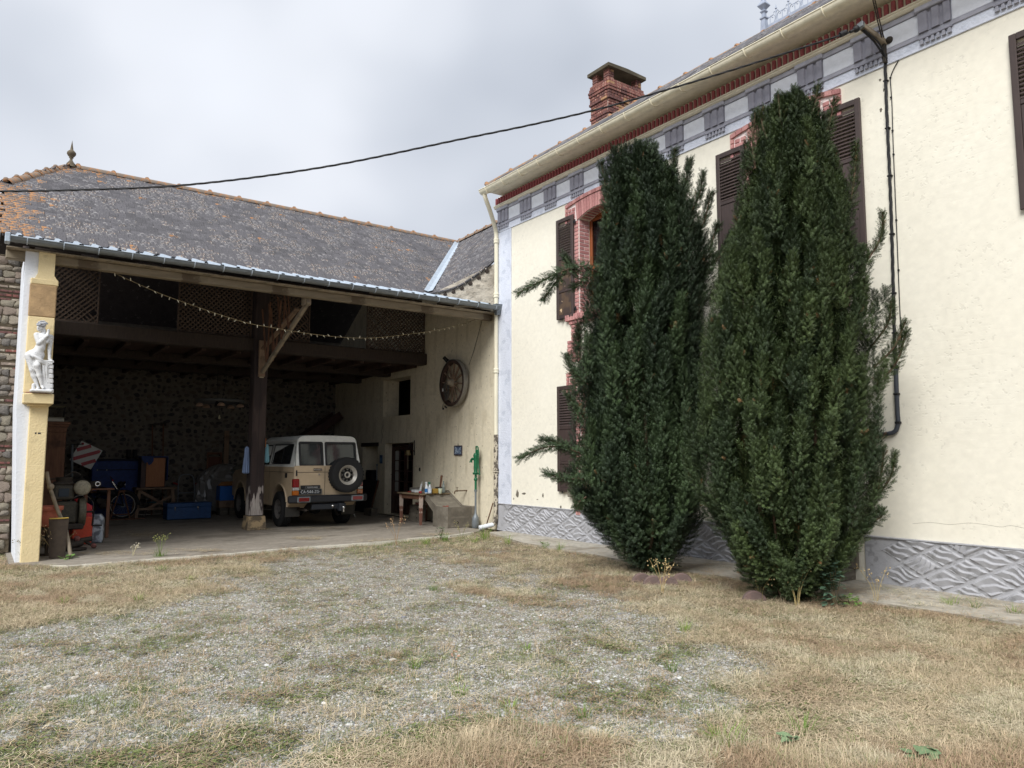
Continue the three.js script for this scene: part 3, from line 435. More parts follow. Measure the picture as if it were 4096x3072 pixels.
  const course = (y, ex, wide = 0.2) => { const X0 = cx0 - ex, X1 = cx0 + cw + ex, Z1 = cz1 + ex, Z0 = cz1 - cd - ex, off = (Math.round(y / 0.07) % 2) * wide / 2; const n = Math.round((X1 - X0) / wide), m = Math.round((Z1 - Z0) / wide);
    for (let i = 0; i < n; i++) { const a = X0 + (X1 - X0) * i / n, w = (X1 - X0) / n; const sh = off ? 0.04 : 0; cb(w - 0.012, 0.06, 0.05 + ex, clamp(a + w / 2 + sh * 0, X0, X1), y, Z1 - (0.05 + ex) / 2 + 0.012); }
    for (let i = 0; i < m; i++) { const a = Z0 + (Z1 - Z0 - 0.05) * i / m, w = (Z1 - Z0 - 0.05) / m; cb(0.05 + ex, 0.06, w - 0.012, X0 + (0.05 + ex) / 2 - 0.012, y, a + w / 2); } };
  let r = 0; for (let y = 8.80; y < 9.97; y += 0.072, r++) course(y, r === 12 ? 0.02 : 0, r % 2 ? 0.22 : 0.17);
  course(10.02, 0.03, 0.22); course(10.092, 0.015, 0.1); course(10.164, 0.015, 0.1); course(10.236, 0.035, 0.2); course(10.308, 0.045, 0.22); course(10.38, 0.025, 0.2); course(10.452, 0.01, 0.2); 
  for (const x of [cx0 + 0.12, cx0 + cw - 0.12]) for (const z of [cz1 - 0.11, cz1 - cd + 0.11]) for (let k = 0; k < 4; k++) { for (let j = 0; j < 2; j++) cb(0.085, 0.055, 0.17, x + (j - 0.5) * 0.095, top + 0.03 + k * 0.066, z); }
  part(ch, 'cap_slab', extr([[-0.04, 0], [cw + 0.04, 0], [cw + 0.04, 0.065], [cw / 2, 0.09], [-0.04, 0.065]], cd + 0.12, 0.008).translate(cx0, top + 0.265, cz1 - cd - 0.06), mat(0xb0ad9c, 0.95, { map: concreteMap }));
}
// =====================================================================
// THE BARN
// =====================================================================
const BZ = -13.62, BEAM = -17.0, BACK = -23.2, BX0 = 0.95;
const barn = thing('barn', 'open fronted barn with lichened slate roof and dark timber frame', 'barn');
{ // walls
  // right wall, with window opening, niche and doorway (in the plane of the house front)
  const s = poly([[BACK, 0], [HZ0 - 0.002, 0], [HZ0 - 0.002, 4.92], [-14.3, 5.02], [-18.8, 7.8], [BACK, 5.1]]);
  const hole = (z0, z1, y0, y1) => { const h = new THREE.Path(); h.moveTo(z0, y0); h.lineTo(z1, y0); h.lineTo(z1, y1); h.lineTo(z0, y1); h.closePath(); s.holes.push(h); };
  hole(-19.6, -17.93, 2.76, 3.83); hole(-20.95, -19.9, 0.9, 1.92); hole(-19.42, -17.72, 0.02, 2.0);
  part(barn, 'side_wall', wallShape(s, 0.5, FX + 0.002), MAT.barnWall);
  part(barn, 'niche_back', bb(FX + 0.42, FX + 0.5015, 0.85, 2.0, -21.0, -19.85, 0.004).translate(0.1, 0, 0), MAT.barnWall);
  part(barn, 'lintel', bb(FX - 0.02, FX + 0.2, 1.925, 2.04, -21.05, -19.84, 0.01), MAT.beam);
  // left wall of stone and brick, its end faces the yard
  part(barn, 'left_wall', bb(-0.1, 0.44, 0, 5.05, BACK, -15.62, 0.01), mat(0x8b8378, 0.95, { map: concreteMap, bumpMap: concreteBump, bumpScale: 0.02 }));
  part(barn, 'left_wall_back', bb(-6, -0.11, 0, 4.2, -16.6, -16.2, 0.01), mat(0x8b8378, 0.95, { map: concreteMap, bumpMap: concreteBump, bumpScale: 0.02 }));
}
{ // stones and thin bricks laid in courses on the end of the left wall
  const core = part(barn, 'stone_wall', bb(-2.2, 0.50, 0, 5.1, -15.6, -15.3, 0.01), mat(0xa39a8a, 0.95, { map: concreteMap, bumpMap: concreteBump, bumpScale: 0.03 }));
  const stoneMats = [[140, 132, 121], [158, 148, 133], [120, 115, 109], [146, 132, 120], [148, 140, 124]].map((c, i) => mat(0xffffff, 0.95, { map: fineMap(c, 0.25, 470 + i, 0.4), bumpMap: concreteBump, bumpScale: 0.015 }));
  const lump = [0, 1, 2, 3].map(k => { const g = triKeep(new THREE.IcosahedronGeometry(0.5, 1)), p = g.attributes.position; for (let i = 0; i < p.count; i++) { const x = p.getX(i), y = p.getY(i), z = p.getZ(i), n = 1 + 0.22 * Math.sin(x * 5 + k * 2) * Math.cos(y * 6 + k) + 0.12 * Math.sin(z * 9 + k); const e = v => Math.sign(v) * Math.pow(Math.abs(v) * 2, 0.75) / 2; p.setXYZ(i, e(x) * n, e(y) * n, e(z) * n); } g.computeVertexNormals(); return triUV(g); });
  let y = 0.06; let row = 0;
  while (y < 5.0) {
    const bricky = (row % 5 === 2 && y > 1.6) || row % 7 === 3; const n = bricky ? 2 : 1;
    if (bricky) { for (let k = 0; k < 2; k++) { let x = -2.1 + rr(0, 0.2); while (x < 0.42) { const w = rr(0.16, 0.34); const b = part(core, 'brick', brickOf(0.2, 0.04, 0.1), rnd() < 0.3 ? stoneMats[Math.floor(rnd() * 5)] : MAT.oldBricks[[0, 1, 3][Math.floor(rnd() * 3)]]); b.scale.set(Math.min(w, 0.49 - x) / 0.2 * 0.94, rr(0.8, 1.15), 1); b.position.set(x + Math.min(w, 0.49 - x) / 2, y + rr(-0.006, 0.006), -15.335); b.rotation.z = rr(-0.03, 0.03); x += w; } y += 0.075; } }
    else { const h = rr(0.08, 0.19); let x = -2.1 + rr(0, 0.2); while (x < 0.4) { const w = rr(0.09, 0.26); const st = part(core, 'stone', lump[Math.floor(rnd() * 4)], stoneMats[Math.floor(rnd() * 5)]); const ww = Math.min(w, 0.5 - x); st.scale.set(ww * 1.02, h * rr(0.85, 1.02), rr(0.05, 0.09)); st.position.set(x + ww / 2, y + h / 2, -15.3); st.rotation.z = rr(-0.06, 0.06); x += w * 0.98; } y += h; }
    row++;
  }
}
{ // rounded cobbles bedded in mortar on the back wall
  const wall = part(barn, 'cobble_wall', bb(0.441, FX + 0.5, 0, 6.3, BACK - 0.35, BACK, 0.01), mat(0xffffff, 0.98, { map: fineMap([112, 106, 97], 0.14, 480, 0.8), bumpMap: concreteBump, bumpScale: 0.03 }));
  const ms = [[74, 70, 66], [88, 82, 76], [62, 60, 60], [98, 88, 78]].map((c, i) => mat(0xffffff, 0.85, { map: fineMap(c, 0.2, 484 + i, 0.3) }));
  const cob = [0, 1, 2].map(k => { const g = triKeep(new THREE.IcosahedronGeometry(0.5, 1)), p = g.attributes.position; for (let i = 0; i < p.count; i++) { const x = p.getX(i), y = p.getY(i), z = p.getZ(i), n = 1 + 0.15 * Math.sin(x * 6 + k * 2) + 0.1 * Math.cos(y * 8 + k * 3); p.setXYZ(i, x * n, y * n, z * n); } g.computeVertexNormals(); return triUV(g); });
  const L = []; for (let r = 0; r < 30; r++) { const y = 0.1 + r * 0.142; let x = 0.5 + rr(0, 0.1); while (x < FX - 0.05) { const w = 0.05 + 0.16 * Math.pow(rnd(), 1.3); L.push([x + w / 2, y + rr(-0.05, 0.05), w, rr(0.04, 0.075) + w * 0.3]); x += w + rr(0.02, 0.11); } }
  const bk = {}; const shown = L.filter(a => a[0] > 1.6 && a[0] < 5.2 && a[1] > 1.0 && a[1] < 3.6); const pick = new Set(shown.slice(0, 300));
  for (const a of L) { const k = Math.floor(rnd() * 3), m = Math.floor(rnd() * 4), p = V(a[0], a[1], BACK + 0.005), q = new THREE.Quaternion().setFromEuler(new THREE.Euler(rr(-0.2, 0.2), 0, rr(-0.35, 0.35))), s = V(a[2], a[3], rr(0.05, 0.09)); if (pick.has(a)) { const o = part(wall, 'cobble', cob[k], ms[m]); o.position.copy(p); o.quaternion.copy(q); o.scale.copy(s); } else (bk[k + '_' + m] ??= []).push(new THREE.Matrix4().compose(p, q, s)); }
  for (const key in bk) { const [k, m] = key.split('_').map(Number); const im = shadow(new THREE.InstancedMesh(cob[k], ms[m], bk[key].length)); bk[key].forEach((q, i) => im.setMatrixAt(i, q)); im.name = 'cobbles'; im.userData.kind = 'stuff'; wall.add(im); }
}
// the yellow pillar
{
  const cm = mat(0xffffff, 0.9, { map: tex(512, (u, v) => { const a = fbm(u, v, 5, 4, 500), s = sstep(0.62, 0.72, fbm(u, v * 1, 8, 4, 503)); return mul3(lerp3([232, 213, 168], [218, 198, 152], a), 1 - 0.06 * s); }, 1.2), bumpMap: stripBump, bumpScale: 0.006 }), tan = mat(0xffffff, 0.9, { map: fineMap([168, 140, 104], 0.12, 505), bumpMap: stripBump, bumpScale: 0.006 });
  const z0 = -14.6, z1 = -13.74, pil = part(barn, 'pillar', bb(0.60, 0.85, -0.1, 2.42, z0, z1, 0.012), cm);
  part(pil, 'back_pier', extr([[0.545, -0.1], [0.599, -0.1], [0.599, 4.2], [0.60, 4.86], [0.42, 4.86], [0.43, 2.4]], 1.46, 0.004).translate(0, 0, -15.27), MAT.whitewash);
  part(pil, 'shelf', bb(0.497, 0.905, 2.43, 2.592, z0 + 0.02, z1 + 0.14, 0.012), cm);
  part(pil, 'shelf_corbel', bb(0.56, 0.87, 2.40, 2.4295, z0 + 0.02, z1 + 0.07, 0.01), cm);
  part(pil, 'tile', bb(0.53, 0.87, 2.5925, 2.606, z0 + 0.3, z1 + 0.12, 0.004), MAT.oldBricks[0]);
  part(pil, 'upper_shaft', bb(0.502, 0.862, 2.6065, 3.82, z0, z1, 0.012), cm);
  part(pil, 'tan_band', bb(0.500, 0.866, 3.8205, 4.335, z0, z1 + 0.004, 0.012), tan);
  part(pil, 'capital', bb(0.504, 0.882, 4.3355, 4.43, z0, z1 + 0.004, 0.012), cm);
  part(pil, 'neck', extr([[0.56, 4.4305], [0.86, 4.4305], [0.815, 4.5], [0.815, 4.86], [0.60, 4.86], [0.60, 4.52]], 0.85, 0.004).translate(0, 0, z0), cm);
  for (const [x, w] of [[0.70, 0.022], [0.735, 0.012], [0.752, 0.03]]) part(pil, 'mark', bb(x - w / 2, x + w / 2, 1.965, 1.99, z1 + 0.0005, z1 + 0.0025, 0.001), MAT.darkLine);
}
// timber: eaves beam, tie beam, post, loft floor
{
  MAT.eave = mat(0xffffff, 0.92, { map: tex(512, (u, v) => { const g = fbm(u / 6, v, 40, 4, 510), s = sstep(0.58, 0.68, fbm(u, v, 5, 5, 513)); let c = lerp3([150, 139, 120], [114, 103, 86], g); return lerp3(c, [84, 72, 58], s * 0.75); }, 1.6) });
  part(barn, 'eaves_beam', bb(0.16, FX - 0.05, 4.725, 4.86, -14.02, -13.87, 0.01), MAT.eave);
  part(barn, 'rafter_board', bb(0.16, FX - 0.05, 4.862, 4.885, -14.1, BZ - 0.1, 0.004), MAT.greyWood);
  part(barn, 'tie_beam', bb(0.46, FX - 0.003, 4.02, 4.315, BEAM - 0.3, BEAM, 0.02), MAT.beam);
  part(barn, 'head_beam', bb(0.46, FX - 0.003, 5.50, 5.72, BEAM - 0.25, BEAM - 0.02, 0.02), MAT.beam);
  part(barn, 'second_beam', bb(0.46, FX - 0.003, 3.90, 4.10, BEAM - 2.4, BEAM - 2.1, 0.02), MAT.beam);
  part(barn, 'second_beam', bb(0.46, FX - 0.003, 3.88, 4.10, BEAM - 4.4, BEAM - 4.1, 0.02), MAT.beam);
  for (let i = 0; i < 24; i++) part(barn, 'loft_plank', bb(0.46, FX - 0.003, 4.102, 4.13, BACK + 0.01 + i * 0.252, BACK + 0.01 + i * 0.252 + 0.247, 0.004), MAT.joist);
  for (let i = 0; i < 12; i++) { const x = 0.9 + i * 0.76; for (const [a, b] of [[BACK + 0.01, BEAM - 4.405], [BEAM - 4.095, BEAM - 2.405], [BEAM - 2.095, BEAM - 0.305]]) part(barn, 'joist', bb(x - 0.05, x + 0.05, 3.97, 4.101, a, b, 0.006), MAT.joist); }
  // post with its pad and flaking white paint at the foot
  const post = part(barn, 'post', bb(4.94, 5.25, 0.30, 5.5, BEAM - 0.2, BEAM + 0.12, 0.02), mat(0xffffff, 0.9, { map: (() => { const t = tex(512, (u, v) => { const g = fbm(u, v / 6, 30, 4, 520), w = sstep(0.50, 0.60, 0.5 * fbm(u, v, 12, 5, 523) + 0.5 * fbm(u, v, 40, 3, 527) + 0.12 - 0.6 * sstep(0.06, 0.22, v)) * (0.6 + 0.4 * fbm(u, v, 60, 2, 529)), st = sstep(0.6, 0.7, fbm(u, v, 6, 4, 526)); let c = lerp3([68, 55, 52], [36, 30, 31], g); c = lerp3(c, [110, 92, 84], st * 0.3); return lerp3(c, [206, 198, 190], v < 0.5 ? w * 0.9 : 0); }, 1, true, 1024); t.repeat.set(1 / 1.4, 1 / 7); t.offset.y = 0.41; return t; })() }));
  part(post, 'crack', bb(5.085, 5.092, 0.9, 3.3, BEAM + 0.1205, BEAM + 0.123, 0.001), MAT.black);
  part(post, 'pad', (() => { const g = triKeep(new THREE.CylinderGeometry(0.26, 0.30, 0.30, 4, 3)); g.rotateY(Math.PI / 4); const p = g.attributes.position; for (let i = 0; i < p.count; i++) { p.setX(i, p.getX(i) * (1 + 0.05 * Math.sin(p.getY(i) * 30 + p.getZ(i) * 9))); } g.computeVertexNormals(); return triUV(g.translate(5.1, 0.15, BEAM - 0.04)); })(), mat(0xffffff, 0.95, { map: tex(256, (u, v) => lerp3([168, 146, 112], [104, 92, 76], sstep(0.4, 0.65, fbm(u, v, 5, 4, 530))), 0.6), bumpMap: concreteBump, bumpScale: 0.02 }));
  part(post, 'switch_box', bb(5.06, 5.15, 3.40, 3.60, BEAM + 0.121, BEAM + 0.15, 0.004), mat(0xb6aa90, 0.8));
  // bracket carrying the eaves: a leaning strut with a fan of sticks
  const br = part(barn, 'bracket_strut', bar(V(5.1, 3.52, BEAM + 0.2), V(5.1, 4.66, -13.98), 0.075, 0.085, 0.006), MAT.greyWood);
  part(br, 'wall_plate', bb(5.02, 5.17, 3.42, 4.25, BEAM + 0.124, BEAM + 0.18, 0.006), MAT.paleWood);
  part(br, 'end_block', bb(5.03, 5.17, 4.6, 4.9, -14.2, -14.03, 0.006), MAT.greyWood);
  part(br, 'upper_rail', bar(V(5.1, 4.05, BEAM + 0.2), V(5.1, 4.62, -14.6), 0.10, 0.04), MAT.paleWood);
  const P = t => V(5.1, mix(3.52, 4.66, t), mix(BEAM + 0.2, -13.98, t));
  for (const [t, tx, z] of [[0.16, -0.06, 0.1], [0.18, 0.07, 0.2], [0.2, -0.07, 0.7], [0.24, 0.06, 0.9], [0.35, -0.06, 0.55], [0.4, 0.07, 1.1], [0.5, -0.05, 1.1], [0.58, 0.06, 1.35], [0.65, -0.05, 1.5]]) { const a = P(t); a.x += tx; part(br, 'stick', bar(a, V(5.1 + tx * 1.3, 4.93 + z * 0.1, BEAM + 0.2 + z), 0.032, 0.03, 0.004), MAT.brownWood); }
  for (let i = 0; i < 10; i++) { const x = 0.5 + i * 0.98; part(barn, 'rafter', bar(V(x, 5.62, BEAM + 0.1), V(x, 4.90, -13.9), 0.08, 0.12, 0.004), MAT.joist); }
}
// lattice panels over the beam
{
  const slat = cbox(1, 1, 0.008, 0.001);
  const names2 = ['brown diamond lattice panel beside the yellow pillar', 'brown diamond lattice panel touching the post on the statue side', 'brown diamond lattice panel behind the fan bracket of the post', 'brown diamond lattice panel against the plaster wall with the wheel'];
  [[0.90, 1.83], [3.33, 4.92], [5.27, 6.29], [7.76, 9.42]].forEach(([x0, x1], n) => {
    const t = thing('lattice_panel', names2[n], 'lattice', [x0, 4.318, BEAM - 0.12], 0, 'lattice panels over the tie beam'), W = x1 - x0, H = 1.18, S = 0.105;
    part(t, 'frame', [bb(0, 0.03, 0, H, -0.02, 0.02), bb(W - 0.03, W, 0, H, -0.02, 0.02), bb(0.031, W - 0.031, 0, 0.03, -0.02, 0.02), bb(0.031, W - 0.031, H - 0.03, H, -0.02, 0.02)], MAT.lattice);
    for (const dir of [1, -1]) for (let c = -H; c < W; c += S) { // line x = c + y (or mirrored), clipped to the panel
      let y0 = Math.max(0, -c), y1 = Math.min(H, W - c); if (y1 - y0 < 0.05) continue; const xa = c + y0, xb = c + y1; const len = (y1 - y0) * Math.SQRT2; const cx = (xa + xb) / 2, cy = (y0 + y1) / 2;
      if (rnd() < 0.035) continue; const s = part(t, 'slat', slat, MAT.lattice); s.scale.set(0.032, len, 1); s.position.set(dir > 0 ? cx : W - cx, cy, dir * 0.005); s.rotation.z = -dir * Math.PI / 4 + rr(-0.01, 0.01);
    }
  });
}
// roof
{
  const roof = part(barn, 'roof', (() => { const g = new THREE.BufferGeometry(); const A = [0.1, 5.26, -14.62], B = [9.9, 5.26, -14.62], R1 = [11.47, 8.05, -18.8], R0 = [1.28, 8.05, -18.8], H = [0.1, 6.85, -17.0], Bk = [0.1, 5.2, -23.5], Bk2 = [11.47, 5.2, -23.5], H2 = [0.1, 6.85, -20.6]; const T = [[A, B, R1], [A, R1, R0], [A, R0, H], [H, R0, H2], [H2, R0, Bk], [R0, R1, Bk2], [R0, Bk2, Bk]]; g.setAttribute('position', new THREE.Float32BufferAttribute(T.flat(2), 3)); g.computeVertexNormals(); return triUV(g); })(), MAT.slates[0]);
  const Y = z => 5.28 + (8.06 - 5.28) * (-14.6 - z) / 4.2;
  // front slope: x from the verge (or the small hip) to the valley
  const zOf = v => -14.6 - 4.2 * v;
  const xl = v => { const z = zOf(v); return z > -17 ? 0.085 : mix(0.085, 1.28, (-17 - z) / 1.8); }, xr = v => mix(8.03, 11.47, v);
  const at = (u, v) => V(mix(xl(v), xr(v), u), Y(zOf(v)), zOf(v));
  const lich = (p, u, v) => {
    const n = fbm((p.x + 3) / 16, (p.z + 40) / 16, 14, 4, 540), left = sstep(1.0, 0.1, p.x) , hip = sstep(0.6, 0.02, p.x - xl(v)), rid = sstep(0.86, 1.0, v), m = fbm((p.x + 9) / 16, (p.z + 30) / 16, 40, 3, 545);
    let o = 0.006 + 0.75 * left * (0.25 + n) + 0.35 * rid * n * 1.6 + 0.3 * hip + (n > 0.6 ? 0.02 : 0) + sstep(2.6, 1.0, p.x) * sstep(0.7, 0.98, v) * 0.35;
    const r = rnd(); if (r < o) return 2; return m > 0.5 ? (rnd() < 0.5 ? 3 : 1) : (rnd() < 0.72 ? 0 : rnd() < 0.6 ? 1 : 3);
  };
  slateField(roof, at, v => xr(v) - xl(v), 5.05, 0.135, 0.165, lich, 300);
  ridgeTiles(roof, V(1.45, 8.08, -18.8), V(11.35, 8.08, -18.8), 0.72, 0.03);
  ridgeTiles(roof, V(0.15, 6.92, -17.0), V(1.2, 8.05, -18.75), 0.42, 0.06);
  // small hip
  slateField(roof, (u, v) => { const a = V(0.085, 6.85, -20.6).lerp(V(1.28, 8.06, -18.8), v), b = V(0.085, 6.85, -17).lerp(V(1.28, 8.06, -18.8), v); return a.lerp(b, u); }, v => 3.6 * (1 - v) + 0.05, 1.7, 0.135, 0.165, () => rnd() < 0.5 ? 2 : 1, 0);
  // finial
  part(roof, 'finial', triUV(lathe([[0.20, -0.12], [0.16, 0.02], [0.11, 0.08], [0.055, 0.16], [0.05, 0.24], [0.085, 0.27], [0.075, 0.30], [0.12, 0.34], [0.165, 0.42], [0.16, 0.48], [0.10, 0.55], [0.06, 0.58], [0.055, 0.62], [0.03, 0.78], [0.0, 0.98]], 14).scale(0.56, 0.58, 0.56).translate(1.30, 8.14, -18.8)), mat(0xb9b2a4, 0.95, { map: concreteMap }));
  // wing roof to the right of the zinc valley: sweeps up to the house corner
  const V0 = V(11.47, 8.06, -18.8), V1 = V(8.12, 5.30, -14.62), E = V(9.27, 5.98, -13.78), R = V(11.47, 8.2, -13.78);
  const wat = (u, v) => { const l = V1.clone().lerp(V0, v), r = E.clone().lerp(R, v); const p = l.lerp(r, u); p.y -= 0.16 * Math.sin(Math.PI * u) * (1 - v); return p; };
  part(roof, 'wing_deck', (() => { const pos = []; for (let i = 0; i < 10; i++) for (let j = 0; j < 10; j++) { const a = wat(i / 10, j / 10), b = wat((i + 1) / 10, j / 10), c = wat((i + 1) / 10, (j + 1) / 10), d = wat(i / 10, (j + 1) / 10); for (const p of [a, b, c, a, c, d]) pos.push(p.x, p.y - 0.01, p.z); } const g = new THREE.BufferGeometry(); g.setAttribute('position', new THREE.Float32BufferAttribute(pos, 3)); g.computeVertexNormals(); return triUV(g); })(), MAT.slates[0]);
  slateField(roof, wat, v => mix(1.5, 5.0, v), 3.4, 0.115, 0.165, () => [0, 0, 1, 1, 3][Math.floor(rnd() * 5)], 0);
  ridgeTiles(roof, V(11.47, 8.1, -18.7), V(11.47, 8.22, -13.85), 0.5, 0.04);
  // valley flashing
  part(roof, 'valley_flashing', (() => { const pos = []; const n = 12; for (let i = 0; i < n; i++) { const P = t => { const p = V1.clone().lerp(V0, t); p.y += 0.075; return p; }; const a = P(i / n), b = P((i + 1) / n); const off = V(0.09, 0.03, 0.06), off2 = V(-0.09, 0.03, -0.02); const q = [[a.clone().add(off2), b.clone().add(off2), b, a], [a, b, b.clone().add(off), a.clone().add(off)]]; for (const [A, B, C, D] of q) for (const p of [A, B, C, A, C, D]) pos.push(p.x, p.y, p.z); } const g = new THREE.BufferGeometry(); g.setAttribute('position', new THREE.Float32BufferAttribute(pos, 3)); g.computeVertexNormals(); return triUV(g); })(), MAT.galv);
  // roughcast wall under the wing eaves and its dark rafter ends
  MAT.roughcast = mat(0xffffff, 0.98, { map: tex(512, (u, v) => { const a = fbm(u, v, 6, 5, 550), s = sstep(0.5, 0.7, fbm(u, v, 9, 4, 553)); return lerp3([190, 182, 168], [134, 126, 114], 0.55 * a + 0.45 * s); }, 1.2), bumpMap: tex(512, (u, v) => 255 * fbm(u, v, 18, 5, 556), 1.2, false), bumpScale: 0.04 });
  part(barn, 'wing_wall', (() => { const w = 1.55; const g = extr([[-0.1, 0], [w, 0], [w, 0.98], [0.25, 0.34], [-0.1, 0.14]], 0.2); g.rotateY(-0.614); g.translate(8.22, 5.05, -14.82); return triUV(g); })(), MAT.roughcast);
  for (let i = 0; i < 7; i++) { const p = wat(0.12 + i * 0.135, 0.0); part(barn, 'rafter_end', bar(p.clone().add(V(0.02, -0.06, 0.0)), p.clone().add(V(0.55, 0.20, -0.3)), 0.06, 0.08, 0.004), MAT.beam); }
  // corrugated sheet between slates and gutter
  const pts = [], bot = [], P = 0.275; const hgt = (z) => 5.005 + 0.29 * (BZ + 0.02 - z);
  for (let x = 0.22; x < 9.33; x += P) { pts.push([x, 0], [x + 0.06, 0.0], [x + 0.085, 0.04], [x + 0.135, 0.04], [x + 0.16, 0]); } pts.push([9.34, 0]);
  part(barn, 'corrugated_sheet', (() => { const pos = [], zs = [BZ + 0.03, -14.2, -15.0]; for (let i = 0; i < pts.length - 1; i++) for (let k = 0; k < 2; k++) { const A = [pts[i][0], pts[i][1] + hgt(zs[k]), zs[k]], B = [pts[i + 1][0], pts[i + 1][1] + hgt(zs[k]), zs[k]], C = [pts[i + 1][0], pts[i + 1][1] + hgt(zs[k + 1]), zs[k + 1]], D = [pts[i][0], pts[i][1] + hgt(zs[k + 1]), zs[k + 1]]; pos.push(...A, ...B, ...C, ...A, ...C, ...D); } const g = new THREE.BufferGeometry(); g.setAttribute('position', new THREE.Float32BufferAttribute(pos, 3)); g.computeVertexNormals(); return triUV(g); })(), MAT.galv);
  // dark foam closers in every rib
  const foam = extr([[0.062, 0.0], [0.158, 0.0], [0.134, 0.037], [0.086, 0.037]], 0.03); let kx = 0; for (let x = 0.22; x < 9.2; x += P, kx++) { const f = part(barn, 'rib_closer', foam, MAT.black); f.position.set(x, hgt(BZ - 0.02) - 0.001, BZ - 0.02); }
  // gutter
  const gy = 4.985, R2 = 0.075, o = []; for (let k = 0; k <= 14; k++) { const a = Math.PI + k / 14 * Math.PI; o.push([BZ + 0.07 + R2 * Math.cos(a), gy + R2 * Math.sin(a)]); } for (let k = 14; k >= 0; k--) { const a = Math.PI + k / 14 * Math.PI; o.push([BZ + 0.07 + (R2 - 0.005) * Math.cos(a), gy + (R2 - 0.005) * Math.sin(a)]); }
  const gut = part(barn, 'gutter', profX(o, 0.17, 9.34), MAT.zinc);
  part(gut, 'bead', rod(V(0.17, gy, BZ + 0.145), V(9.34, gy, BZ + 0.145), 0.01), MAT.zinc);
  part(gut, 'end_cap', bb(0.13, 0.20, gy - 0.1, gy + 0.05, BZ - 0.02, BZ + 0.16, 0.01), MAT.galv);
  part(gut, 'hopper', (() => { const g = triKeep(new THREE.CylinderGeometry(0.14, 0.06, 0.24, 4)); g.rotateY(Math.PI / 4); g.computeVertexNormals(); return triUV(g.translate(9.36, 4.93, BZ + 0.0)); })(), MAT.zinc);
  const ring = triKeep(new THREE.TorusGeometry(R2 + 0.004, 0.009, 6, 14, Math.PI)).rotateZ(Math.PI).rotateY(Math.PI / 2);
  for (let x = 0.42; x < 9.3; x += 0.49) { const b = part(gut, 'bracket', ring, MAT.galv); b.position.set(x, gy, BZ + 0.07); }
}
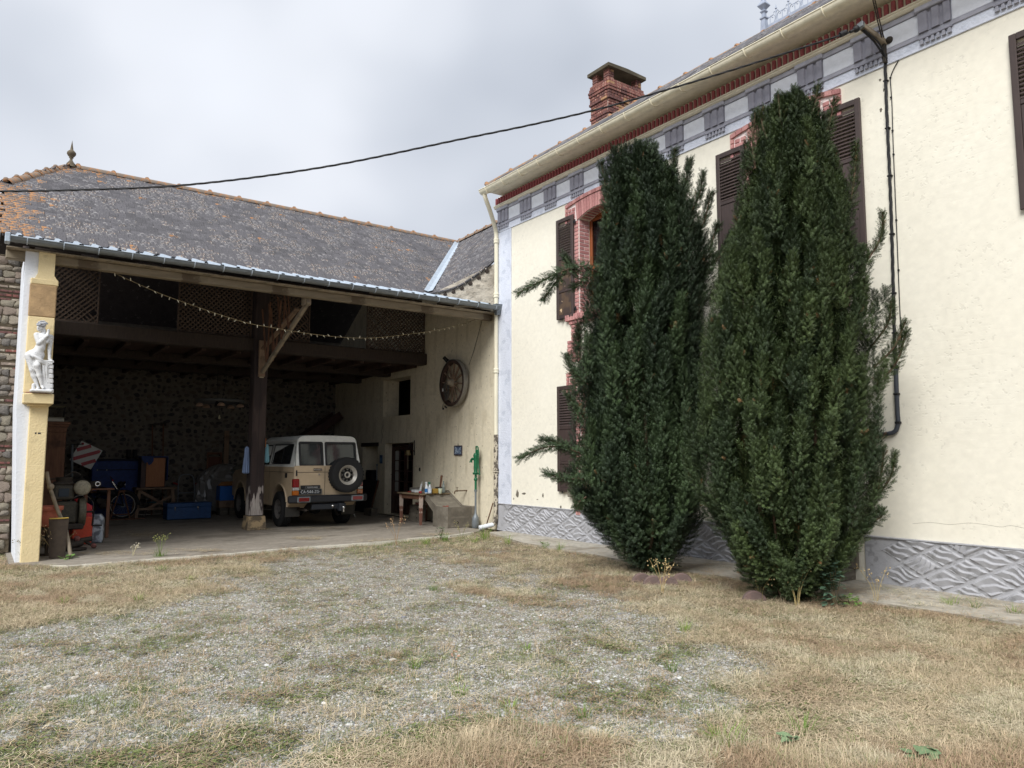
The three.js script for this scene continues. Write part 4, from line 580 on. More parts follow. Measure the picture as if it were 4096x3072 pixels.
// =====================================================================
// THE CAR
// =====================================================================
function textTex(w, h, draw) { const c = document.createElement('canvas'); c.width = w; c.height = h; const x = c.getContext('2d'); draw(x, w, h); const t = new THREE.CanvasTexture(c); t.colorSpace = THREE.SRGBColorSpace; return t; }
function plateMesh(parent, name, w, h, t, m = {}) { const g = new THREE.PlaneGeometry(w, h); const o = shadow(new THREE.Mesh(g, mat(0xffffff, 0.5, { map: t, ...m }))); o.name = name; parent.add(o); return o; }
{
  const car = thing('off_road_car', 'beige off road car with white roof and a spare wheel on its rear door', 'car', [6.57, 0, -17.38], 0.018);
  const beige = pmat(0xffffff, 0.45, { map: fineMap([186, 166, 138], 0.05, 600, 1), clearcoat: 0.25, clearcoatRoughness: 0.4 }), white = pmat(0xffffff, 0.5, { map: fineMap([206, 208, 204], 0.06, 601, 0.8), clearcoat: 0.2, clearcoatRoughness: 0.4 }), blk = mat(0x15161a, 0.55), dkGlass = pmat(0x4c565c, 0.05, { transmission: 0.85, thickness: 0 });
  const HW = 0.815;
  const prof = new THREE.Shape(); prof.moveTo(0.90, 0.66); prof.lineTo(0.92, 1.385); prof.lineTo(-2.05, 1.385); prof.lineTo(-2.4, 1.30); prof.lineTo(-3.5, 1.24); prof.lineTo(-3.72, 1.12); prof.lineTo(-3.72, 0.6); prof.lineTo(-3.46, 0.56); prof.absarc(-3.0, 0.46, 0.47, 0.2 + Math.PI, 2 * Math.PI - 0.06, true); prof.lineTo(-2.5, 0.50); prof.lineTo(-0.55, 0.48); prof.absarc(0, 0.48, 0.5, Math.PI, 0.0, true); prof.lineTo(0.62, 0.56); prof.closePath();
  const bg = triKeep(new THREE.ExtrudeGeometry(prof, { depth: 2 * HW - 0.08, bevelEnabled: true, bevelSize: 0.03, bevelThickness: 0.04, bevelSegments: 3, curveSegments: 16 })); bg.rotateY(-Math.PI / 2); bg.translate(HW - 0.04, 0, 0);
  // profile z runs along the shape's x: after the turn x -> z
  const body = part(car, 'body', triUV(bg), beige);
  part(body, 'belt_line', [bb(-HW - 0.032 + 0.03, -HW + 0.031 - 0.03 + 0.0, 1.262, 1.27, -2.0, 0.88, 0.001).translate(-0.012, 0, 0), bb(-HW + 0.05, HW - 0.05, 1.262, 1.27, 0.948, 0.953, 0.001)], blk);
  // wheel arch flares
  for (const s of [-1, 1]) for (const [z, r] of [[0, 0.51], [-3.0, 0.48]]) { const g = triKeep(new THREE.TorusGeometry(r, 0.035, 8, 22, Math.PI)); g.rotateY(Math.PI / 2); part(body, 'arch_flare', triUV(g.translate(s * (HW - 0.012), 0.48, z)), beige); }
  // greenhouse: sides and rear as panels with window openings, leaning inwards
  const lean = (g, f) => { const p = g.attributes.position; for (let i = 0; i < p.count; i++) { const q = f(p.getX(i), p.getY(i), p.getZ(i)); p.setXYZ(i, q[0], q[1], q[2]); } g.computeVertexNormals(); return triUV(g); };
  const rrect = (x0, y0, x1, y1, r) => { const h = new THREE.Path(); h.moveTo(x0 + r, y0); h.lineTo(x1 - r, y0); h.quadraticCurveTo(x1, y0, x1, y0 + r); h.lineTo(x1, y1 - r); h.quadraticCurveTo(x1, y1, x1 - r, y1); h.lineTo(x0 + r, y1); h.quadraticCurveTo(x0, y1, x0, y1 - r); h.lineTo(x0, y0 + r); h.quadraticCurveTo(x0, y0, x0 + r, y0); return h; };
  const sideWins = [[-0.62, 1.46, 0.62, 1.90], [-1.66, 1.44, -0.78, 1.89]], rearWins = [[-0.665, 1.43, -0.155, 1.925], [-0.045, 1.43, 0.665, 1.925]];
  for (const s of [-1, 1]) {
    const sh = poly([[0.89, 1.387], [0.80, 2.0], [-1.35, 2.0], [-1.95, 1.387]]); sideWins.forEach(w => sh.holes.push(rrect(...w, 0.05)));
    const f = (a, y, d) => [s * (HW - 0.115 * (y - 1.387) / 0.61 - d), y, a];
    const g = triKeep(new THREE.ExtrudeGeometry(sh, { depth: 0.035, bevelEnabled: false, curveSegments: 6 })); const pan = part(car, 'cabin_side', (() => { const q = lean(g, f); if (s < 0) { } return q; })(), white);
    for (const w of sideWins) { const gs = triKeep(new THREE.ExtrudeGeometry(new THREE.Shape(rrect(w[0] + 0.004, w[1] + 0.004, w[2] - 0.004, w[3] - 0.004, 0.048).getPoints(6)), { depth: 0.004, bevelEnabled: false })); part(pan, 'side_window', lean(gs, (a, y, d) => f(a, y, d + 0.014)), dkGlass);
      const rim = new THREE.Shape(rrect(w[0] - 0.012, w[1] - 0.012, w[2] + 0.012, w[3] + 0.012, 0.06).getPoints(6)); rim.holes.push(rrect(w[0] + 0.012, w[1] + 0.012, w[2] - 0.012, w[3] - 0.012, 0.045)); part(pan, 'window_seal', lean(triKeep(new THREE.ExtrudeGeometry(rim, { depth: 0.008, bevelEnabled: false })), (a, y, d) => f(a, y, d - 0.009)), blk); }
    part(pan, 'mullion', lean(triKeep(new THREE.ExtrudeGeometry(poly([[0.0, 1.462], [0.025, 1.462], [0.025, 1.898], [0.0, 1.898]]), { depth: 0.01, bevelEnabled: false })), (a, y, d) => f(a, y, d + 0.004)), blk);
  }
  { const sh = poly([[-HW + 0.02, 1.387], [HW - 0.02, 1.387], [0.715, 2.0], [-0.715, 2.0]]); rearWins.forEach(w => sh.holes.push(rrect(...w, 0.04))); const f = (a, y, d) => [a, y, 0.925 - 0.11 * (y - 1.387) / 0.61 - 0.035 + d];
    const pan = part(car, 'cabin_rear', lean(triKeep(new THREE.ExtrudeGeometry(sh, { depth: 0.035, bevelEnabled: false, curveSegments: 6 })), f), white);
    for (const w of rearWins) { part(pan, 'rear_window', lean(triKeep(new THREE.ExtrudeGeometry(new THREE.Shape(rrect(w[0] + 0.004, w[1] + 0.004, w[2] - 0.004, w[3] - 0.004, 0.035).getPoints(6)), { depth: 0.004, bevelEnabled: false })), (a, y, d) => f(a, y, d + 0.016)), pmat(0x8b989c, 0.05, { transmission: 0.9, thickness: 0 })); const rim = new THREE.Shape(rrect(w[0] - 0.035, w[1] - 0.03, w[2] + 0.035, w[3] + 0.035, 0.05).getPoints(6)); rim.holes.push(rrect(w[0] + 0.01, w[1] + 0.01, w[2] - 0.01, w[3] - 0.01, 0.035)); part(pan, 'window_seal', lean(triKeep(new THREE.ExtrudeGeometry(rim, { depth: 0.012, bevelEnabled: false })), (a, y, d) => f(a, y, d + 0.0352)), blk); }
  }
  part(car, 'windscreen', (() => { const g = bx(1.45, 0.86, 0.01, 0, 0, 0, 0.002); g.rotateX(-0.79); return g.translate(0, 1.69, -1.64); })(), dkGlass);
  const roofS = new THREE.Shape(); roofS.moveTo(-0.705, 1.97); roofS.quadraticCurveTo(-0.70, 2.06, -0.58, 2.085); roofS.quadraticCurveTo(0, 2.115, 0.58, 2.085); roofS.quadraticCurveTo(0.70, 2.06, 0.705, 1.97); roofS.closePath();
  const roof = part(car, 'roof', triUV(triKeep(new THREE.ExtrudeGeometry(roofS, { depth: 2.08, bevelEnabled: true, bevelSize: 0.015, bevelThickness: 0.05, bevelSegments: 3, curveSegments: 10 })).translate(0, 0, -1.3)), white);
  for (const s of [-1, 1]) part(roof, 'rain_gutter', bb(s * 0.725 - 0.012, s * 0.725 + 0.012, 1.985, 2.0, -1.35, 0.8, 0.003), white);
  for (let i = 0; i < 3; i++) part(roof, 'roof_rib', (() => { const g = triKeep(new THREE.CapsuleGeometry(0.03, 1.5, 3, 8)); g.rotateX(Math.PI / 2); g.scale(1.6, 0.5, 1); return g.translate(-0.35 + i * 0.35, 2.1, -0.2); })(), white);
  // seats seen through the glass
  for (const s of [-1, 1]) part(car, 'seat', [bx(0.46, 0.5, 0.14, s * 0.38, 1.55, -1.0, 0.05), bx(0.24, 0.16, 0.1, s * 0.38, 1.86, -1.0, 0.04)], mat(0x2c2b2d, 0.9));
  // rear doors: gap, handle, badge, plate, hinges
  part(body, 'door_gap', bb(-0.105, -0.097, 0.70, 1.38, 0.952, 0.955, 0.001), blk);
  part(body, 'door_gap', bb(-HW - 0.0, -HW + 0.004, 0.6, 1.38, -0.72, -0.712, 0.001).translate(-0.002, 0, 0), blk);
  part(body, 'door_handle', [bx(0.21, 0.05, 0.03, -0.28, 1.325, 0.965, 0.012)], MAT.chrome);
  part(body, 'lock', rod(V(-0.24, 1.215, 0.945), V(-0.24, 1.215, 0.965), 0.022), MAT.chrome);
  part(body, 'fuel_flap', bx(0.012, 0.11, 0.13, -HW - 0.002, 1.19, 0.42, 0.004), blk);
  part(body, 'hinge', bx(0.03, 0.13, 0.03, -0.77, 1.25, 0.955, 0.008), blk);
  const badge = part(body, 'badge', bx(0.46, 0.075, 0.03, -0.44, 0.935, 0.962, 0.015), blk);
  const bt = plateMesh(body, 'badge_text', 0.33, 0.06, textTex(512, 96, (x, w, h) => { x.fillStyle = '#1b1c20'; x.fillRect(0, 0, w, h); x.strokeStyle = '#9a9a9a'; x.lineWidth = 4; x.strokeRect(6, 6, w - 12, h - 12); x.fillStyle = '#a8a8a8'; x.font = 'bold 62px sans-serif'; x.textAlign = 'center'; x.fillText('TOYOTA 4WD', w / 2, 70, w - 40); })); bt.position.set(-0.40, 0.925, 0.979);
  const pl = part(body, 'number_plate', bx(0.56, 0.125, 0.012, -0.45, 0.83, 0.962, 0.003), blk);
  const pt = plateMesh(pl, 'lettering', 0.55, 0.117, textTex(1024, 218, (x, w, h) => { x.fillStyle = '#17181b'; x.fillRect(0, 0, w, h); x.strokeStyle = '#8c8f92'; x.lineWidth = 7; x.strokeRect(5, 5, w - 10, h - 10); x.fillStyle = '#c8ccd0'; x.font = '170px sans-serif'; x.textAlign = 'center'; x.fillText('\u00b7CA-544-ZG\u00b7', w / 2, 172, w - 70); })); pt.position.set(-0.45, 0.83, 0.9695);
  for (const s of [-1, 1]) { // lamps on the rear corners
    const g = (y0, y1, m, n) => part(body, n, bb(s * 0.775 - 0.072, s * 0.775 + 0.072, y0, y1, 0.88, 0.972, 0.012), m);
    g(0.93, 1.12, pmat(0x7a1015, 0.25, { clearcoat: 0.6 }), 'tail_light'); g(0.86, 0.928, pmat(0xa9a9a6, 0.25, { clearcoat: 0.5 }), 'reverse_light'); g(0.75, 0.858, pmat(0xa85a14, 0.25, { clearcoat: 0.6 }), 'turn_signal');
  }
  const bump = part(car, 'rear_bumper', [bx(1.46, 0.17, 0.16, 0, 0.665, 1.03, 0.03), (() => { const g = bx(0.26, 0.17, 0.16, 0, 0, 0, 0.03); g.rotateY(0.42); return g.translate(0.82, 0.665, 0.965); })(), (() => { const g = bx(0.26, 0.17, 0.16, 0, 0, 0, 0.03); g.rotateY(-0.42); return g.translate(-0.82, 0.665, 0.965); })()], mat(0x191b21, 0.55));
  for (const s of [-1, 1]) { part(bump, 'lamp_bezel', bx(0.30, 0.125, 0.02, s * 0.645, 0.665, 1.115, 0.01), MAT.zinc); part(bump, 'bumper_lamp', bx(0.24, 0.08, 0.015, s * 0.645, 0.665, 1.13, 0.006), pmat(0x6e1716, 0.25, { clearcoat: 0.6 })); }
  part(car, 'tow_bar', [bx(0.82, 0.13, 0.1, -0.02, 0.49, 1.0, 0.012), bx(0.1, 0.18, 0.14, 0.24, 0.47, 1.09, 0.012)], mat(0x20242b, 0.6));
  part(car, 'tow_ball', [sph(0.035, 0.28, 0.46, 1.17), rod(V(0.28, 0.36, 1.17), V(0.28, 0.45, 1.17), 0.022), sph(0.035, 0.05, 0.50, 1.08)], MAT.chrome);
  part(car, 'underbody', [bx(1.1, 0.1, 4.0, 0, 0.5, -1.5, 0.02), rod(V(-0.7, 0.42, 0), V(0.7, 0.42, 0), 0.06), sph(0.16, 0.05, 0.42, 0.02), rod(V(-0.7, 0.42, -3), V(0.7, 0.42, -3), 0.06), bx(0.9, 0.22, 0.5, 0.05, 0.5, 0.55, 0.06)], mat(0x141414, 0.9));
  part(car, 'exhaust', rod(V(-0.55, 0.42, 0.4), V(-0.55, 0.42, 1.0), 0.03), MAT.iron);
  for (const s of [-1, 1]) part(car, 'mud_flap', bx(0.34, 0.34, 0.012, s * 0.68, 0.42, 0.52, 0.004), mat(0x3a3834, 0.9));
  // wheels
  const tyreG = triUV(merge([lathe([[0.22, -0.10], [0.26, -0.115], [0.33, -0.122], [0.375, -0.108], [0.392, -0.095], [0.396, 0], [0.392, 0.095], [0.375, 0.108], [0.33, 0.122], [0.26, 0.115], [0.22, 0.10]], 40), ...(() => { const a = []; for (let k = 0; k < 34; k++) for (const [y, o] of [[-0.078, 0], [-0.026, 0.5], [0.026, 0], [0.078, 0.5]]) { const g = bx(0.05, 0.036, 0.016, 0, 0, 0.398, 0.003); g.translate(0, y, 0); g.rotateY((k + o) / 34 * 6.2832); a.push(g); } return a; })()]));
  const rimG = triUV(lathe([[0.222, -0.1], [0.232, -0.085], [0.215, -0.07], [0.20, 0.05], [0.205, 0.085], [0.232, 0.095], [0.235, 0.104], [0.215, 0.1], [0.19, 0.06], [0.165, 0.048], [0.16, 0.03]], 32));
  const discS = new THREE.Shape(); discS.absarc(0, 0, 0.192, 0, 6.2832); { const h = new THREE.Path(); h.absarc(0, 0, 0.045, 0, 6.2832, true); discS.holes.push(h); for (let k = 0; k < 8; k++) { const a = k / 8 * 6.2832, t = new THREE.Path(), q = (r, b) => [r * Math.cos(a + b), r * Math.sin(a + b)]; t.moveTo(...q(0.108, 0)); t.lineTo(...q(0.155, 0.22)); t.lineTo(...q(0.155, -0.22)); t.closePath(); discS.holes.push(t); } }
  const discG = (() => { const g = triKeep(new THREE.ExtrudeGeometry(discS, { depth: 0.008, bevelEnabled: true, bevelSize: 0.004, bevelThickness: 0.004, bevelSegments: 1, curveSegments: 32 })); g.rotateX(-Math.PI / 2); g.translate(0, 0.045, 0); return triUV(g); })(), hubG = lathe([[0.045, 0.04], [0.07, 0.055], [0.075, 0.065], [0.05, 0.07], [0.045, 0.05]], 20), nutG = cyl(0.011, 0.011, 0.02, 6);
  const steel = mat(0xffffff, 0.45, { map: fineMap([176, 172, 164], 0.12, 605, 0.3), metalness: 0.35 }), steelDk = mat(0xffffff, 0.6, { map: fineMap([120, 116, 112], 0.14, 606, 0.3), metalness: 0.3 });
  const wheel = (name, x, y, z, axis, m) => { const w = part(car, name, lathe([[0.0, -0.06], [0.18, -0.06], [0.18, -0.05], [0.0, -0.05]], 20), MAT.black); part(w, 'tyre', tyreG, MAT.rubber); part(w, 'rim', rimG, m); part(w, 'disc', discG, m); part(w, 'hub', hubG, m); for (let k = 0; k < 6; k++) { const n = part(w, 'wheel_nut', nutG, m); n.position.set(0.058 * Math.cos(k * 1.047), 0.068, 0.058 * Math.sin(k * 1.047)); } w.position.set(x, y, z); if (axis === 'L') w.rotation.z = Math.PI / 2; else if (axis === 'R') w.rotation.z = -Math.PI / 2; else w.rotation.x = Math.PI / 2; return w; };
  for (const z of [0, -3.0]) { wheel('wheel', -0.74, 0.405, z, 'L', steelDk); wheel('wheel', 0.74, 0.405, z, 'R', steelDk); }
  wheel('spare_wheel', 0.36, 1.20, 1.10, 'B', steel); part(car, 'spare_bracket', bx(0.2, 0.2, 0.16, 0.36, 1.2, 1.0, 0.01), blk);
  // mirror and cloth on the door side
  part(car, 'door_mirror', bx(0.05, 0.24, 0.16, -0.98, 1.5, -1.75, 0.02), blk);
  const antenna = part(car, 'antenna', tube([V(-0.80, 1.4, 0.94), V(-0.805, 1.7, 0.93), V(-0.80, 1.85, 0.92)], 0.006, 8, 5), blk);
}
// =====================================================================
// THINGS STORED IN THE BARN
// =====================================================================
{
  const K = (p, n) => p; // wardrobe behind the pillar
  const w = thing('wardrobe', 'tall brown wooden wardrobe standing behind the yellow pillar', 'wardrobe', [1.14, 0, -18.6]);
  part(w, 'carcass', bx(0.62, 2.1, 1.3, 0, 1.07, 0, 0.01), MAT.brownWood); part(w, 'cornice', [bx(0.74, 0.06, 1.44, 0, 2.31, 0, 0.01), bx(0.70, 0.05, 1.38, 0, 2.255, 0, 0.01)], MAT.brownWood); part(w, 'frieze', bx(0.64, 0.10, 1.32, 0, 2.175, 0, 0.006), MAT.brownWood); part(w, 'side_panel', bx(0.44, 1.75, 0.015, 0, 1.08, 0.6575, 0.01), MAT.brownWood);
  const b = thing('storage_box', 'white box lid lying on top of the wardrobe', 'box', [1.16, 2.341, -18.3]); part(b, 'tray', bx(0.5, 0.07, 0.4, 0, 0.036, 0, 0.01), mat(0xb9b5a8, 0.8)); part(b, 'handle', bx(0.5, 0.02, 0.05, 0, 0.083, 0.17, 0.006), mat(0x8d8a80, 0.8));
  const c = thing('wire_crate', 'small dark wire crate on the wardrobe', 'crate', [1.26, 2.431, -18.3]); const cg = []; for (const x of [-0.15, 0.15]) for (const z of [-0.12, 0.12]) cg.push(rod(V(x, 0, z), V(x * 1.1, 0.24, z), 0.008)); part(c, 'upright', cg, MAT.black); part(c, 'rim', [bx(0.36, 0.014, 0.26, 0, 0.006, 0), bx(0.37, 0.014, 0.014, 0, 0.24, 0.12), bx(0.37, 0.014, 0.014, 0, 0.24, -0.12), bx(0.014, 0.014, 0.26, 0.165, 0.24, 0), bx(0.014, 0.014, 0.26, -0.165, 0.24, 0)], mat(0x6f6a52, 0.8));
}
{ // striped overhang warning board hung on the wall
  const s = thing('warning_board', 'square red and white striped warning board hung as a diamond on cobble wall', 'sign', [2.29, 1.66, -22.4]);
  const g = new THREE.Group(); const plate = part(s, 'plate', cbox(0.56, 0.56, 0.012, 0.004), mat(0xd4d2cc, 0.5)); plate.rotation.z = -0.47;
  const red = mat(0xa8202c, 0.45);
  for (const [o, w, l] of [[-0.2, 0.09, 0.34], [0.0, 0.09, 0.62], [0.2, 0.09, 0.34]]) { const m = part(plate, 'stripe', cbox(w, l, 0.003, 0.001), red); m.rotation.z = -Math.PI / 4; m.position.set(-o * 0.7071, o * 0.7071, 0.0078); }
  for (const [x, y] of [[-0.22, 0.22], [0.22, 0.22], [-0.22, -0.22]]) part(plate, 'reflector', cyl(0.034, 0.034, 0.006, 14).rotateX(Math.PI / 2).translate(x, y, 0.012), mat(0xb0121e, 0.3));
}
{ // column with crank handle
  const t = thing('hoist_column', 'grey metal tube with a crank handle leaning on the cobble wall', 'tool', [1.98, 0.95, -22.2]);
  part(t, 'tube', rod(V(0, 0, 0), V(-0.03, 0.98, -0.1), 0.032), MAT.zinc); part(t, 'crank', [bar(V(-0.05, 0.02, 0.02), V(0.22, 0.0, 0.02), 0.03, 0.03), rod(V(0.2, -0.16, 0.02), V(0.2, 0.03, 0.02), 0.022)], MAT.black); part(t, 'head', bar(V(-0.06, 0.98, -0.1), V(0.22, 1.0, -0.1), 0.03, 0.03), MAT.black);
  for (const [x, y, l] of [[1.62, 1.95, 0.7], [1.72, 1.75, 0.5]]) { const h = thing('hanging_tool', l > 0.6 ? 'long dark iron tool hanging beside the wardrobe' : 'short dark iron tool hanging near the wardrobe', 'tool', [x, y, -23.1]); part(h, 'shaft', rod(V(0, -l, 0), V(0, 0, 0), 0.014), MAT.iron); part(h, 'head', bx(0.14, 0.06, 0.03, 0.02, 0, 0, 0.01), MAT.iron); }
}
const blueM = mat(0xffffff, 0.75, { map: fineMap([40, 58, 108], 0.16, 620, 0.7) });
{ // big blue tool chest, wood cabinet on a trestle table, cloths
  const b = thing('blue_cabinet', 'large royal blue metal chest against the cobble wall', 'chest', [3.02, 0, -22.75]);
  part(b, 'body', bx(1.14, 1.5, 0.6, 0, 0.76, 0, 0.02), blueM); part(b, 'lid', bx(1.18, 0.05, 0.64, 0, 1.54, 0, 0.01), mat(0x161a2a, 0.8)); part(b, 'rail', bx(0.96, 0.022, 0.02, 0, 1.27, 0.31, 0.006), MAT.black); for (const x of [-0.45, -0.23]) part(b, 'clip', bx(0.03, 0.045, 0.03, x, 1.27, 0.325, 0.006), MAT.zinc);
  const v = thing('boots', 'pair of dark rubber boots standing on the blue chest', 'boots', [3.42, 1.567, -22.75]); for (const x of [-0.08, 0.08]) part(v, 'boot', [cyl(0.065, 0.05, 0.24, 12).translate(x, 0.13, 0), bx(0.09, 0.06, 0.2, x, 0.03, 0.07, 0.02)], MAT.black);
  const t = thing('trestle_table', 'weathered wooden trestle with crossed braces beside the blue trunk', 'trestle', [3.92, 0, -22.1]);
  part(t, 'top', bx(1.0, 0.05, 0.66, 0, 0.775, 0, 0.006), MAT.paleWood); for (const s of [-1, 1]) for (const z of [-0.24, 0.24]) part(t, 'leg', bar(V(s * 0.47, 0, z * 1.25), V(s * 0.40, 0.75, z), 0.08, 0.06), MAT.paleWood);
  part(t, 'brace', bar(V(-0.38, 0.70, 0.29), V(0.40, 0.22, 0.31), 0.07, 0.03), MAT.paleWood); part(t, 'brace', bar(V(-0.2, 0.26, 0.31), V(0.36, 0.56, 0.33), 0.06, 0.03), MAT.paleWood); part(t, 'rail', bx(0.86, 0.06, 0.03, 0, 0.24, 0.30, 0.004), MAT.paleWood);
  const c = thing('wooden_cabinet', 'honey coloured wooden cabinet standing on the trestle', 'cabinet', [3.83, 0.801, -22.1]);
  part(c, 'carcass', bx(0.60, 0.80, 0.46, 0, 0.40, 0, 0.006), MAT.doorWood); part(c, 'door', bx(0.46, 0.76, 0.03, 0.05, 0.40, 0.247, 0.006), MAT.cabinet);
  const d = thing('blue_cloth', 'dark blue cloth thrown over the wooden cabinet', 'cloth', [3.83, 1.602, -22.1]);
  part(d, 'top', bx(0.66, 0.03, 0.52, 0.02, 0.017, 0, 0.014), blueM); part(d, 'side_fold', bx(0.03, 0.62, 0.46, 0.345, -0.30, 0.02, 0.012), blueM); part(d, 'front_fold', extr([[-0.30, 0.03], [-0.02, 0.03], [-0.02, -0.08], [-0.06, -0.16], [-0.12, -0.20], [-0.16, -0.12], [-0.22, -0.15], [-0.30, -0.04]], 0.015, 0.006).translate(0, 0, 0.265), blueM);
  for (const [x, z, l] of [[4.02, -23.05, 2.5], [4.3, -23.05, 2.55]]) { const h = thing('tool_handle', 'slim wooden tool handle leaning on the cobble wall behind cabinet', 'tool', [x, 0, z], 0, 'tool handles behind the cabinet'); part(h, 'handle', rod(V(0, 0, 0.15), V(-0.06, l, 0), 0.018), MAT.brownWood); part(h, 'head', bx(0.16, 0.1, 0.03, -0.06, l, 0, 0.01), MAT.iron); }
  const f = thing('folded_frame', 'folded chrome chair frame tucked under the trestle', 'chair', [3.92, 0, -22.05]); for (const x of [-0.28, -0.22, 0.24, 0.32]) part(f, 'tube', rod(V(x, 0.05, 0.1), V(x + 0.12, 0.5, -0.1), 0.013), MAT.chrome); part(f, 'seat', bx(0.42, 0.02, 0.3, 0.05, 0.4, 0.05, 0.008), mat(0x0f4a52, 0.8));
  const hand = thing('hand_truck', 'grey tubular hand truck standing by the cobble wall', 'hand truck', [4.78, 0, -22.3]); for (const s of [-1, 1]) part(hand, 'rail', tube([V(s * 0.26, 0.05, 0.14), V(s * 0.22, 0.5, 0.0), V(s * 0.18, 1.05, -0.1), V(s * 0.1, 1.12, -0.12), V(0, 1.12, -0.12)], 0.016, 20, 7), MAT.zinc); for (const y of [0.25, 0.62]) part(hand, 'rung', rod(V(-0.23, y, 0.06), V(0.23, y, 0.06), 0.012), MAT.zinc); part(hand, 'foot_plate', bx(0.5, 0.012, 0.2, 0, 0.012, 0.25, 0.004), MAT.zinc); for (const s of [-1, 1]) part(hand, 'grip', rod(V(s * 0.24, 0.86, -0.04), V(s * 0.36, 0.9, 0.06), 0.02), mat(0x8c1c1c, 0.7));
}
{ // blue trunk on the floor
  const t = thing('storage_chest', 'long blue metal trunk lying on the concrete floor', 'trunk', [4.52, 0.005, -20.9], 0.03), m = mat(0xffffff, 0.55, { map: fineMap([38, 76, 124], 0.12, 622, 0.6) });
  part(t, 'body', bx(1.08, 0.30, 0.46, 0, 0.16, 0, 0.012), m); part(t, 'lid', bx(1.10, 0.11, 0.48, 0, 0.368, 0, 0.014), m); for (const x of [-0.36, 0.2]) part(t, 'latch', [bx(0.03, 0.07, 0.02, x, 0.30, 0.245), sph(0.014, x, 0.25, 0.255, 8, 6)], MAT.chrome); part(t, 'name_plate', bx(0.10, 0.05, 0.01, -0.06, 0.23, 0.234, 0.002), m); part(t, 'rib', bx(1.09, 0.012, 0.012, 0, 0.31, 0.236, 0.003), m);
}
{ // plastic covered heap, wooden chair back, cardboard and blue box on blocks
  const sheetM = pmat(0x6d6a66, 0.35, { sheen: 0.3, clearcoat: 0.6, clearcoatRoughness: 0.3 });
  const h = thing('covered_machine', 'machine under a grey plastic sheet beside the cobble wall', 'machine', [5.75, 0, -22.35]);
  const g = triKeep(new THREE.SphereGeometry(1, 40, 26)), p = g.attributes.position; for (let i = 0; i < p.count; i++) { let x = p.getX(i), y = p.getY(i), z = p.getZ(i); const a = Math.atan2(z, x), f = 1 + 0.10 * Math.sin(a * 7 + y * 3) + 0.06 * Math.sin(a * 17 + y * 9); const sq = v => Math.sign(v) * Math.pow(Math.abs(v), 0.6); p.setXYZ(i, 0.62 * sq(x) * f * (1.1 - 0.25 * y), 0.72 + 0.70 * sq(y) * (1 - 0.22 * Math.max(0, -x)), 0.34 * sq(z) * f); } g.computeVertexNormals(); part(h, 'sheet', triUV(g), sheetM);
  const c = thing('wooden_chair', 'dark wooden chair back standing behind the plastic sheet', 'chair', [5.65, 0, -22.95]); part(c, 'back', [bx(0.42, 0.06, 0.03, 0, 1.72, 0), bx(0.05, 1.7, 0.03, -0.19, 0.85, 0), bx(0.05, 1.7, 0.03, 0.19, 0.85, 0)], MAT.brownWood); part(c, 'panel', bx(0.32, 0.4, 0.02, 0, 1.42, 0), mat(0x5a3222, 0.7));
  const pk = thing('plank', 'grey plank leaning upright on the cobble wall', 'plank', [6.0, 0, -23.05]); part(pk, 'board', bx(0.14, 2.4, 0.03, 0, 1.2, 0.02), MAT.paleWood);
  for (const [x, z] of [[5.62, -21.75], [5.86, -21.68]]) { const k = thing('concrete_block', 'pale concrete block on the floor under the blue box', 'block', [x, 0.004, z], 0, 'blocks under the blue box'); part(k, 'block', bx(0.22, 0.20, 0.4, 0, 0.1, 0, 0.01), MAT.concreteGrey); }
  const bo = thing('blue_box', 'bright blue box with open cardboard flaps near the car', 'box', [5.72, 0.207, -21.75]); part(bo, 'plinth', bx(0.46, 0.2, 0.34, 0, 0.1, 0, 0.01), MAT.paleWood); part(bo, 'body', bx(0.46, 0.40, 0.4, 0, 0.402, 0, 0.01), mat(0x1c63b4, 0.6)); part(bo, 'flap', extr([[-0.3, 0], [0.34, 0], [0.1, 0.16], [-0.2, 0.14]], 0.02, 0.002).rotateX(-0.9).translate(0.02, 0.61, 0.2), mat(0x9a6a3c, 0.9));
  const rg = thing('rag_heap', 'heap of grey rags on the covered machine', 'rags', [6.15, 1.15, -22.2]); const q = triKeep(new THREE.IcosahedronGeometry(0.36, 4)), pp = q.attributes.position; for (let i = 0; i < pp.count; i++) { const x = pp.getX(i), y = pp.getY(i), z = pp.getZ(i), n = 1 + 0.18 * Math.sin(x * 17) * Math.cos(z * 15) + 0.12 * Math.sin(y * 25 + x * 9); pp.setXYZ(i, x * n * 1.1, y * n * 0.6, z * n * 0.7); } q.computeVertexNormals(); part(rg, 'rags', triUV(q), mat(0x5b5a52, 0.95));
}
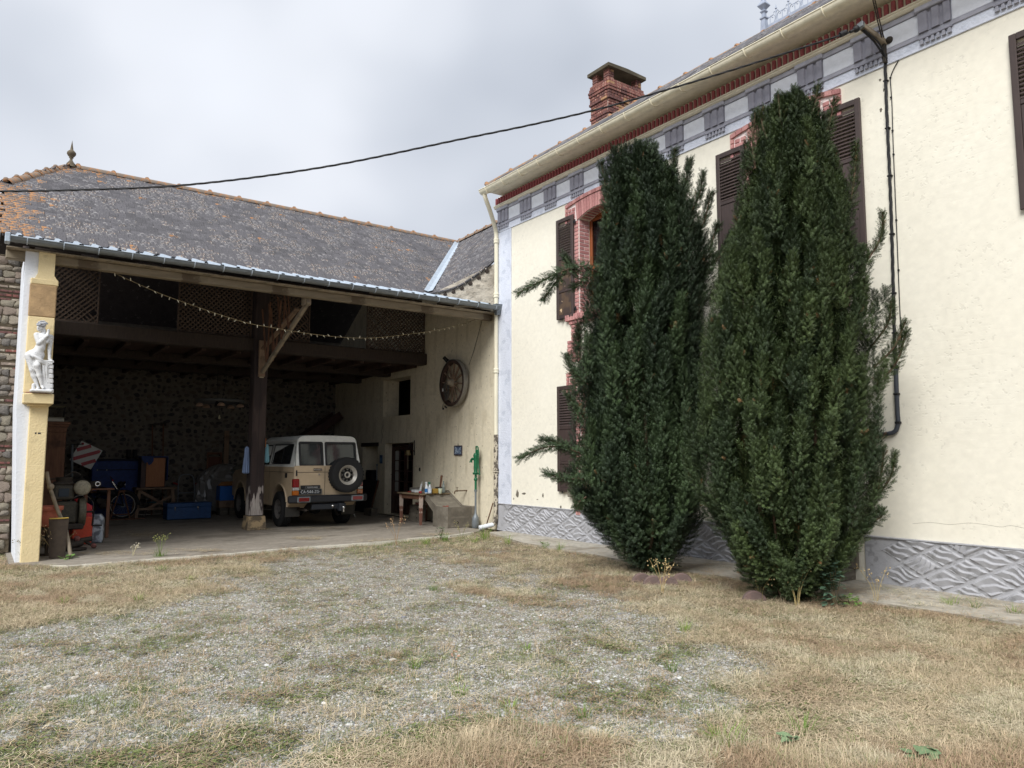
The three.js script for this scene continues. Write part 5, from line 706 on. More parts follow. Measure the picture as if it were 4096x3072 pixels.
{ // towels hung on the post
  const tw = (name, label, x, y0, y1, z, col, w) => { const t = thing(name, label, 'towel', [x, y1, z]); const g = triKeep(new THREE.CapsuleGeometry(0.045, y1 - y0, 4, 16)), p = g.attributes.position; for (let i = 0; i < p.count; i++) { const X = p.getX(i), Y = p.getY(i), Z = p.getZ(i), a = Math.atan2(Z, X); const f = (1 + 0.25 * Math.sin(a * 5 + Y * 4)) * (0.75 + 0.5 * (0.5 - Y / (y1 - y0))); p.setXYZ(i, X * f * w, Y - (y1 - y0) / 2, Z * f * w); } g.computeVertexNormals(); part(t, 'cloth', triUV(g), mat(0xffffff, 0.95, { map: tex(128, (u, v) => Math.sin(u * 60) > 0 ? col : mul3(col, 0.8), 0.3) })); part(t, 'loop', triKeep(new THREE.TorusGeometry(0.03, 0.006, 6, 14)).translate(0, 0.03, 0), MAT.black); };
  tw('striped_towel', 'blue striped towel hanging on the post towards the trunk', 4.88, 1.28, 1.80, BEAM - 0.02, [132, 152, 188], 1.3);
  tw('light_towel', 'pale turquoise cloth hanging on the post beside the car', 5.31, 1.52, 1.86, BEAM + 0.04, [128, 178, 192], 0.9);
  const bd = thing('wood_tag', 'small pale wooden slat nailed on the post', 'slat', [5.255, 1.93, BEAM + 0.10]); part(bd, 'slat', bx(0.012, 0.20, 0.05, 0, 0, 0, 0.003), MAT.cabinet);
}
{ // moped on a stand, workbench with a carton
  const t = thing('workbench', 'dark low workbench with a carton on it behind the engine', 'bench', [2.42, 0, -22.5]); part(t, 'top', bx(1.15, 0.05, 0.6, 0, 0.70, 0), MAT.brownWood); for (const s of [-1, 1]) for (const z of [-0.24, 0.24]) part(t, 'leg', bx(0.07, 0.67, 0.07, s * 0.5, 0.34, z), MAT.brownWood);
  const cb = thing('carton', 'open brown cardboard carton on the workbench', 'carton', [2.25, 0.727, -22.4]); const cm = mat(0x8a6a48, 0.9); part(cb, 'body', [bx(0.44, 0.2, 0.012, 0, 0.1, 0.15), bx(0.44, 0.2, 0.012, 0, 0.1, -0.15), bx(0.012, 0.2, 0.29, 0.22, 0.1, 0), bx(0.012, 0.2, 0.29, -0.22, 0.1, 0), bx(0.42, 0.01, 0.28, 0, 0.008, 0)], cm); part(cb, 'flap', bx(0.44, 0.012, 0.15, 0, 0.20, 0.22).rotateX(0.12), cm);
  const m = thing('old_moped', 'old black moped with spoked wheel propped on an iron stand', 'moped', [3.12, 0, -21.75]); const R = 0.32, wy = 0.36;
  const whl = (x) => { const w = part(m, 'wheel', triKeep(new THREE.TorusGeometry(R, 0.028, 8, 36)).translate(x, wy, 0), MAT.rubber); part(w, 'rim', triKeep(new THREE.TorusGeometry(R - 0.035, 0.011, 6, 36)).translate(x, wy, 0), mat(0xb0aaa0, 0.4, { metalness: 0.6 })); part(w, 'hub', cyl(0.05, 0.05, 0.1, 14).rotateX(Math.PI / 2).translate(x, wy, 0), MAT.zinc); for (let k = 0; k < 18; k++) { const a = k / 18 * 6.283; part(w, 'spoke', rod(V(x + 0.05 * Math.cos(a + 0.4), wy + 0.05 * Math.sin(a + 0.4), 0), V(x + (R - 0.03) * Math.cos(a), wy + (R - 0.03) * Math.sin(a), 0), 0.0025, 0.0025, 4), MAT.zinc); } return w; };
  whl(0); whl(-0.95);
  part(m, 'mudguard', (() => { const g = triKeep(new THREE.TorusGeometry(R + 0.05, 0.035, 6, 24, Math.PI * 0.9)); return g.translate(0, wy, 0); })(), MAT.black);
  part(m, 'frame', [rod(V(-0.12, 0.85, 0), V(-0.35, 0.45, 0), 0.03), rod(V(-0.35, 0.45, 0), V(0.02, 0.36, 0.08), 0.02), rod(V(-0.3, 0.8, 0), V(-0.95, 0.36, 0), 0.025), rod(V(-0.12, 0.85, 0), V(0.0, 0.36, 0.07), 0.018)], MAT.black);
  part(m, 'engine', [bx(0.26, 0.24, 0.2, -0.42, 0.42, 0, 0.04), cyl(0.08, 0.08, 0.2, 14).rotateX(Math.PI / 2).translate(-0.55, 0.5, 0.05)], MAT.iron);
  part(m, 'tank', (() => { const g = triKeep(new THREE.CapsuleGeometry(0.1, 0.3, 6, 14)); g.rotateZ(1.3); return g.translate(-0.38, 0.72, 0); })(), MAT.black);
  part(m, 'handlebar', [rod(V(-0.3, 1.02, -0.24), V(-0.3, 1.02, 0.24), 0.014), rod(V(-0.28, 0.98, 0), V(-0.15, 0.78, 0), 0.03), rod(V(-0.3, 1.02, 0.2), V(-0.36, 1.12, 0.26), 0.012)], MAT.chrome); part(m, 'grip', rod(V(-0.3, 1.02, 0.18), V(-0.3, 1.02, 0.3), 0.02), mat(0x8e1c22, 0.7));
  part(m, 'headlight', [sph(0.085, -0.08, 0.90, 0.06), cyl(0.085, 0.085, 0.02, 18).rotateZ(Math.PI / 2).translate(0.0, 0.90, 0.06)], MAT.black); part(m, 'headlight_rim', triKeep(new THREE.TorusGeometry(0.08, 0.009, 6, 20)).rotateY(Math.PI / 2).translate(0.01, 0.90, 0.06), MAT.chrome);
  const st = part(m, 'stand', [bar(V(-0.12, 0.72, 0.16), V(-0.32, 0, 0.2), 0.03, 0.03), bar(V(-0.02, 0.72, 0.16), V(0.16, 0, 0.2), 0.03, 0.03), bar(V(-0.3, 0.14, 0.19), V(0.12, 0.14, 0.19), 0.03, 0.02), bar(V(-0.14, 0.72, 0.16), V(0.02, 0.74, 0.16), 0.05, 0.03), bar(V(-0.4, 0.01, 0.2), V(0.5, 0.01, 0.2), 0.04, 0.02)], MAT.brownWood);
}
{ // stationary engine with crank, cans, pot, tile, branch
  const ir = MAT.iron, e = thing('stationary_engine', 'old rusty stationary engine with round lamp and hand crank', 'engine', [1.32, 0, -15.55]);
  part(e, 'base', [bx(0.5, 0.10, 0.5, 0.02, 0.38, 0, 0.02), bx(0.46, 0.06, 0.46, 0.02, 0.10, 0, 0.02), bx(0.08, 0.26, 0.4, -0.16, 0.22, 0, 0.01)], ir);
  part(e, 'crankcase', [bx(0.36, 0.40, 0.4, 0.0, 0.62, 0, 0.05), bx(0.32, 0.26, 0.34, -0.06, 0.98, 0, 0.03)], mat(0xffffff, 0.7, { map: fineMap([66, 62, 52], 0.25, 630, 0.3) }));
  part(e, 'water_hopper', [bx(0.30, 0.06, 0.32, -0.06, 1.14, 0, 0.02), cyl(0.14, 0.12, 0.10, 18).translate(-0.05, 1.2, 0)], ir); part(e, 'plate', bx(0.16, 0.14, 0.02, -0.06, 0.98, 0.178, 0.004), mat(0x23303c, 0.6));
  const fw = part(e, 'flywheel', (() => { const g = lathe([[0.05, -0.05], [0.20, -0.05], [0.24, -0.06], [0.26, -0.04], [0.26, 0.04], [0.24, 0.06], [0.20, 0.05], [0.05, 0.05]], 30); g.rotateZ(Math.PI / 2); return triUV(g.translate(0.24, 0.62, 0.02)); })(), mat(0xffffff, 0.6, { map: fineMap([92, 88, 74], 0.25, 631, 0.3), metalness: 0.3 }));
  part(e, 'air_cleaner', (() => { const g = lathe([[0, 0.07], [0.10, 0.065], [0.135, 0.03], [0.135, -0.05], [0.12, -0.07], [0, -0.07]], 24); g.rotateX(Math.PI / 2); return triUV(g.translate(0.22, 1.06, 0.18)); })(), mat(0xffffff, 0.65, { map: fineMap([140, 134, 116], 0.2, 632, 0.3) }));
  part(e, 'fuel_pipe', [tube([V(-0.05, 1.26, 0), V(0.1, 1.34, 0.02), V(0.2, 1.28, 0.05)], 0.014, 12, 6), rod(V(-0.36, 1.22, 0), V(-0.1, 1.22, 0), 0.012)], ir);
  part(e, 'crank', [rod(V(0.3, 0.62, 0.02), V(0.44, 0.62, 0.02), 0.018), bar(V(0.44, 0.62, 0.02), V(0.42, 0.37, 0.06), 0.03, 0.02), rod(V(0.42, 0.37, 0.06), V(0.58, 0.37, 0.06), 0.014)], MAT.black);
  const mg = thing('magneto', 'small chrome carburettor on a shelf beside the engine', 'machine', [1.86, 0.99, -16.9]); part(mg, 'body', [bx(0.16, 0.14, 0.16, 0, 0.07, 0, 0.03), cyl(0.07, 0.07, 0.1, 16).rotateX(Math.PI / 2).translate(0.08, 0.09, 0.06)], MAT.iron); part(mg, 'ring', triKeep(new THREE.TorusGeometry(0.04, 0.015, 8, 20)).translate(0.08, 0.09, 0.12), MAT.chrome); part(mg, 'shelf_post', [bx(0.06, 0.96, 0.06, -0.1, -0.5, 0), bx(0.06, 0.96, 0.06, 0.3, -0.5, 0), bx(0.56, 0.03, 0.3, 0.1, -0.016, 0)], MAT.brownWood);
  const red = thing('red_jerry_can', 'red and orange plastic jerry can standing beside the engine', 'jerry can', [1.62, 0.006, -16.05], 0.1), rm = mat(0xffffff, 0.5, { map: fineMap([196, 66, 36], 0.08, 634, 0.4) }), rm2 = mat(0xffffff, 0.5, { map: fineMap([176, 36, 44], 0.08, 635, 0.4) });
  part(red, 'body', extr([[-0.15, 0], [0.14, 0], [0.15, 0.30], [0.14, 0.46], [-0.09, 0.47], [-0.15, 0.40]], 0.24, 0.02).translate(0, 0.02, -0.12), rm); part(red, 'upper_can', extr([[-0.11, 0], [0.13, 0], [0.13, 0.17], [0.03, 0.24], [-0.05, 0.25], [-0.12, 0.18]], 0.22, 0.02).translate(0.0, 0.51, -0.11), rm2); part(red, 'cap', cyl(0.04, 0.04, 0.06, 14).rotateZ(0.3).translate(-0.09, 0.80, 0), rm2); part(red, 'handle', tube([V(-0.05, 0.78, 0), V(0, 0.83, 0), V(0.08, 0.76, 0)], 0.014, 12, 6), MAT.black);
  const gr = thing('grey_jerry_can', 'dented grey metal jerry can standing next to the red one', 'jerry can', [1.845, 0.006, -16.1], -0.25), gm = mat(0xffffff, 0.5, { map: tex(256, (u, v) => lerp3([176, 184, 192], [104, 110, 118], sstep(0.4, 0.65, fbm(u, v, 7, 5, 640))), 0.5), metalness: 0.2 });
  part(gr, 'body', extr([[-0.12, 0], [0.12, 0], [0.13, 0.03], [0.13, 0.42], [0.09, 0.47], [-0.11, 0.47], [-0.13, 0.43], [-0.13, 0.03]], 0.13, 0.03).translate(0, 0.03, -0.065), gm); part(gr, 'seam', bx(0.012, 0.46, 0.2, 0.0, 0.26, 0, 0.004), gm); part(gr, 'spout', rod(V(-0.1, 0.5, 0), V(-0.2, 0.53, 0.02), 0.025), gm);
  const jk = thing('screw_jack', 'rusty screw jack lying on the concrete beside the engine', 'jack', [1.42, 0.0, -14.95], 0.5); part(jk, 'body', [rod(V(-0.2, 0.07, 0), V(0.14, 0.13, 0), 0.06), rod(V(0.1, 0.16, 0), V(0.3, 0.18, 0.02), 0.045)], ir); part(jk, 'foot', [bx(0.3, 0.05, 0.2, 0, 0.03, 0.05, 0.015), rod(V(0.2, 0.14, 0), V(0.34, 0.03, 0.1), 0.025)], ir); part(jk, 'knob', [sph(0.05, 0.05, 0.2, 0), sph(0.045, 0.3, 0.06, 0.09)], MAT.oldBricks[1]);
  const pot = thing('clay_pot', 'terracotta flower pot standing on hollow bricks by the pillar', 'flower pot', [0.98, 0.455, -14.6]), pm = mat(0xffffff, 0.85, { map: fineMap([170, 98, 78], 0.12, 642, 0.4) });
  part(pot, 'body', triUV(lathe([[0, 0.01], [0.15, 0], [0.17, 0.02], [0.19, 0.13], [0.2, 0.28], [0.19, 0.285], [0.17, 0.14], [0, 0.05]], 26)), pm); part(pot, 'rim', triUV(lathe([[0.2, 0.27], [0.225, 0.275], [0.23, 0.34], [0.21, 0.345], [0.195, 0.29]], 26)), pm);
  for (let k = 0; k < 2; k++) { const hb = thing('hollow_brick', k ? 'upper hollow brick under the terracotta pot' : 'lower hollow brick under the terracotta pot', 'brick', [0.99, 0.003 + k * 0.226, -14.5]); const s = poly([[-0.2, 0], [0.2, 0], [0.2, 0.22], [-0.2, 0.22]]); for (const x of [-0.1, 0.1]) { const h = new THREE.Path(); h.moveTo(x - 0.08, 0.02); h.lineTo(x + 0.08, 0.02); h.lineTo(x + 0.08, 0.2); h.lineTo(x - 0.08, 0.2); h.closePath(); s.holes.push(h); } part(hb, 'block', extr(s, 0.2).translate(0, 0, -0.1), mat(0x8a7f76, 0.95, { map: concreteMap })); }
  const ti = thing('roof_tile', 'dark curved clay roof tile standing upright by the pillar', 'tile', [1.1, 0.0, -13.98]); const tg = triKeep(new THREE.CylinderGeometry(0.19, 0.15, 0.62, 18, 1, true, -0.95, 1.9)); const ti2 = triKeep(new THREE.CylinderGeometry(0.175, 0.135, 0.62, 18, 1, true, -0.95, 1.9)); tg.scale(0.9, 1, 0.3); ti2.scale(0.9, 1, 0.3);
  part(ti, 'shell', triUV(merge([tg.rotateX(-0.05).translate(0, 0.32, -0.02), ti2.rotateX(-0.05).translate(0, 0.32, -0.022)])), mat(0xffffff, 0.95, { map: tex(256, (u, v) => lerp3([84, 72, 60], [54, 46, 40], fbm(u, v, 6, 4, 644)), 0.4) })); part(ti, 'lip', tube([-0.9, -0.5, 0, 0.5, 0.9].map(a => V(0.166 * Math.sin(a), 0.632, 0.055 * Math.cos(a) - 0.03)), 0.011, 16, 6), mat(0xb79a4a, 0.9));
  const brn = thing('branch', 'bare grey branch leaning against the wardrobe and pillar', 'branch', [0, 0, 0]); part(brn, 'stem', triUV(tube([V(1.29, 0.02, -13.95), V(1.22, 0.4, -14.1), V(1.08, 0.8, -14.35), V(0.96, 1.2, -14.5), V(0.93, 1.36, -14.55)], 0.03, 24, 8)), MAT.greyWood); part(brn, 'knot', triUV(sph(0.055, 0.99, 1.12, -14.45, 10, 8)), MAT.greyWood);
}
{ // chandelier made of a wheel, bulb
  const c = thing('wheel_chandelier', 'dark round chandelier with hanging shades under the loft', 'chandelier', [4.88, 3.02, -19.5]);
  part(c, 'ring', [triUV(lathe([[0.52, -0.04], [0.58, -0.035], [0.585, 0.03], [0.52, 0.035]], 40)), ...[0, 1, 2, 3].map(k => bar(V(0, 0, 0), V(0.53 * Math.cos(k * 1.571 + 0.4), 0, 0.53 * Math.sin(k * 1.571 + 0.4)), 0.05, 0.03))], mat(0x50504e, 0.7)); part(c, 'hub', [cyl(0.09, 0.13, 0.14, 18).translate(0, -0.06, 0)], MAT.black); for (let k = 0; k < 5; k++) { const a = k * 1.2566 + 0.5; part(c, 'shade', triKeep(new THREE.SphereGeometry(0.09, 16, 8, 0, 6.2832, 0, 1.57)).translate(0.50 * Math.cos(a), -0.15, 0.50 * Math.sin(a)), pmat(0xa78a74, 0.7, { transmission: 0.2, thickness: 0 })); } part(c, 'chain', [rod(V(0.05, 0, 0), V(0.2, 1.08, 0), 0.006), rod(V(-0.05, 0, 0), V(-0.1, 1.08, 0), 0.006)], MAT.black); part(c, 'cord', rod(V(0, -0.36, 0), V(0, -0.1, 0), 0.004), MAT.black); part(c, 'bulb', triUV(lathe([[0, -0.06], [0.022, -0.05], [0.03, -0.03], [0.024, 0], [0.013, 0.025], [0.012, 0.05], [0, 0.05]], 12)).translate(0, -0.40, 0), mat(0xc8c0a2, 0.2));
}
{ // stair stringer in the far corner
  const s = thing('loft_stair', 'dark reddish wooden stair rising along the cobble wall to the loft', 'stair', [0, 0, 0]); for (const z of [-22.9, -22.3]) part(s, 'stringer', bar(V(6.3, 0.9, z), V(9.3, 2.95, z), 0.26, 0.05), MAT.doorWood); for (let k = 0; k < 10; k++) part(s, 'step', bx(0.26, 0.03, 0.54, 6.55 + k * 0.29, 1.10 + k * 0.198, -22.6), MAT.doorWood);
}
// =====================================================================
// THE PLASTER WALL ON THE RIGHT OF THE BARN AND WHAT STANDS BY IT
// =====================================================================
{ // room behind the doorway
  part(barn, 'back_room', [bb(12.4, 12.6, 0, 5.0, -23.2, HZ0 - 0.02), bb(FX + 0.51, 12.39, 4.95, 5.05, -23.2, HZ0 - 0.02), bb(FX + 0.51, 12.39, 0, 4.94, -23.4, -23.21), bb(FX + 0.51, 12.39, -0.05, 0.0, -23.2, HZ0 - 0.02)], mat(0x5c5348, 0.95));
}
{ // glazed door
  const d = thing('glazed_door', 'dark brown double door with narrow glass panes in the plaster wall', 'door', [FX + 0.24, 0.02, -18.57]); const zc = 0.85;
  part(d, 'frame', [bb(-0.03, 0.05, 0, 1.97, -0.85, -0.79), bb(-0.03, 0.05, 0, 1.97, 0.79, 0.85), bb(-0.03, 0.05, 1.9, 1.97, -0.789, 0.789)], MAT.doorWood);
  for (const s of [-1, 1]) {
    const leaf = part(d, 'leaf', [bb(-0.02, 0.03, 0.02, 1.89, s * 0.01 + (s < 0 ? -0.1 : 0), s * 0.01 + (s < 0 ? 0 : 0.1)), bb(-0.02, 0.03, 0.02, 1.89, s * 0.78 + (s < 0 ? 0 : -0.1), s * 0.78 + (s < 0 ? 0.1 : 0)), bb(-0.02, 0.03, 0.02, 0.14, s < 0 ? -0.68 : 0.11, s < 0 ? -0.11 : 0.68), bb(-0.02, 0.03, 0.50, 0.62, s < 0 ? -0.68 : 0.11, s < 0 ? -0.11 : 0.68), bb(-0.02, 0.03, 1.78, 1.89, s < 0 ? -0.68 : 0.11, s < 0 ? -0.11 : 0.68), bb(-0.02, 0.03, 0.62, 1.78, s * 0.395 - 0.03, s * 0.395 + 0.03)], MAT.doorWood);
    part(leaf, 'panel', bb(-0.01, 0.02, 0.145, 0.495, s < 0 ? -0.675 : 0.115, s < 0 ? -0.115 : 0.675, 0.012), MAT.doorWood);
    for (const k of [0, 1, 2]) part(leaf, 'glazing_bar', bb(-0.015, 0.025, 0.90 + k * 0.29, 0.925 + k * 0.29, s < 0 ? -0.68 : 0.11, s < 0 ? -0.11 : 0.68), MAT.doorWood);
    for (const q of [0, 1]) for (let k = 0; k < 4; k++) { const za = s * (q ? 0.43 : 0.115), zb = s * (q ? 0.675 : 0.36); part(leaf, 'pane', bb(0.0, 0.004, 0.625 + k * 0.29, 0.895 + k * 0.29, Math.min(za, zb), Math.max(za, zb), 0.001), s < 0 && q ? mat(0xa7aaa6, 0.4) : MAT.glassDark); }
  }
  part(d, 'knob', sph(0.025, -0.05, 1.0, 0.06), MAT.iron);
}
{ // wagon wheel on the wall with coiled lights
  const w = thing('wagon_wheel', 'old wooden wagon wheel hung on the plaster wall', 'wheel', [FX - 0.13, 3.41, -15.46]); const R = 0.585;
  part(w, 'felloe', triUV(lathe([[R - 0.10, -0.045], [R - 0.015, -0.05], [R - 0.015, 0.05], [R - 0.10, 0.045], [R - 0.10, -0.045]], 44).rotateZ(Math.PI / 2)), MAT.joist); part(w, 'iron_tyre', triUV(lathe([[R - 0.014, -0.055], [R, -0.055], [R, 0.055], [R - 0.014, 0.055]], 44).rotateZ(Math.PI / 2)), mat(0xffffff, 0.7, { map: fineMap([134, 130, 122], 0.15, 650, 0.4), metalness: 0.2 }));
  part(w, 'hub', triUV(lathe([[0.0, -0.17], [0.06, -0.17], [0.075, -0.14], [0.10, -0.06], [0.11, 0.0], [0.10, 0.06], [0, 0.07]], 20).rotateZ(-Math.PI / 2)), MAT.greyWood);
  for (let k = 0; k < 12; k++) { const a = k / 12 * 6.283 + 0.1; part(w, 'spoke', bar(V(-0.02, 0.09 * Math.cos(a), 0.09 * Math.sin(a)), V(0, (R - 0.09) * Math.cos(a), (R - 0.09) * Math.sin(a)), 0.055, 0.035, 0.01), MAT.paleWood); }
  const c = thing('coiled_lights', 'tangled coil of light string hanging from the wagon wheel hub', 'light string', [FX - 0.28, 3.41, -15.52]); const cm = mat(0x4a4640, 0.8); for (let k = 0; k < 16; k++) { const pts = []; const a0 = rr(0, 6), wd = rr(0.05, 0.12), hh = rr(0.26, 0.5); for (let i = 0; i <= 12; i++) { const t = i / 12 * 6.283; pts.push(V(rr(-0.02, 0.02), 0.06 - hh / 2 + hh / 2 * Math.cos(t) - 0.04, wd * Math.sin(t) + 0.03 * Math.sin(a0 + k))); } part(c, 'loop', tube(pts, 0.006, 30, 5), cm); } part(c, 'tag', bx(0.004, 0.07, 0.05, -0.05, -0.17, -0.1, 0.001), mat(0xd8d8d4, 0.6)); part(c, 'plug', [cyl(0.02, 0.02, 0.08, 10).rotateZ(0.8).translate(0.02, -0.58, -0.08), bx(0.04, 0.05, 0.04, 0.0, -0.62, -0.16)], MAT.black); part(c, 'lead', tube([V(0, -0.3, 0), V(0.02, -0.55, -0.2), V(0.05, -0.6, -0.3), V(0.08, -0.5, -0.32)], 0.004, 20, 4), cm);
  const sp = thing('wall_spotlight', 'small black spotlight fixed above the wagon wheel', 'spotlight', [FX - 0.06, 3.97, -15.72]); part(sp, 'head', cyl(0.045, 0.055, 0.16, 14).rotateZ(0.9).translate(-0.1, 0.05, -0.05), MAT.black); part(sp, 'arm', rod(V(0.05, -0.05, 0.06), V(-0.08, 0.02, -0.02), 0.02), MAT.black);
}
{ // green pump
  const z = PX(1903, 1900, 9.3).z, gm = mat(0xffffff, 0.4, { map: fineMap([24, 96, 62], 0.12, 660, 0.4) }), p = thing('hand_pump', 'green cast iron hand pump on a grey standpipe by the sink', 'pump', [9.3, 0, z]);
  part(p, 'barrel', triUV(lathe([[0.0, 1.235], [0.068, 1.235], [0.068, 1.255], [0.042, 1.26], [0.046, 1.36], [0.05, 1.37], [0.05, 1.40], [0.046, 1.41], [0.05, 1.60], [0.058, 1.61], [0.06, 1.66], [0.052, 1.67], [0.045, 1.70], [0, 1.70]], 20)), gm);
  part(p, 'spout', [tube([V(0, 1.55, -0.04), V(-0.02, 1.57, -0.12), V(-0.03, 1.52, -0.165)], 0.028, 12, 10), cyl(0.032, 0.038, 0.03, 12).translate(-0.03, 1.50, -0.165)], gm); part(p, 'handle', tube([V(0, 1.74, 0.01), V(0, 1.85, 0.02), V(0.0, 1.84, 0.08), V(0.0, 1.66, 0.11), V(0, 1.45, 0.10), V(0, 1.28, 0.15), V(0, 1.20, 0.16)], 0.016, 36, 8), gm); part(p, 'plunger_rod', rod(V(0, 1.68, 0), V(0, 1.86, 0), 0.012), gm); part(p, 'yoke', bx(0.03, 0.12, 0.05, 0, 1.72, 0.05, 0.008), gm);
  part(p, 'green_pipe', [rod(V(0, 0.87, 0), V(0, 1.236, 0), 0.028), sph(0.045, 0, 1.10, 0, 14, 10)], gm); part(p, 'flange', [cyl(0.065, 0.065, 0.02, 18).translate(0, 1.22, 0), bx(0.15, 0.016, 0.05, 0, 1.238, 0, 0.006)], gm); part(p, 'union', [cyl(0.036, 0.036, 0.05, 8).translate(0, 0.845, 0), bx(0.03, 0.02, 0.11, 0, 0.85, 0)], MAT.zinc); part(p, 'standpipe', rod(V(0, 0.1, 0), V(0, 0.83, 0), 0.024), MAT.zinc);
  part(p, 'foot_sleeve', triUV(lathe([[0.0, 0.005], [0.085, 0.005], [0.085, 0.22], [0.06, 0.26], [0.03, 0.33], [0.024, 0.42]], 16)), MAT.zinc);
}
{ // stone sink with sloping draining side
  const s = thing('concrete_sink', 'concrete washing trough with a sloping scrubbing side by the pump', 'sink', [0, 0.004, 0]); const out = [[-14.66, 0.0], [-14.66, 0.47], [-15.18, 0.47], [-15.86, 0.80], [-15.92, 0.72], [-15.34, 0.33], [-15.34, 0.0]];
  part(s, 'front_wall', profX(out, 8.72, 8.80), MAT.concrete); part(s, 'back_wall', profX(out, 9.36, 9.44), MAT.concrete); part(s, 'end_wall', bb(8.801, 9.359, 0, 0.468, -14.74, -14.661, 0.008), MAT.concrete); part(s, 'floor', bb(8.801, 9.359, 0.0, 0.1, -15.33, -14.742, 0.004), MAT.concrete);
  part(s, 'scrubbing_slope', profX([[-15.05, 0.40], [-15.86, 0.79], [-15.92, 0.725], [-15.335, 0.335], [-15.335, 0.002], [-15.25, 0.002], [-15.25, 0.3]], 8.801, 9.359), MAT.concrete); part(s, 'drain_hole', cyl(0.022, 0.022, 0.01, 12).rotateX(Math.PI / 2).translate(8.98, 0.12, -14.658), MAT.black);
  const sc = thing('red_brush', 'small red scraper lying on the rim of the trough', 'scraper', [8.76, 0.479, -14.86], 0.3); part(sc, 'blade', bx(0.03, 0.012, 0.12, 0, 0.006, 0, 0.003), mat(0x8a4433, 0.7)); part(sc, 'grip', bx(0.05, 0.02, 0.05, 0, 0.012, 0.08, 0.006), mat(0xa04a3a, 0.7));
  const zt = PX(1868, 1968, FX).z, t = thing('wall_tap', 'old brass tap on a pipe above the trough', 'tap', [FX, 0.82, zt]); const tm = mat(0x6d5a46, 0.5, { metalness: 0.5 }); part(t, 'pipe', rod(V(0.01, 0, 0), V(-0.24, 0, -0.04), 0.014), tm); part(t, 'valve', [sph(0.025, -0.25, 0, -0.04, 10, 8), rod(V(-0.25, 0, -0.04), V(-0.25, 0.07, -0.04), 0.009), bx(0.02, 0.012, 0.09, -0.25, 0.075, -0.04, 0.004), tube([V(-0.25, 0, -0.04), V(-0.30, -0.01, -0.05), V(-0.315, -0.07, -0.05)], 0.015, 10, 8)], tm);
  const k = thing('leaning_stick', 'thin dark stick leaning between the wall and the downpipe', 'stick', [0, 0, 0]); part(k, 'stick', bar(PX(1945, 2102, 9.28), PX(1972, 2012, 9.36), 0.025, 0.02), MAT.brownWood);
}
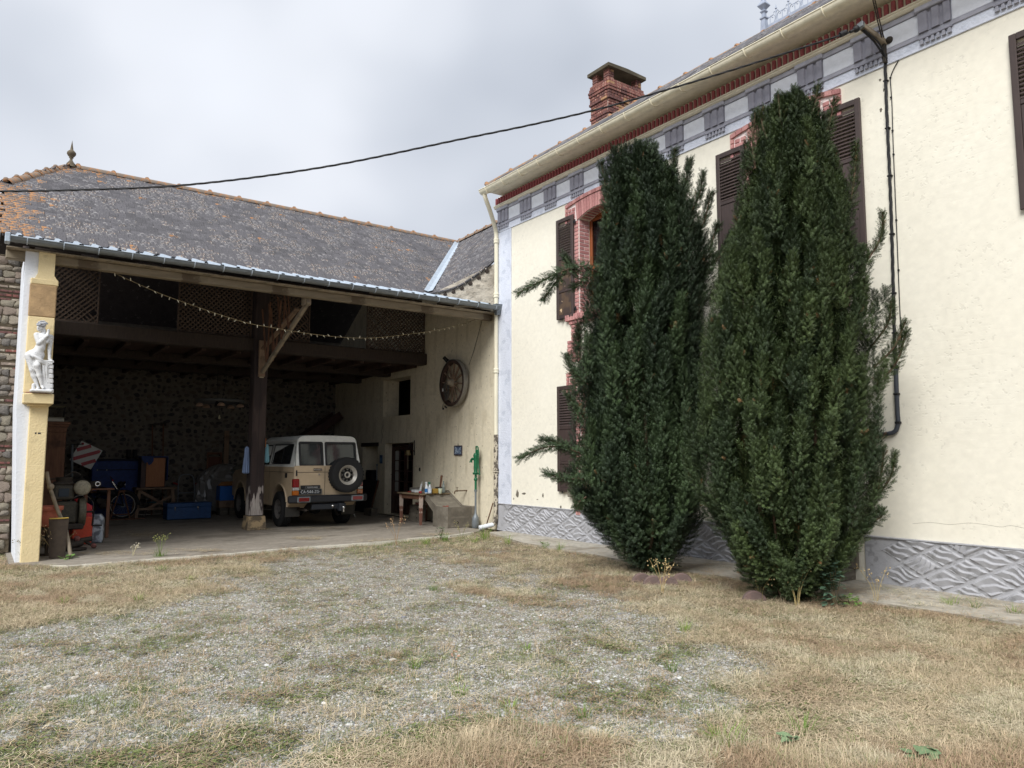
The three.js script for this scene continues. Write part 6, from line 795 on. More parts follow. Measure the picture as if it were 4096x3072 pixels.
{ // table and the clutter on it
  const t = thing('old_table', 'worn wooden table with tapered legs beside the concrete trough', 'table', [8.96, 0, -16.24]); const W = 0.84, L = 1.18;
  part(t, 'top', [bb(-W / 2, -0.003, 0.71, 0.74, -L / 2, L / 2), bb(0.003, W / 2, 0.71, 0.738, -L / 2, L / 2)], mat(0xffffff, 0.9, { map: woodTex([150, 132, 104], [104, 88, 66], 670) })); part(t, 'apron', [bb(-W / 2 + 0.06, -W / 2 + 0.085, 0.60, 0.709, -L / 2 + 0.1, L / 2 - 0.1), bb(W / 2 - 0.085, W / 2 - 0.06, 0.60, 0.709, -L / 2 + 0.1, L / 2 - 0.1), bb(-W / 2 + 0.09, W / 2 - 0.09, 0.60, 0.709, L / 2 - 0.1, L / 2 - 0.075), bb(-W / 2 + 0.09, W / 2 - 0.09, 0.60, 0.709, -L / 2 + 0.075, -L / 2 + 0.1)], MAT.brownWood);
  const lg = (() => { const g = triKeep(new THREE.CylinderGeometry(0.055, 0.034, 0.708, 4)); g.rotateY(Math.PI / 4); g.computeVertexNormals(); return triUV(g); })(), lm = mat(0xffffff, 0.9, { map: tex(256, (u, v) => lerp3([122, 84, 70], [190, 172, 158], sstep(0.45, 0.62, fbm(u, v, 6, 5, 674))), 0.7) }); for (const x of [-1, 1]) for (const z of [-1, 1]) { const l = part(t, 'leg', lg, lm); l.position.set(x * (W / 2 - 0.075), 0.354, z * (L / 2 - 0.085)); }
  const on = (px, x) => { const p = PX(px, 1960, x); return [x, 0.743, p.z]; };
  const bl = mat(0x2e6ca6, 0.35), wh = mat(0xd6dadd, 0.4), gn = mat(0x1d5d46, 0.4);
  const sb = (name, label, pos, body, top, s) => { const o = thing(name, label, 'bottle', pos); part(o, 'body', triUV(lathe([[0, 0.0], [0.042 * s, 0.002], [0.046 * s, 0.02], [0.046 * s, 0.13], [0.03 * s, 0.18], [0.016 * s, 0.205], [0.016 * s, 0.225], [0, 0.225]], 18)), body); part(o, 'label', triUV(lathe([[0.0465 * s, 0.03], [0.0465 * s, 0.12]], 18)), top === gn ? mat(0xc8d2e0, 0.5) : bl); part(o, 'trigger', [bx(0.03, 0.05, 0.09, 0, 0.25, -0.02, 0.01), bx(0.015, 0.06, 0.015, 0, 0.21, -0.05, 0.004)], top); };
  sb('spray_bottle', 'blue spray bottle with white trigger on the old table', on(1706, 8.72), wh, wh, 0.9); sb('spray_bottle', 'clear spray bottle with green trigger on the old table', on(1719, 8.76), mat(0xb6bcc2, 0.25), gn, 1);
  const tu = thing('glue_tube', 'white nozzle tube lying on a tray on the table', 'tube', on(1684, 8.9)); part(tu, 'body', cyl(0.024, 0.028, 0.16, 12).rotateX(0.35).translate(0, 0.12, 0), wh); part(tu, 'nozzle', cyl(0.004, 0.014, 0.09, 10).rotateX(0.35).translate(0, 0.23, 0.045), wh);
  const tr = thing('plastic_tray', 'grey plastic tray at the back of the table', 'tray', on(1672, 9.12)); part(tr, 'floor', bx(0.3, 0.012, 0.34, 0, 0.008, 0), mat(0x6c6862, 0.7)); part(tr, 'rim', [bx(0.3, 0.09, 0.012, 0, 0.05, 0.17), bx(0.3, 0.09, 0.012, 0, 0.05, -0.17), bx(0.012, 0.09, 0.33, 0.15, 0.05, 0), bx(0.012, 0.09, 0.33, -0.15, 0.05, 0)], mat(0x6c6862, 0.7));
  const wb = thing('white_box', 'flat white box in front of the tray on the table', 'box', on(1664, 8.82)); part(wb, 'body', bx(0.14, 0.05, 0.22, 0, 0.026, 0, 0.006), wh); part(wb, 'lid', bx(0.145, 0.012, 0.225, 0, 0.058, 0, 0.003), wh);
  const rt = thing('red_tool', 'red handled tool lying on the table edge', 'tool', on(1638, 8.7)); part(rt, 'grip', bx(0.04, 0.025, 0.12, 0, 0.014, 0, 0.01), mat(0xa32a22, 0.5)); part(rt, 'shaft', rod(V(0, 0.014, 0.06), V(0.01, 0.014, 0.2), 0.006), MAT.chrome);
  const rt2 = thing('red_cutter', 'red and grey cutter lying among the bottles', 'tool', on(1682, 8.64)); part(rt2, 'body', bx(0.06, 0.05, 0.1, 0, 0.026, 0, 0.015), mat(0xa82428, 0.5)); part(rt2, 'blade', bx(0.03, 0.004, 0.12, 0, 0.03, 0.1), MAT.zinc);
  const yb = thing('yellow_box', 'yellow perforated plastic box on the table', 'box', on(1735, 8.95)); part(yb, 'body', bx(0.16, 0.11, 0.18, 0, 0.056, 0, 0.006), mat(0xa8873c, 0.7)); for (const z of [-0.045, 0.045]) part(yb, 'opening', bx(0.006, 0.04, 0.05, -0.081, 0.06, z, 0.002), MAT.black);
  const mo = thing('mallet', 'dark mortar with an upright wooden pestle on the table', 'mortar', on(1757, 9.2)); part(mo, 'bowl', triUV(lathe([[0, 0], [0.05, 0], [0.06, 0.03], [0.10, 0.12], [0.10, 0.14], [0.08, 0.12], [0, 0.06]], 18)), MAT.iron); part(mo, 'pestle', rod(V(0.02, 0.08, 0), V(0.03, 0.42, 0.06), 0.022, 0.028), MAT.brownWood);
  const cu = thing('paper_cup', 'pale green cup near the glass bottle on the table', 'cup', on(1761, 9.03)); part(cu, 'wall', triUV(lathe([[0, 0.004], [0.036, 0], [0.05, 0.115], [0.047, 0.115], [0.034, 0.01]], 18)), mat(0xccd3b8, 0.7)); part(cu, 'rim', triKeep(new THREE.TorusGeometry(0.049, 0.004, 6, 20)).rotateX(Math.PI / 2).translate(0, 0.115, 0), mat(0xd8dcc8, 0.7));
  const gb = thing('glass_bottle', 'grey green glass bottle at the table end by the trough', 'bottle', on(1774, 9.2)); part(gb, 'glass', triUV(lathe([[0, 0.0], [0.038, 0.003], [0.04, 0.02], [0.04, 0.15], [0.034, 0.19], [0.018, 0.24], [0.014, 0.27], [0.016, 0.29], [0.012, 0.29], [0.01, 0.27]], 18)), mat(0x77807c, 0.15)); part(gb, 'dust_collar', triUV(lathe([[0.0345, 0.19], [0.0405, 0.15]], 18)), mat(0x8f938c, 0.7));
  const hb = (name, label, x, z, y, m) => { const o = thing(name, label, 'block', [x, y, z]); const g = poly([[-0.24, 0], [0.24, 0], [0.24, 0.19], [-0.24, 0.19]]); part(o, 'block', extr(g, 0.19, 0.006).rotateY(Math.PI / 2).translate(-0.1, 0.0, 0), MAT.concreteGrey); part(o, 'chip', bx(0.02, 0.03, 0.03, -0.118, 0.1, 0.2, 0.006), MAT.black); };
  hb('concrete_block', 'grey concrete block on the floor under the old table', 9.05, -16.72, 0.01); hb('concrete_block', 'grey concrete block stacked on another under the table', 9.06, -16.70, 0.215); const ry = thing('brick_piece', 'broken red brick on the blocks under the table', 'brick', [9.05, 0.42, -16.62]); part(ry, 'brick', bx(0.12, 0.06, 0.22, 0, 0.03, 0, 0.01), MAT.oldBricks[2]); part(ry, 'mortar', bx(0.10, 0.015, 0.18, 0, 0.067, 0, 0.006), MAT.mortar);
  hb('concrete_block', 'grey concrete block in front of the leaning dark board', 8.9, -19.1, 0.01);
}
{ // small things on the wall
  const f = thing('framed_sign', 'small dark framed picture on the plaster wall near the pump', 'picture', [FX - 0.02, 1.77, -15.4]); part(f, 'frame', [bb(-0.012, 0.012, -0.12, 0.12, -0.18, -0.15), bb(-0.012, 0.012, -0.12, 0.12, 0.15, 0.18), bb(-0.012, 0.012, 0.09, 0.12, -0.149, 0.149), bb(-0.012, 0.012, -0.12, -0.09, -0.149, 0.149)], mat(0x3a3540, 0.7)); part(f, 'picture', bb(-0.004, 0.008, -0.089, 0.089, -0.149, 0.149), mat(0xffffff, 0.5, { map: tex(128, (u, v) => lerp3([70, 86, 112], [150, 162, 176], sstep(0.45, 0.6, fbm(u, v, 7, 4, 690))), 0.35) })); part(f, 'hook', rod(V(0, 0.12, 0), V(0, 0.17, 0), 0.005), MAT.iron);
  const b = thing('door_bell', 'bronze bell on a wrought iron bracket beside the door', 'bell', [FX - 0.2, 1.66, -17.64]); part(b, 'bell', triUV(lathe([[0, 0.14], [0.05, 0.135], [0.062, 0.10], [0.072, 0.03], [0.095, 0.0], [0.09, 0.0], [0.065, 0.03]], 20)), mat(0x7a6c48, 0.5, { metalness: 0.4 })); part(b, 'bracket', [tube([V(0.2, 0.36, 0), V(0.1, 0.34, 0), V(0.02, 0.26, 0), V(0, 0.16, 0)], 0.01, 16, 6), tube([V(0.2, 0.06, 0), V(0.15, 0.14, 0), V(0.08, 0.18, 0), V(0.05, 0.26, 0), V(0.1, 0.28, 0), V(0.11, 0.22, 0)], 0.008, 18, 6), bx(0.016, 0.4, 0.03, 0.195, 0.2, 0)], MAT.black); part(b, 'rope', rod(V(0, -0.36, 0), V(0, 0.05, 0), 0.006), mat(0x9c9480, 0.9));
  const bp = thing('blue_plaque', 'small blue enamel plaque between niche and door', 'plaque', [FX - 0.006, 1.55, -19.66]); part(bp, 'plate', bb(-0.006, 0.004, -0.12, 0.12, -0.09, 0.09), mat(0x2c4a70, 0.4)); part(bp, 'emblem', bb(-0.009, -0.0065, -0.07, 0.05, -0.05, 0.05), mat(0x5d7ea0, 0.4));
  const sw = thing('light_switch', 'small black switch on the wall above the table', 'switch', [FX - 0.012, 1.29, -17.33]); part(sw, 'box', bb(-0.012, 0.01, -0.045, 0.045, -0.028, 0.028), MAT.black); part(sw, 'toggle', bb(-0.026, -0.0125, -0.012, 0.012, -0.01, 0.01), MAT.iron);
  const np = thing('spare_plate', 'old number plate standing on end in the wall niche', 'number plate', [FX + 0.1, 1.155, -20.12]); part(np, 'plate', bb(-0.004, 0.004, -0.25, 0.25, -0.055, 0.055), mat(0xc6ccd0, 0.5));
  const pt = plateMesh(np, 'lettering', 0.5, 0.108, textTex(1024, 220, (x, w, h) => { x.fillStyle = '#c9ced2'; x.fillRect(0, 0, w, h); x.fillStyle = '#2f5f9c'; x.fillRect(w - 90, 0, 90, h); x.fillRect(0, 0, 70, h); x.fillStyle = '#20242a'; x.font = '170px sans-serif'; x.textAlign = 'center'; x.fillText('CA-544-ZG', w / 2, 172, w - 210); })); pt.rotation.set(0, -Math.PI / 2, Math.PI / 2, 'YXZ'); pt.position.set(-0.0055, 0, 0);
  const bo = thing('black_box', 'black box standing in the wall niche', 'box', [FX + 0.15, 0.902, -20.62]); part(bo, 'body', bx(0.2, 0.3, 0.4, 0, 0.152, 0, 0.01), MAT.black); part(bo, 'lid', bx(0.21, 0.02, 0.41, 0, 0.314, 0, 0.006), MAT.black);
  const db = thing('dark_board', 'large dark board leaning on the wall under the niche', 'board', [9.30, 0, -20.35]); part(db, 'sheet', wallShape(poly([[-0.75, 0], [0.35, 0], [0.62, 0.95], [-0.75, 0.95]]), 0.02, 0).rotateZ(-0.13), mat(0x2e2a2a, 0.85)); part(db, 'batten', wallShape(poly([[0.31, 0], [0.37, 0], [0.64, 0.95], [0.58, 0.95]]), 0.03, -0.028).rotateZ(-0.13), MAT.brownWood);
  const wr = thing('white_rod', 'thin white rod leaning under the car bumper against the board', 'rod', [0, 0, 0]); part(wr, 'rod', rod(V(8.35, 0.0, -18.9), V(8.25, 0.46, -19.2), 0.01), mat(0xcfcfca, 0.5));
}
{ // crack in the plaster
  const pts = [[1533, 1700], [1527, 1722], [1530, 1745], [1523, 1770]].map(p => PX(p[0], p[1], FX - 0.001)); part(barn, 'crack', tube(pts, 0.004, 20, 4), MAT.black);
}
// =====================================================================
// CABLES
// =====================================================================
{
  const A = PX(3448, 106, 8.98), B = PZ(-500, 770, -12.5); const n = V(B.x - A.x, 0, B.z - A.z).cross(V(0, 1, 0)).normalize();
  const hit = (x, y) => { const d = V(...ray(x, y)), o = V(0, CAMH, 0); const t = A.clone().sub(o).dot(n) / d.dot(n); return o.addScaledVector(d, t); };
  const pts = [[3395, 130], [3330, 152], [3150, 210], [2900, 289], [2650, 364], [2407, 433], [2130, 498], [1852, 555], [1296, 668], [741, 740], [300, 760], [0, 765], [-500, 760]].map(p => hit(...p));
  const c = thing('overhead_cable', 'black overhead service cable running from the house bracket over the barn', 'cable', [0, 0, 0]); const cur = new THREE.CatmullRomCurve3(pts); for (let k = 0; k < 3; k++) { const q = []; for (let i = 0; i <= 260; i++) { const p = cur.getPointAt(i / 260); const a = i * 0.55 + k * 2.094; p.y += 0.0075 * Math.cos(a); p.addScaledVector(n, 0.0075 * Math.sin(a)); q.push(p); } part(c, 'strand', triKeep(new THREE.TubeGeometry(new THREE.CatmullRomCurve3(q), 420, 0.0075, 6)), MAT.cableBlack); }
  part(c, 'clamp', [rod(hit(3400, 128), A.clone(), 0.02), rod(hit(3385, 128), hit(3360, 140), 0.035), sph(0.045, ...hit(3425, 116).toArray(), 10, 8)], MAT.cableBlack);
  const W = PX(3545, 178, FX), b = thing('cable_bracket', 'weathered bracket arm on the house front holding the overhead cable', 'bracket', [0, 0, 0]); part(b, 'arm', bar(W, A, 0.075, 0.075, 0.008), MAT.greyWood); part(b, 'arm_cap', bar(A, A.clone().add(A.clone().sub(W).normalize().multiplyScalar(0.05)), 0.085, 0.085), MAT.zinc); part(b, 'strap', [tube([A.clone().add(V(0, -0.05, 0)), W.clone().lerp(A, 0.5).add(V(0, -0.09, 0)), W.clone().add(V(-0.05, -0.2, 0))], 0.014, 20, 6), tube([A.clone().add(V(0, -0.06, 0.03)), W.clone().lerp(A, 0.4).add(V(0, -0.1, 0.03)), W.clone().add(V(-0.05, -0.24, 0.02))], 0.012, 20, 6)], MAT.cableBlack); part(b, 'insulator', [sph(0.05, W.x - 0.03, W.y + 0.02, W.z + 0.06, 10, 8), bx(0.06, 0.3, 0.04, W.x - 0.05, W.y - 0.12, W.z)], MAT.iron);
  const up = [[3527, 150], [3512, 90], [3492, 0], [3480, -60]]; for (const k of [0, 1]) part(b, 'riser', tube(up.map((p, i) => PX(p[0] + k * 8, p[1], 9.2 - 0.12 * i)), 0.008, 16, 5), MAT.iron);
  const wb = thing('wall_cable', 'thick black cable bundle fixed down the house front', 'cable', [0, 0, 0]); const path = [[3540, 172], [3541, 260], [3547, 450], [3557, 660], [3566, 900], [3573, 1150], [3578, 1350], [3581, 1465]].map(p => PX(p[0], p[1], FX - 0.03)); const c2 = new THREE.CatmullRomCurve3(path); for (let k = 0; k < 3; k++) { const q = []; for (let i = 0; i <= 60; i++) { const p = c2.getPointAt(i / 60), a = i * 0.8 + k * 2.09; p.x += 0.011 * Math.cos(a); p.z += 0.011 * Math.sin(a); q.push(p); } part(wb, 'strand', triKeep(new THREE.TubeGeometry(new THREE.CatmullRomCurve3(q), 160, 0.011, 6)), MAT.cableBlack); } for (const t of [0.12, 0.27, 0.42, 0.6, 0.78, 0.9]) { const p = c2.getPointAt(t); part(wb, 'tie', bx(0.05, 0.02, 0.06, p.x + 0.005, p.y, p.z, 0.005), MAT.black); }
  const cm = mat(0x3c4048, 0.7), cd = thing('conduit', 'grey corrugated conduit bending towards the tree on the house front', 'conduit', [0, 0, 0]); const cp = [[3583, 1462], [3586, 1560], [3590, 1650], [3592, 1695], [3580, 1725], [3550, 1735], [3500, 1738], [3400, 1730]].map(p => PX(p[0], p[1], FX - 0.035)); const c3 = new THREE.CatmullRomCurve3(cp); part(cd, 'pipe', triKeep(new THREE.TubeGeometry(c3, 60, 0.026, 12)), cm); for (let i = 0; i < 70; i++) { const t = i / 70, p = c3.getPointAt(t), d = c3.getTangentAt(t); const g = triKeep(new THREE.TorusGeometry(0.0265, 0.0035, 4, 12)); g.applyQuaternion(new THREE.Quaternion().setFromUnitVectors(V(0, 0, 1), d)); (cd.userData.r ??= []).push(g.translate(p.x, p.y, p.z)); } part(cd, 'ribs', cd.userData.r, cm); delete cd.userData.r; for (const t of [0.02, 0.25, 0.5, 0.66, 0.8]) { const p = c3.getPointAt(t); part(cd, 'clip', bx(0.065, 0.03, 0.065, p.x, p.y, p.z, 0.008), MAT.black); }
  const tc = thing('thin_wall_cable', 'thin black telephone cable looping down the house front', 'cable', [0, 0, 0]); part(tc, 'wire', tube([[3545, 178], [3580, 184], [3597, 205], [3596, 235], [3575, 275], [3562, 310], [3563, 345], [3567, 400], [3572, 560], [3580, 760], [3590, 1000], [3600, 1250], [3607, 1380], [3602, 1402], [3585, 1412], [3530, 1424]].map(p => PX(p[0], p[1], FX - 0.012)), 0.006, 160, 6), MAT.cableBlack); for (const p of [[3561, 311], [3564, 389], [3570, 522], [3574, 617], [3585, 880], [3594, 1080], [3603, 1300]]) { const q = PX(p[0], p[1], FX - 0.012); part(tc, 'nail_clip', bx(0.02, 0.018, 0.024, q.x, q.y, q.z, 0.003), MAT.black); }
}
{ // fairy lights across the barn front
  const pts = [[342, 1040], [398, 1064], [472, 1099], [575, 1146], [650, 1178], [732, 1208], [890, 1262], [1003, 1295], [1100, 1312], [1184, 1327], [1343, 1347], [1477, 1352], [1617, 1339], [1736, 1322], [1855, 1295], [1912, 1275]].map(p => PZ(p[0], p[1], mix(-13.92, -14.45, (p[0] - 342) / 1570)));
  const t = thing('light_string', 'sagging string of small pale lights across the barn front', 'light string', [0, 0, 0]), cur = new THREE.CatmullRomCurve3(pts), wm = mat(0x8a7a58, 0.7); part(t, 'wire', triKeep(new THREE.TubeGeometry(cur, 160, 0.005, 6)), wm); const bg = triUV(merge([rod(V(0, 0, 0), V(0, -0.05, 0), 0.008, 0.006, 6)])); for (let i = 0; i < 62; i++) { const p = cur.getPointAt((i + 0.5) / 62), b = part(t, 'bulb', bg, mat0(0xd6cfb6)); b.position.copy(p); b.rotation.z = rr(-0.8, 0.8) + (rnd() < 0.3 ? 3.1 : 0); b.rotation.x = rr(-0.6, 0.6); }
  function mat0(c) { return mat0.m ??= mat(c, 0.4); }
  const w = thing('hanging_wire', 'thin dark wire hanging from the eaves to the wagon wheel', 'wire', [0, 0, 0]); part(w, 'wire', tube([PX(1933, 1262, FX - 0.03), PX(1915, 1330, FX - 0.03), PX(1893, 1410, FX - 0.03), PX(1876, 1460, FX - 0.06)], 0.005, 20, 5), MAT.black); part(w, 'hook', sph(0.012, ...PX(1933, 1262, FX - 0.03).toArray(), 8, 6), MAT.iron);
}
// =====================================================================
// STATUE ON THE PILLAR SHELF
// =====================================================================
{
  const ZB = -13.66, S = (x, y, dz = 0) => { const p = PZ(80 + x / 4.366, 1260 + y / 4.366, ZB); p.z += dz; return p; };
  const st = thing('statue', 'white weathered statue of a leaning draped figure on the pillar shelf', 'statue', [0, 0, 0]);
  const B = []; const cap = (a, b, ra, rb, k = 0.018) => B.push([a, b, ra, rb, k]);
  // torso
  cap(S(400, 400, 0.01), S(355, 560, 0.01), 0.072, 0.060, 0.03); cap(S(330, 395, 0.0), S(480, 410, 0.0), 0.062, 0.060, 0.03); cap(S(345, 590, 0.01), S(275, 690, 0.0), 0.066, 0.082, 0.035); cap(S(200, 680, -0.01), S(350, 700, 0.0), 0.062, 0.062, 0.03);
  cap(S(310, 345, 0), S(525, 380, 0), 0.036, 0.034, 0.03); cap(S(405, 350, 0.01), S(420, 270, 0.005), 0.034, 0.030, 0.02);
  cap(S(375, 405, 0.055), S(378, 410, 0.055), 0.030, 0.030, 0.02); cap(S(478, 470, 0.052), S(478, 475, 0.052), 0.030, 0.030, 0.02);
  // head turned down to the side
  cap(S(375, 195, 0.015), S(350, 235, 0.025), 0.058, 0.046, 0.02); cap(S(340, 265, 0.03), S(345, 255, 0.03), 0.026, 0.026, 0.02); cap(S(318, 205, 0.06), S(312, 232, 0.075), 0.010, 0.013, 0.012); cap(S(338, 264, 0.058), S(350, 262, 0.056), 0.009, 0.009, 0.01);
  // crossing arm and hand at the neck
  cap(S(288, 350, 0.02), S(320, 500, 0.06), 0.040, 0.034, 0.014); cap(S(325, 505, 0.06), S(465, 380, 0.085), 0.034, 0.024, 0.012); cap(S(468, 375, 0.085), S(490, 300, 0.07), 0.024, 0.020, 0.012); cap(S(492, 300, 0.075), S(515, 272, 0.07), 0.009, 0.007, 0.006); cap(S(484, 298, 0.08), S(500, 262, 0.08), 0.009, 0.007, 0.006); cap(S(474, 305, 0.08), S(478, 270, 0.085), 0.009, 0.007, 0.006);
  // supporting arm
  cap(S(545, 385, 0.0), S(515, 600, -0.005), 0.036, 0.029, 0.014); cap(S(515, 600, -0.005), S(515, 775, 0.02), 0.029, 0.021, 0.014); cap(S(515, 775, 0.02), S(545, 805, 0.04), 0.021, 0.018, 0.012); for (let k = 0; k < 4; k++) cap(S(530 + k * 14, 805, 0.045), S(534 + k * 15, 835, 0.06), 0.009, 0.008, 0.005);
  // legs
  cap(S(165, 710, -0.01), S(215, 955, 0.01), 0.066, 0.042, 0.02); cap(S(215, 955, 0.01), S(240, 1060, -0.005), 0.040, 0.038, 0.02); cap(S(240, 1060, -0.005), S(320, 1270, 0.0), 0.038, 0.022, 0.02); cap(S(320, 1280, 0.0), S(270, 1320, 0.05), 0.022, 0.018, 0.014);
  cap(S(330, 740, 0.01), S(295, 890, 0.07), 0.062, 0.044, 0.02); cap(S(295, 890, 0.07), S(335, 1060, 0.055), 0.042, 0.036, 0.02); cap(S(335, 1060, 0.055), S(385, 1240, 0.05), 0.036, 0.022, 0.02); cap(S(385, 1250, 0.05), S(400, 1290, 0.09), 0.022, 0.018, 0.014);
  const mesh = (bones, res, c, half, name, m) => {
    const mc = new MarchingCubes(res, m, false, false, 200000); mc.isolation = 0; const f = mc.field, n = mc.size, hs = mc.halfsize;
    const pre = bones.map(([a, b, ra, rb, k]) => { const d = b.clone().sub(a); return [a.x, a.y, a.z, d.x, d.y, d.z, 1 / Math.max(1e-9, d.lengthSq()), ra, rb, k, Math.min(a.x, b.x) - 0.13, Math.max(a.x, b.x) + 0.13, Math.min(a.y, b.y) - 0.13, Math.max(a.y, b.y) + 0.13]; });
    for (let z = 0; z < n; z++) for (let y = 0; y < n; y++) for (let x = 0; x < n; x++) {
      const X = c.x + (x - hs) / hs * half, Y = c.y + (y - hs) / hs * half, Z = c.z + (z - hs) / hs * half; let d = 1;
      if (Z > c.z - 0.13 && Z < c.z + 0.2) for (const q of pre) { if (X < q[10] || X > q[11] || Y < q[12] || Y > q[13]) continue; const px = X - q[0], py = Y - q[1], pz = Z - q[2]; const h = clamp((px * q[3] + py * q[4] + pz * q[5]) * q[6]); const e = Math.hypot(px - q[3] * h, py - q[4] * h, pz - q[5] * h) - (q[7] + (q[8] - q[7]) * h); const k = q[9], hh = Math.max(k - Math.abs(d - e), 0) / k; d = Math.min(d, e) - hh * hh * k * 0.25; }
      f[x + y * n + z * n * n] = -d;
    }
    mc.update(); const g = new THREE.BufferGeometry(), N = mc.count; g.setAttribute('position', new THREE.BufferAttribute(mc.positionArray.slice(0, N * 3), 3)); g.setAttribute('normal', new THREE.BufferAttribute(mc.normalArray.slice(0, N * 3), 3)); const p = g.attributes.position; for (let i = 0; i < p.count; i++) p.setXYZ(i, c.x + p.getX(i) * half, c.y + p.getY(i) * half, c.z + p.getZ(i) * half); g.setAttribute('uv', new THREE.BufferAttribute(new Float32Array(N * 2), 2)); for (let i = 0; i < N; i++) g.attributes.uv.setXY(i, p.getX(i), p.getY(i)); return g;
  };
  const sm_ = mat(0xffffff, 0.75, { map: tex(256, (u, v) => { const a = fbm(u, v, 10, 4, 700), s = sstep(0.56, 0.7, fbm(u, v, 18, 4, 703)); return lerp3(lerp3([226, 227, 228], [206, 206, 206], a), [168, 170, 174], s * 0.6); }, 0.4) }), hairM = mat(0xffffff, 0.85, { map: tex(256, (u, v) => lerp3([206, 208, 212], [132, 136, 146], sstep(0.42, 0.62, fbm(u, v, 40, 3, 706))), 0.4) });
  part(st, 'figure', mesh(B, 136, S(360, 720, 0.02).setZ(-13.64), 0.62, 'figure', sm_), sm_);
  const curls = []; for (let k = 0; k < 34; k++) { const a = rr(0, 6.28), r = rr(0, 1); curls.push(sph(rr(0.014, 0.024), 0, 0, 0, 7, 5).scale(1.3, 0.8, 1).translate(S(380 + 105 * Math.cos(a) * r, 165 + 55 * Math.sin(a) * r, 0).x, S(380 + 105 * Math.cos(a) * r, 165 + 55 * Math.sin(a) * r, 0).y, ZB + 0.02 + 0.055 * Math.sqrt(1 - r * r) + 0.01)); } part(st, 'hair', curls, hairM);
  // drapery: twisted folds over the hips, falling over a stump of stones
  const fold = []; for (let k = 0; k < 6; k++) fold.push(tube([S(175, 690 + k * 10, 0.05 + 0.01 * k), S(255, 720 + k * 10, 0.075 + 0.012 * Math.sin(k)), S(345, 780 + k * 9, 0.095), S(430, 810 + k * 12, 0.07), S(560, 800 + k * 12, 0.05 + 0.01 * (k % 2))], 0.013, 24, 7)); for (let k = 0; k < 5; k++) fold.push(tube([S(390 + k * 22, 850, 0.06), S(400 + k * 20, 1000, 0.05 + 0.012 * (k % 2)), S(410 + k * 24, 1150, 0.045), S(440 + k * 20, 1330, 0.05)], 0.019, 20, 7)); part(st, 'drapery', fold, sm_);
  const rocks = []; for (let k = 0; k < 6; k++) rocks.push(bx(0.085 + rr(0, 0.015), 0.075, 0.13, S(520, 905 + k * 85).x, S(520, 905 + k * 85).y, ZB + 0.0, 0.014)); part(st, 'stump', rocks, sm_);
  const base = S(380, 1350); part(st, 'base', [bx(0.3, 0.05, 0.2, S(365, 1340).x, 2.632, ZB + 0.02, 0.02), bx(0.05, 0.10, 0.08, S(235, 1260).x, 2.70, ZB - 0.01, 0.02)], sm_);
}
// =====================================================================
// GROUND
// =====================================================================
const inSlab = (x, z) => x > 0.45 && x < 9.45 && z < slabEdge(x), slabEdge = x => -12.95 - 0.055 * (x - 2.5) - (x < 1.2 ? (1.2 - x) * 1.2 : 0) + 0.05 * Math.sin(x * 2.3) - (x > 8.0 ? (x - 8.0) * 0.5 : 0);
const pathEdge = z => z < -11.5 ? mix(8.45, 9.0, clamp((-11.5 - z) / 1.9)) : mix(8.45, 8.22, clamp((z + 11.5) / 5)) + 0.04 * Math.sin(z * 1.7);
const inPath = (x, z) => z > -13.6 && x > pathEdge(z) && x < 9.45;
// how dry, how green and how stony the yard is at a point (read off the photograph)
const XB = [[2150, 1500], [2190, 1700], [2330, 2000], [2440, 2400], [2550, 2750], [2650, 2980], [2800, 3080], [2950, 3000], [3100, 2700], [3400, 2300]], XL = [[2100, 1500], [2200, 1250], [2300, 950], [2380, 780], [2460, 250], [2520, -100], [2600, -600]];
const interp = (T, y) => { if (y <= T[0][0]) return T[0][1]; for (let i = 1; i < T.length; i++) if (y < T[i][0]) return mix(T[i - 1][1], T[i][1], (y - T[i - 1][0]) / (T[i][0] - T[i - 1][0])); return T[T.length - 1][1]; };
function yard(x, z) {
  if (z > -0.8) return { dry: 0.5, green: 0.3, strip: 0, px: 2048, py: 3400 };
  const [px, py] = proj(x, 0, z), n = fbm((x + 20) / 40, (z + 20) / 40, 48, 4, 801), n2 = fbm((x + 20) / 40, (z + 20) / 40, 110, 3, 805);
  const w = 420 * clamp((py - 1900) / 900, 0.3, 1.3), right = sstep(-w, w, px - interp(XB, py) + (n - 0.5) * 1300 - 60), left = sstep(-w * 0.6, w * 0.6, interp(XL, py) - px + (n - 0.5) * 560 - 40);
  const strip = sstep(2880, 3080, py + (n - 0.5) * 300) * sstep(900, 2200, px);
  const edge = sstep(2250, 2195, py) * sstep(1250, 1450, px) * sstep(2020, 1900, px);
  const dry = clamp(Math.max(right, left, strip, edge * 0.5));
  const green = clamp(sstep(0.46, 0.78, n2 * 0.6 + n * 0.4 + 0.06 * sstep(1200, 1700, px) * sstep(2450, 2600, py)) + edge + 0.35 * left * sstep(0.45, 0.6, n) + 0.3 * strip + 0.45 * right * sstep(0.42, 0.6, n2));
  return { dry, green, strip, px, py };
}
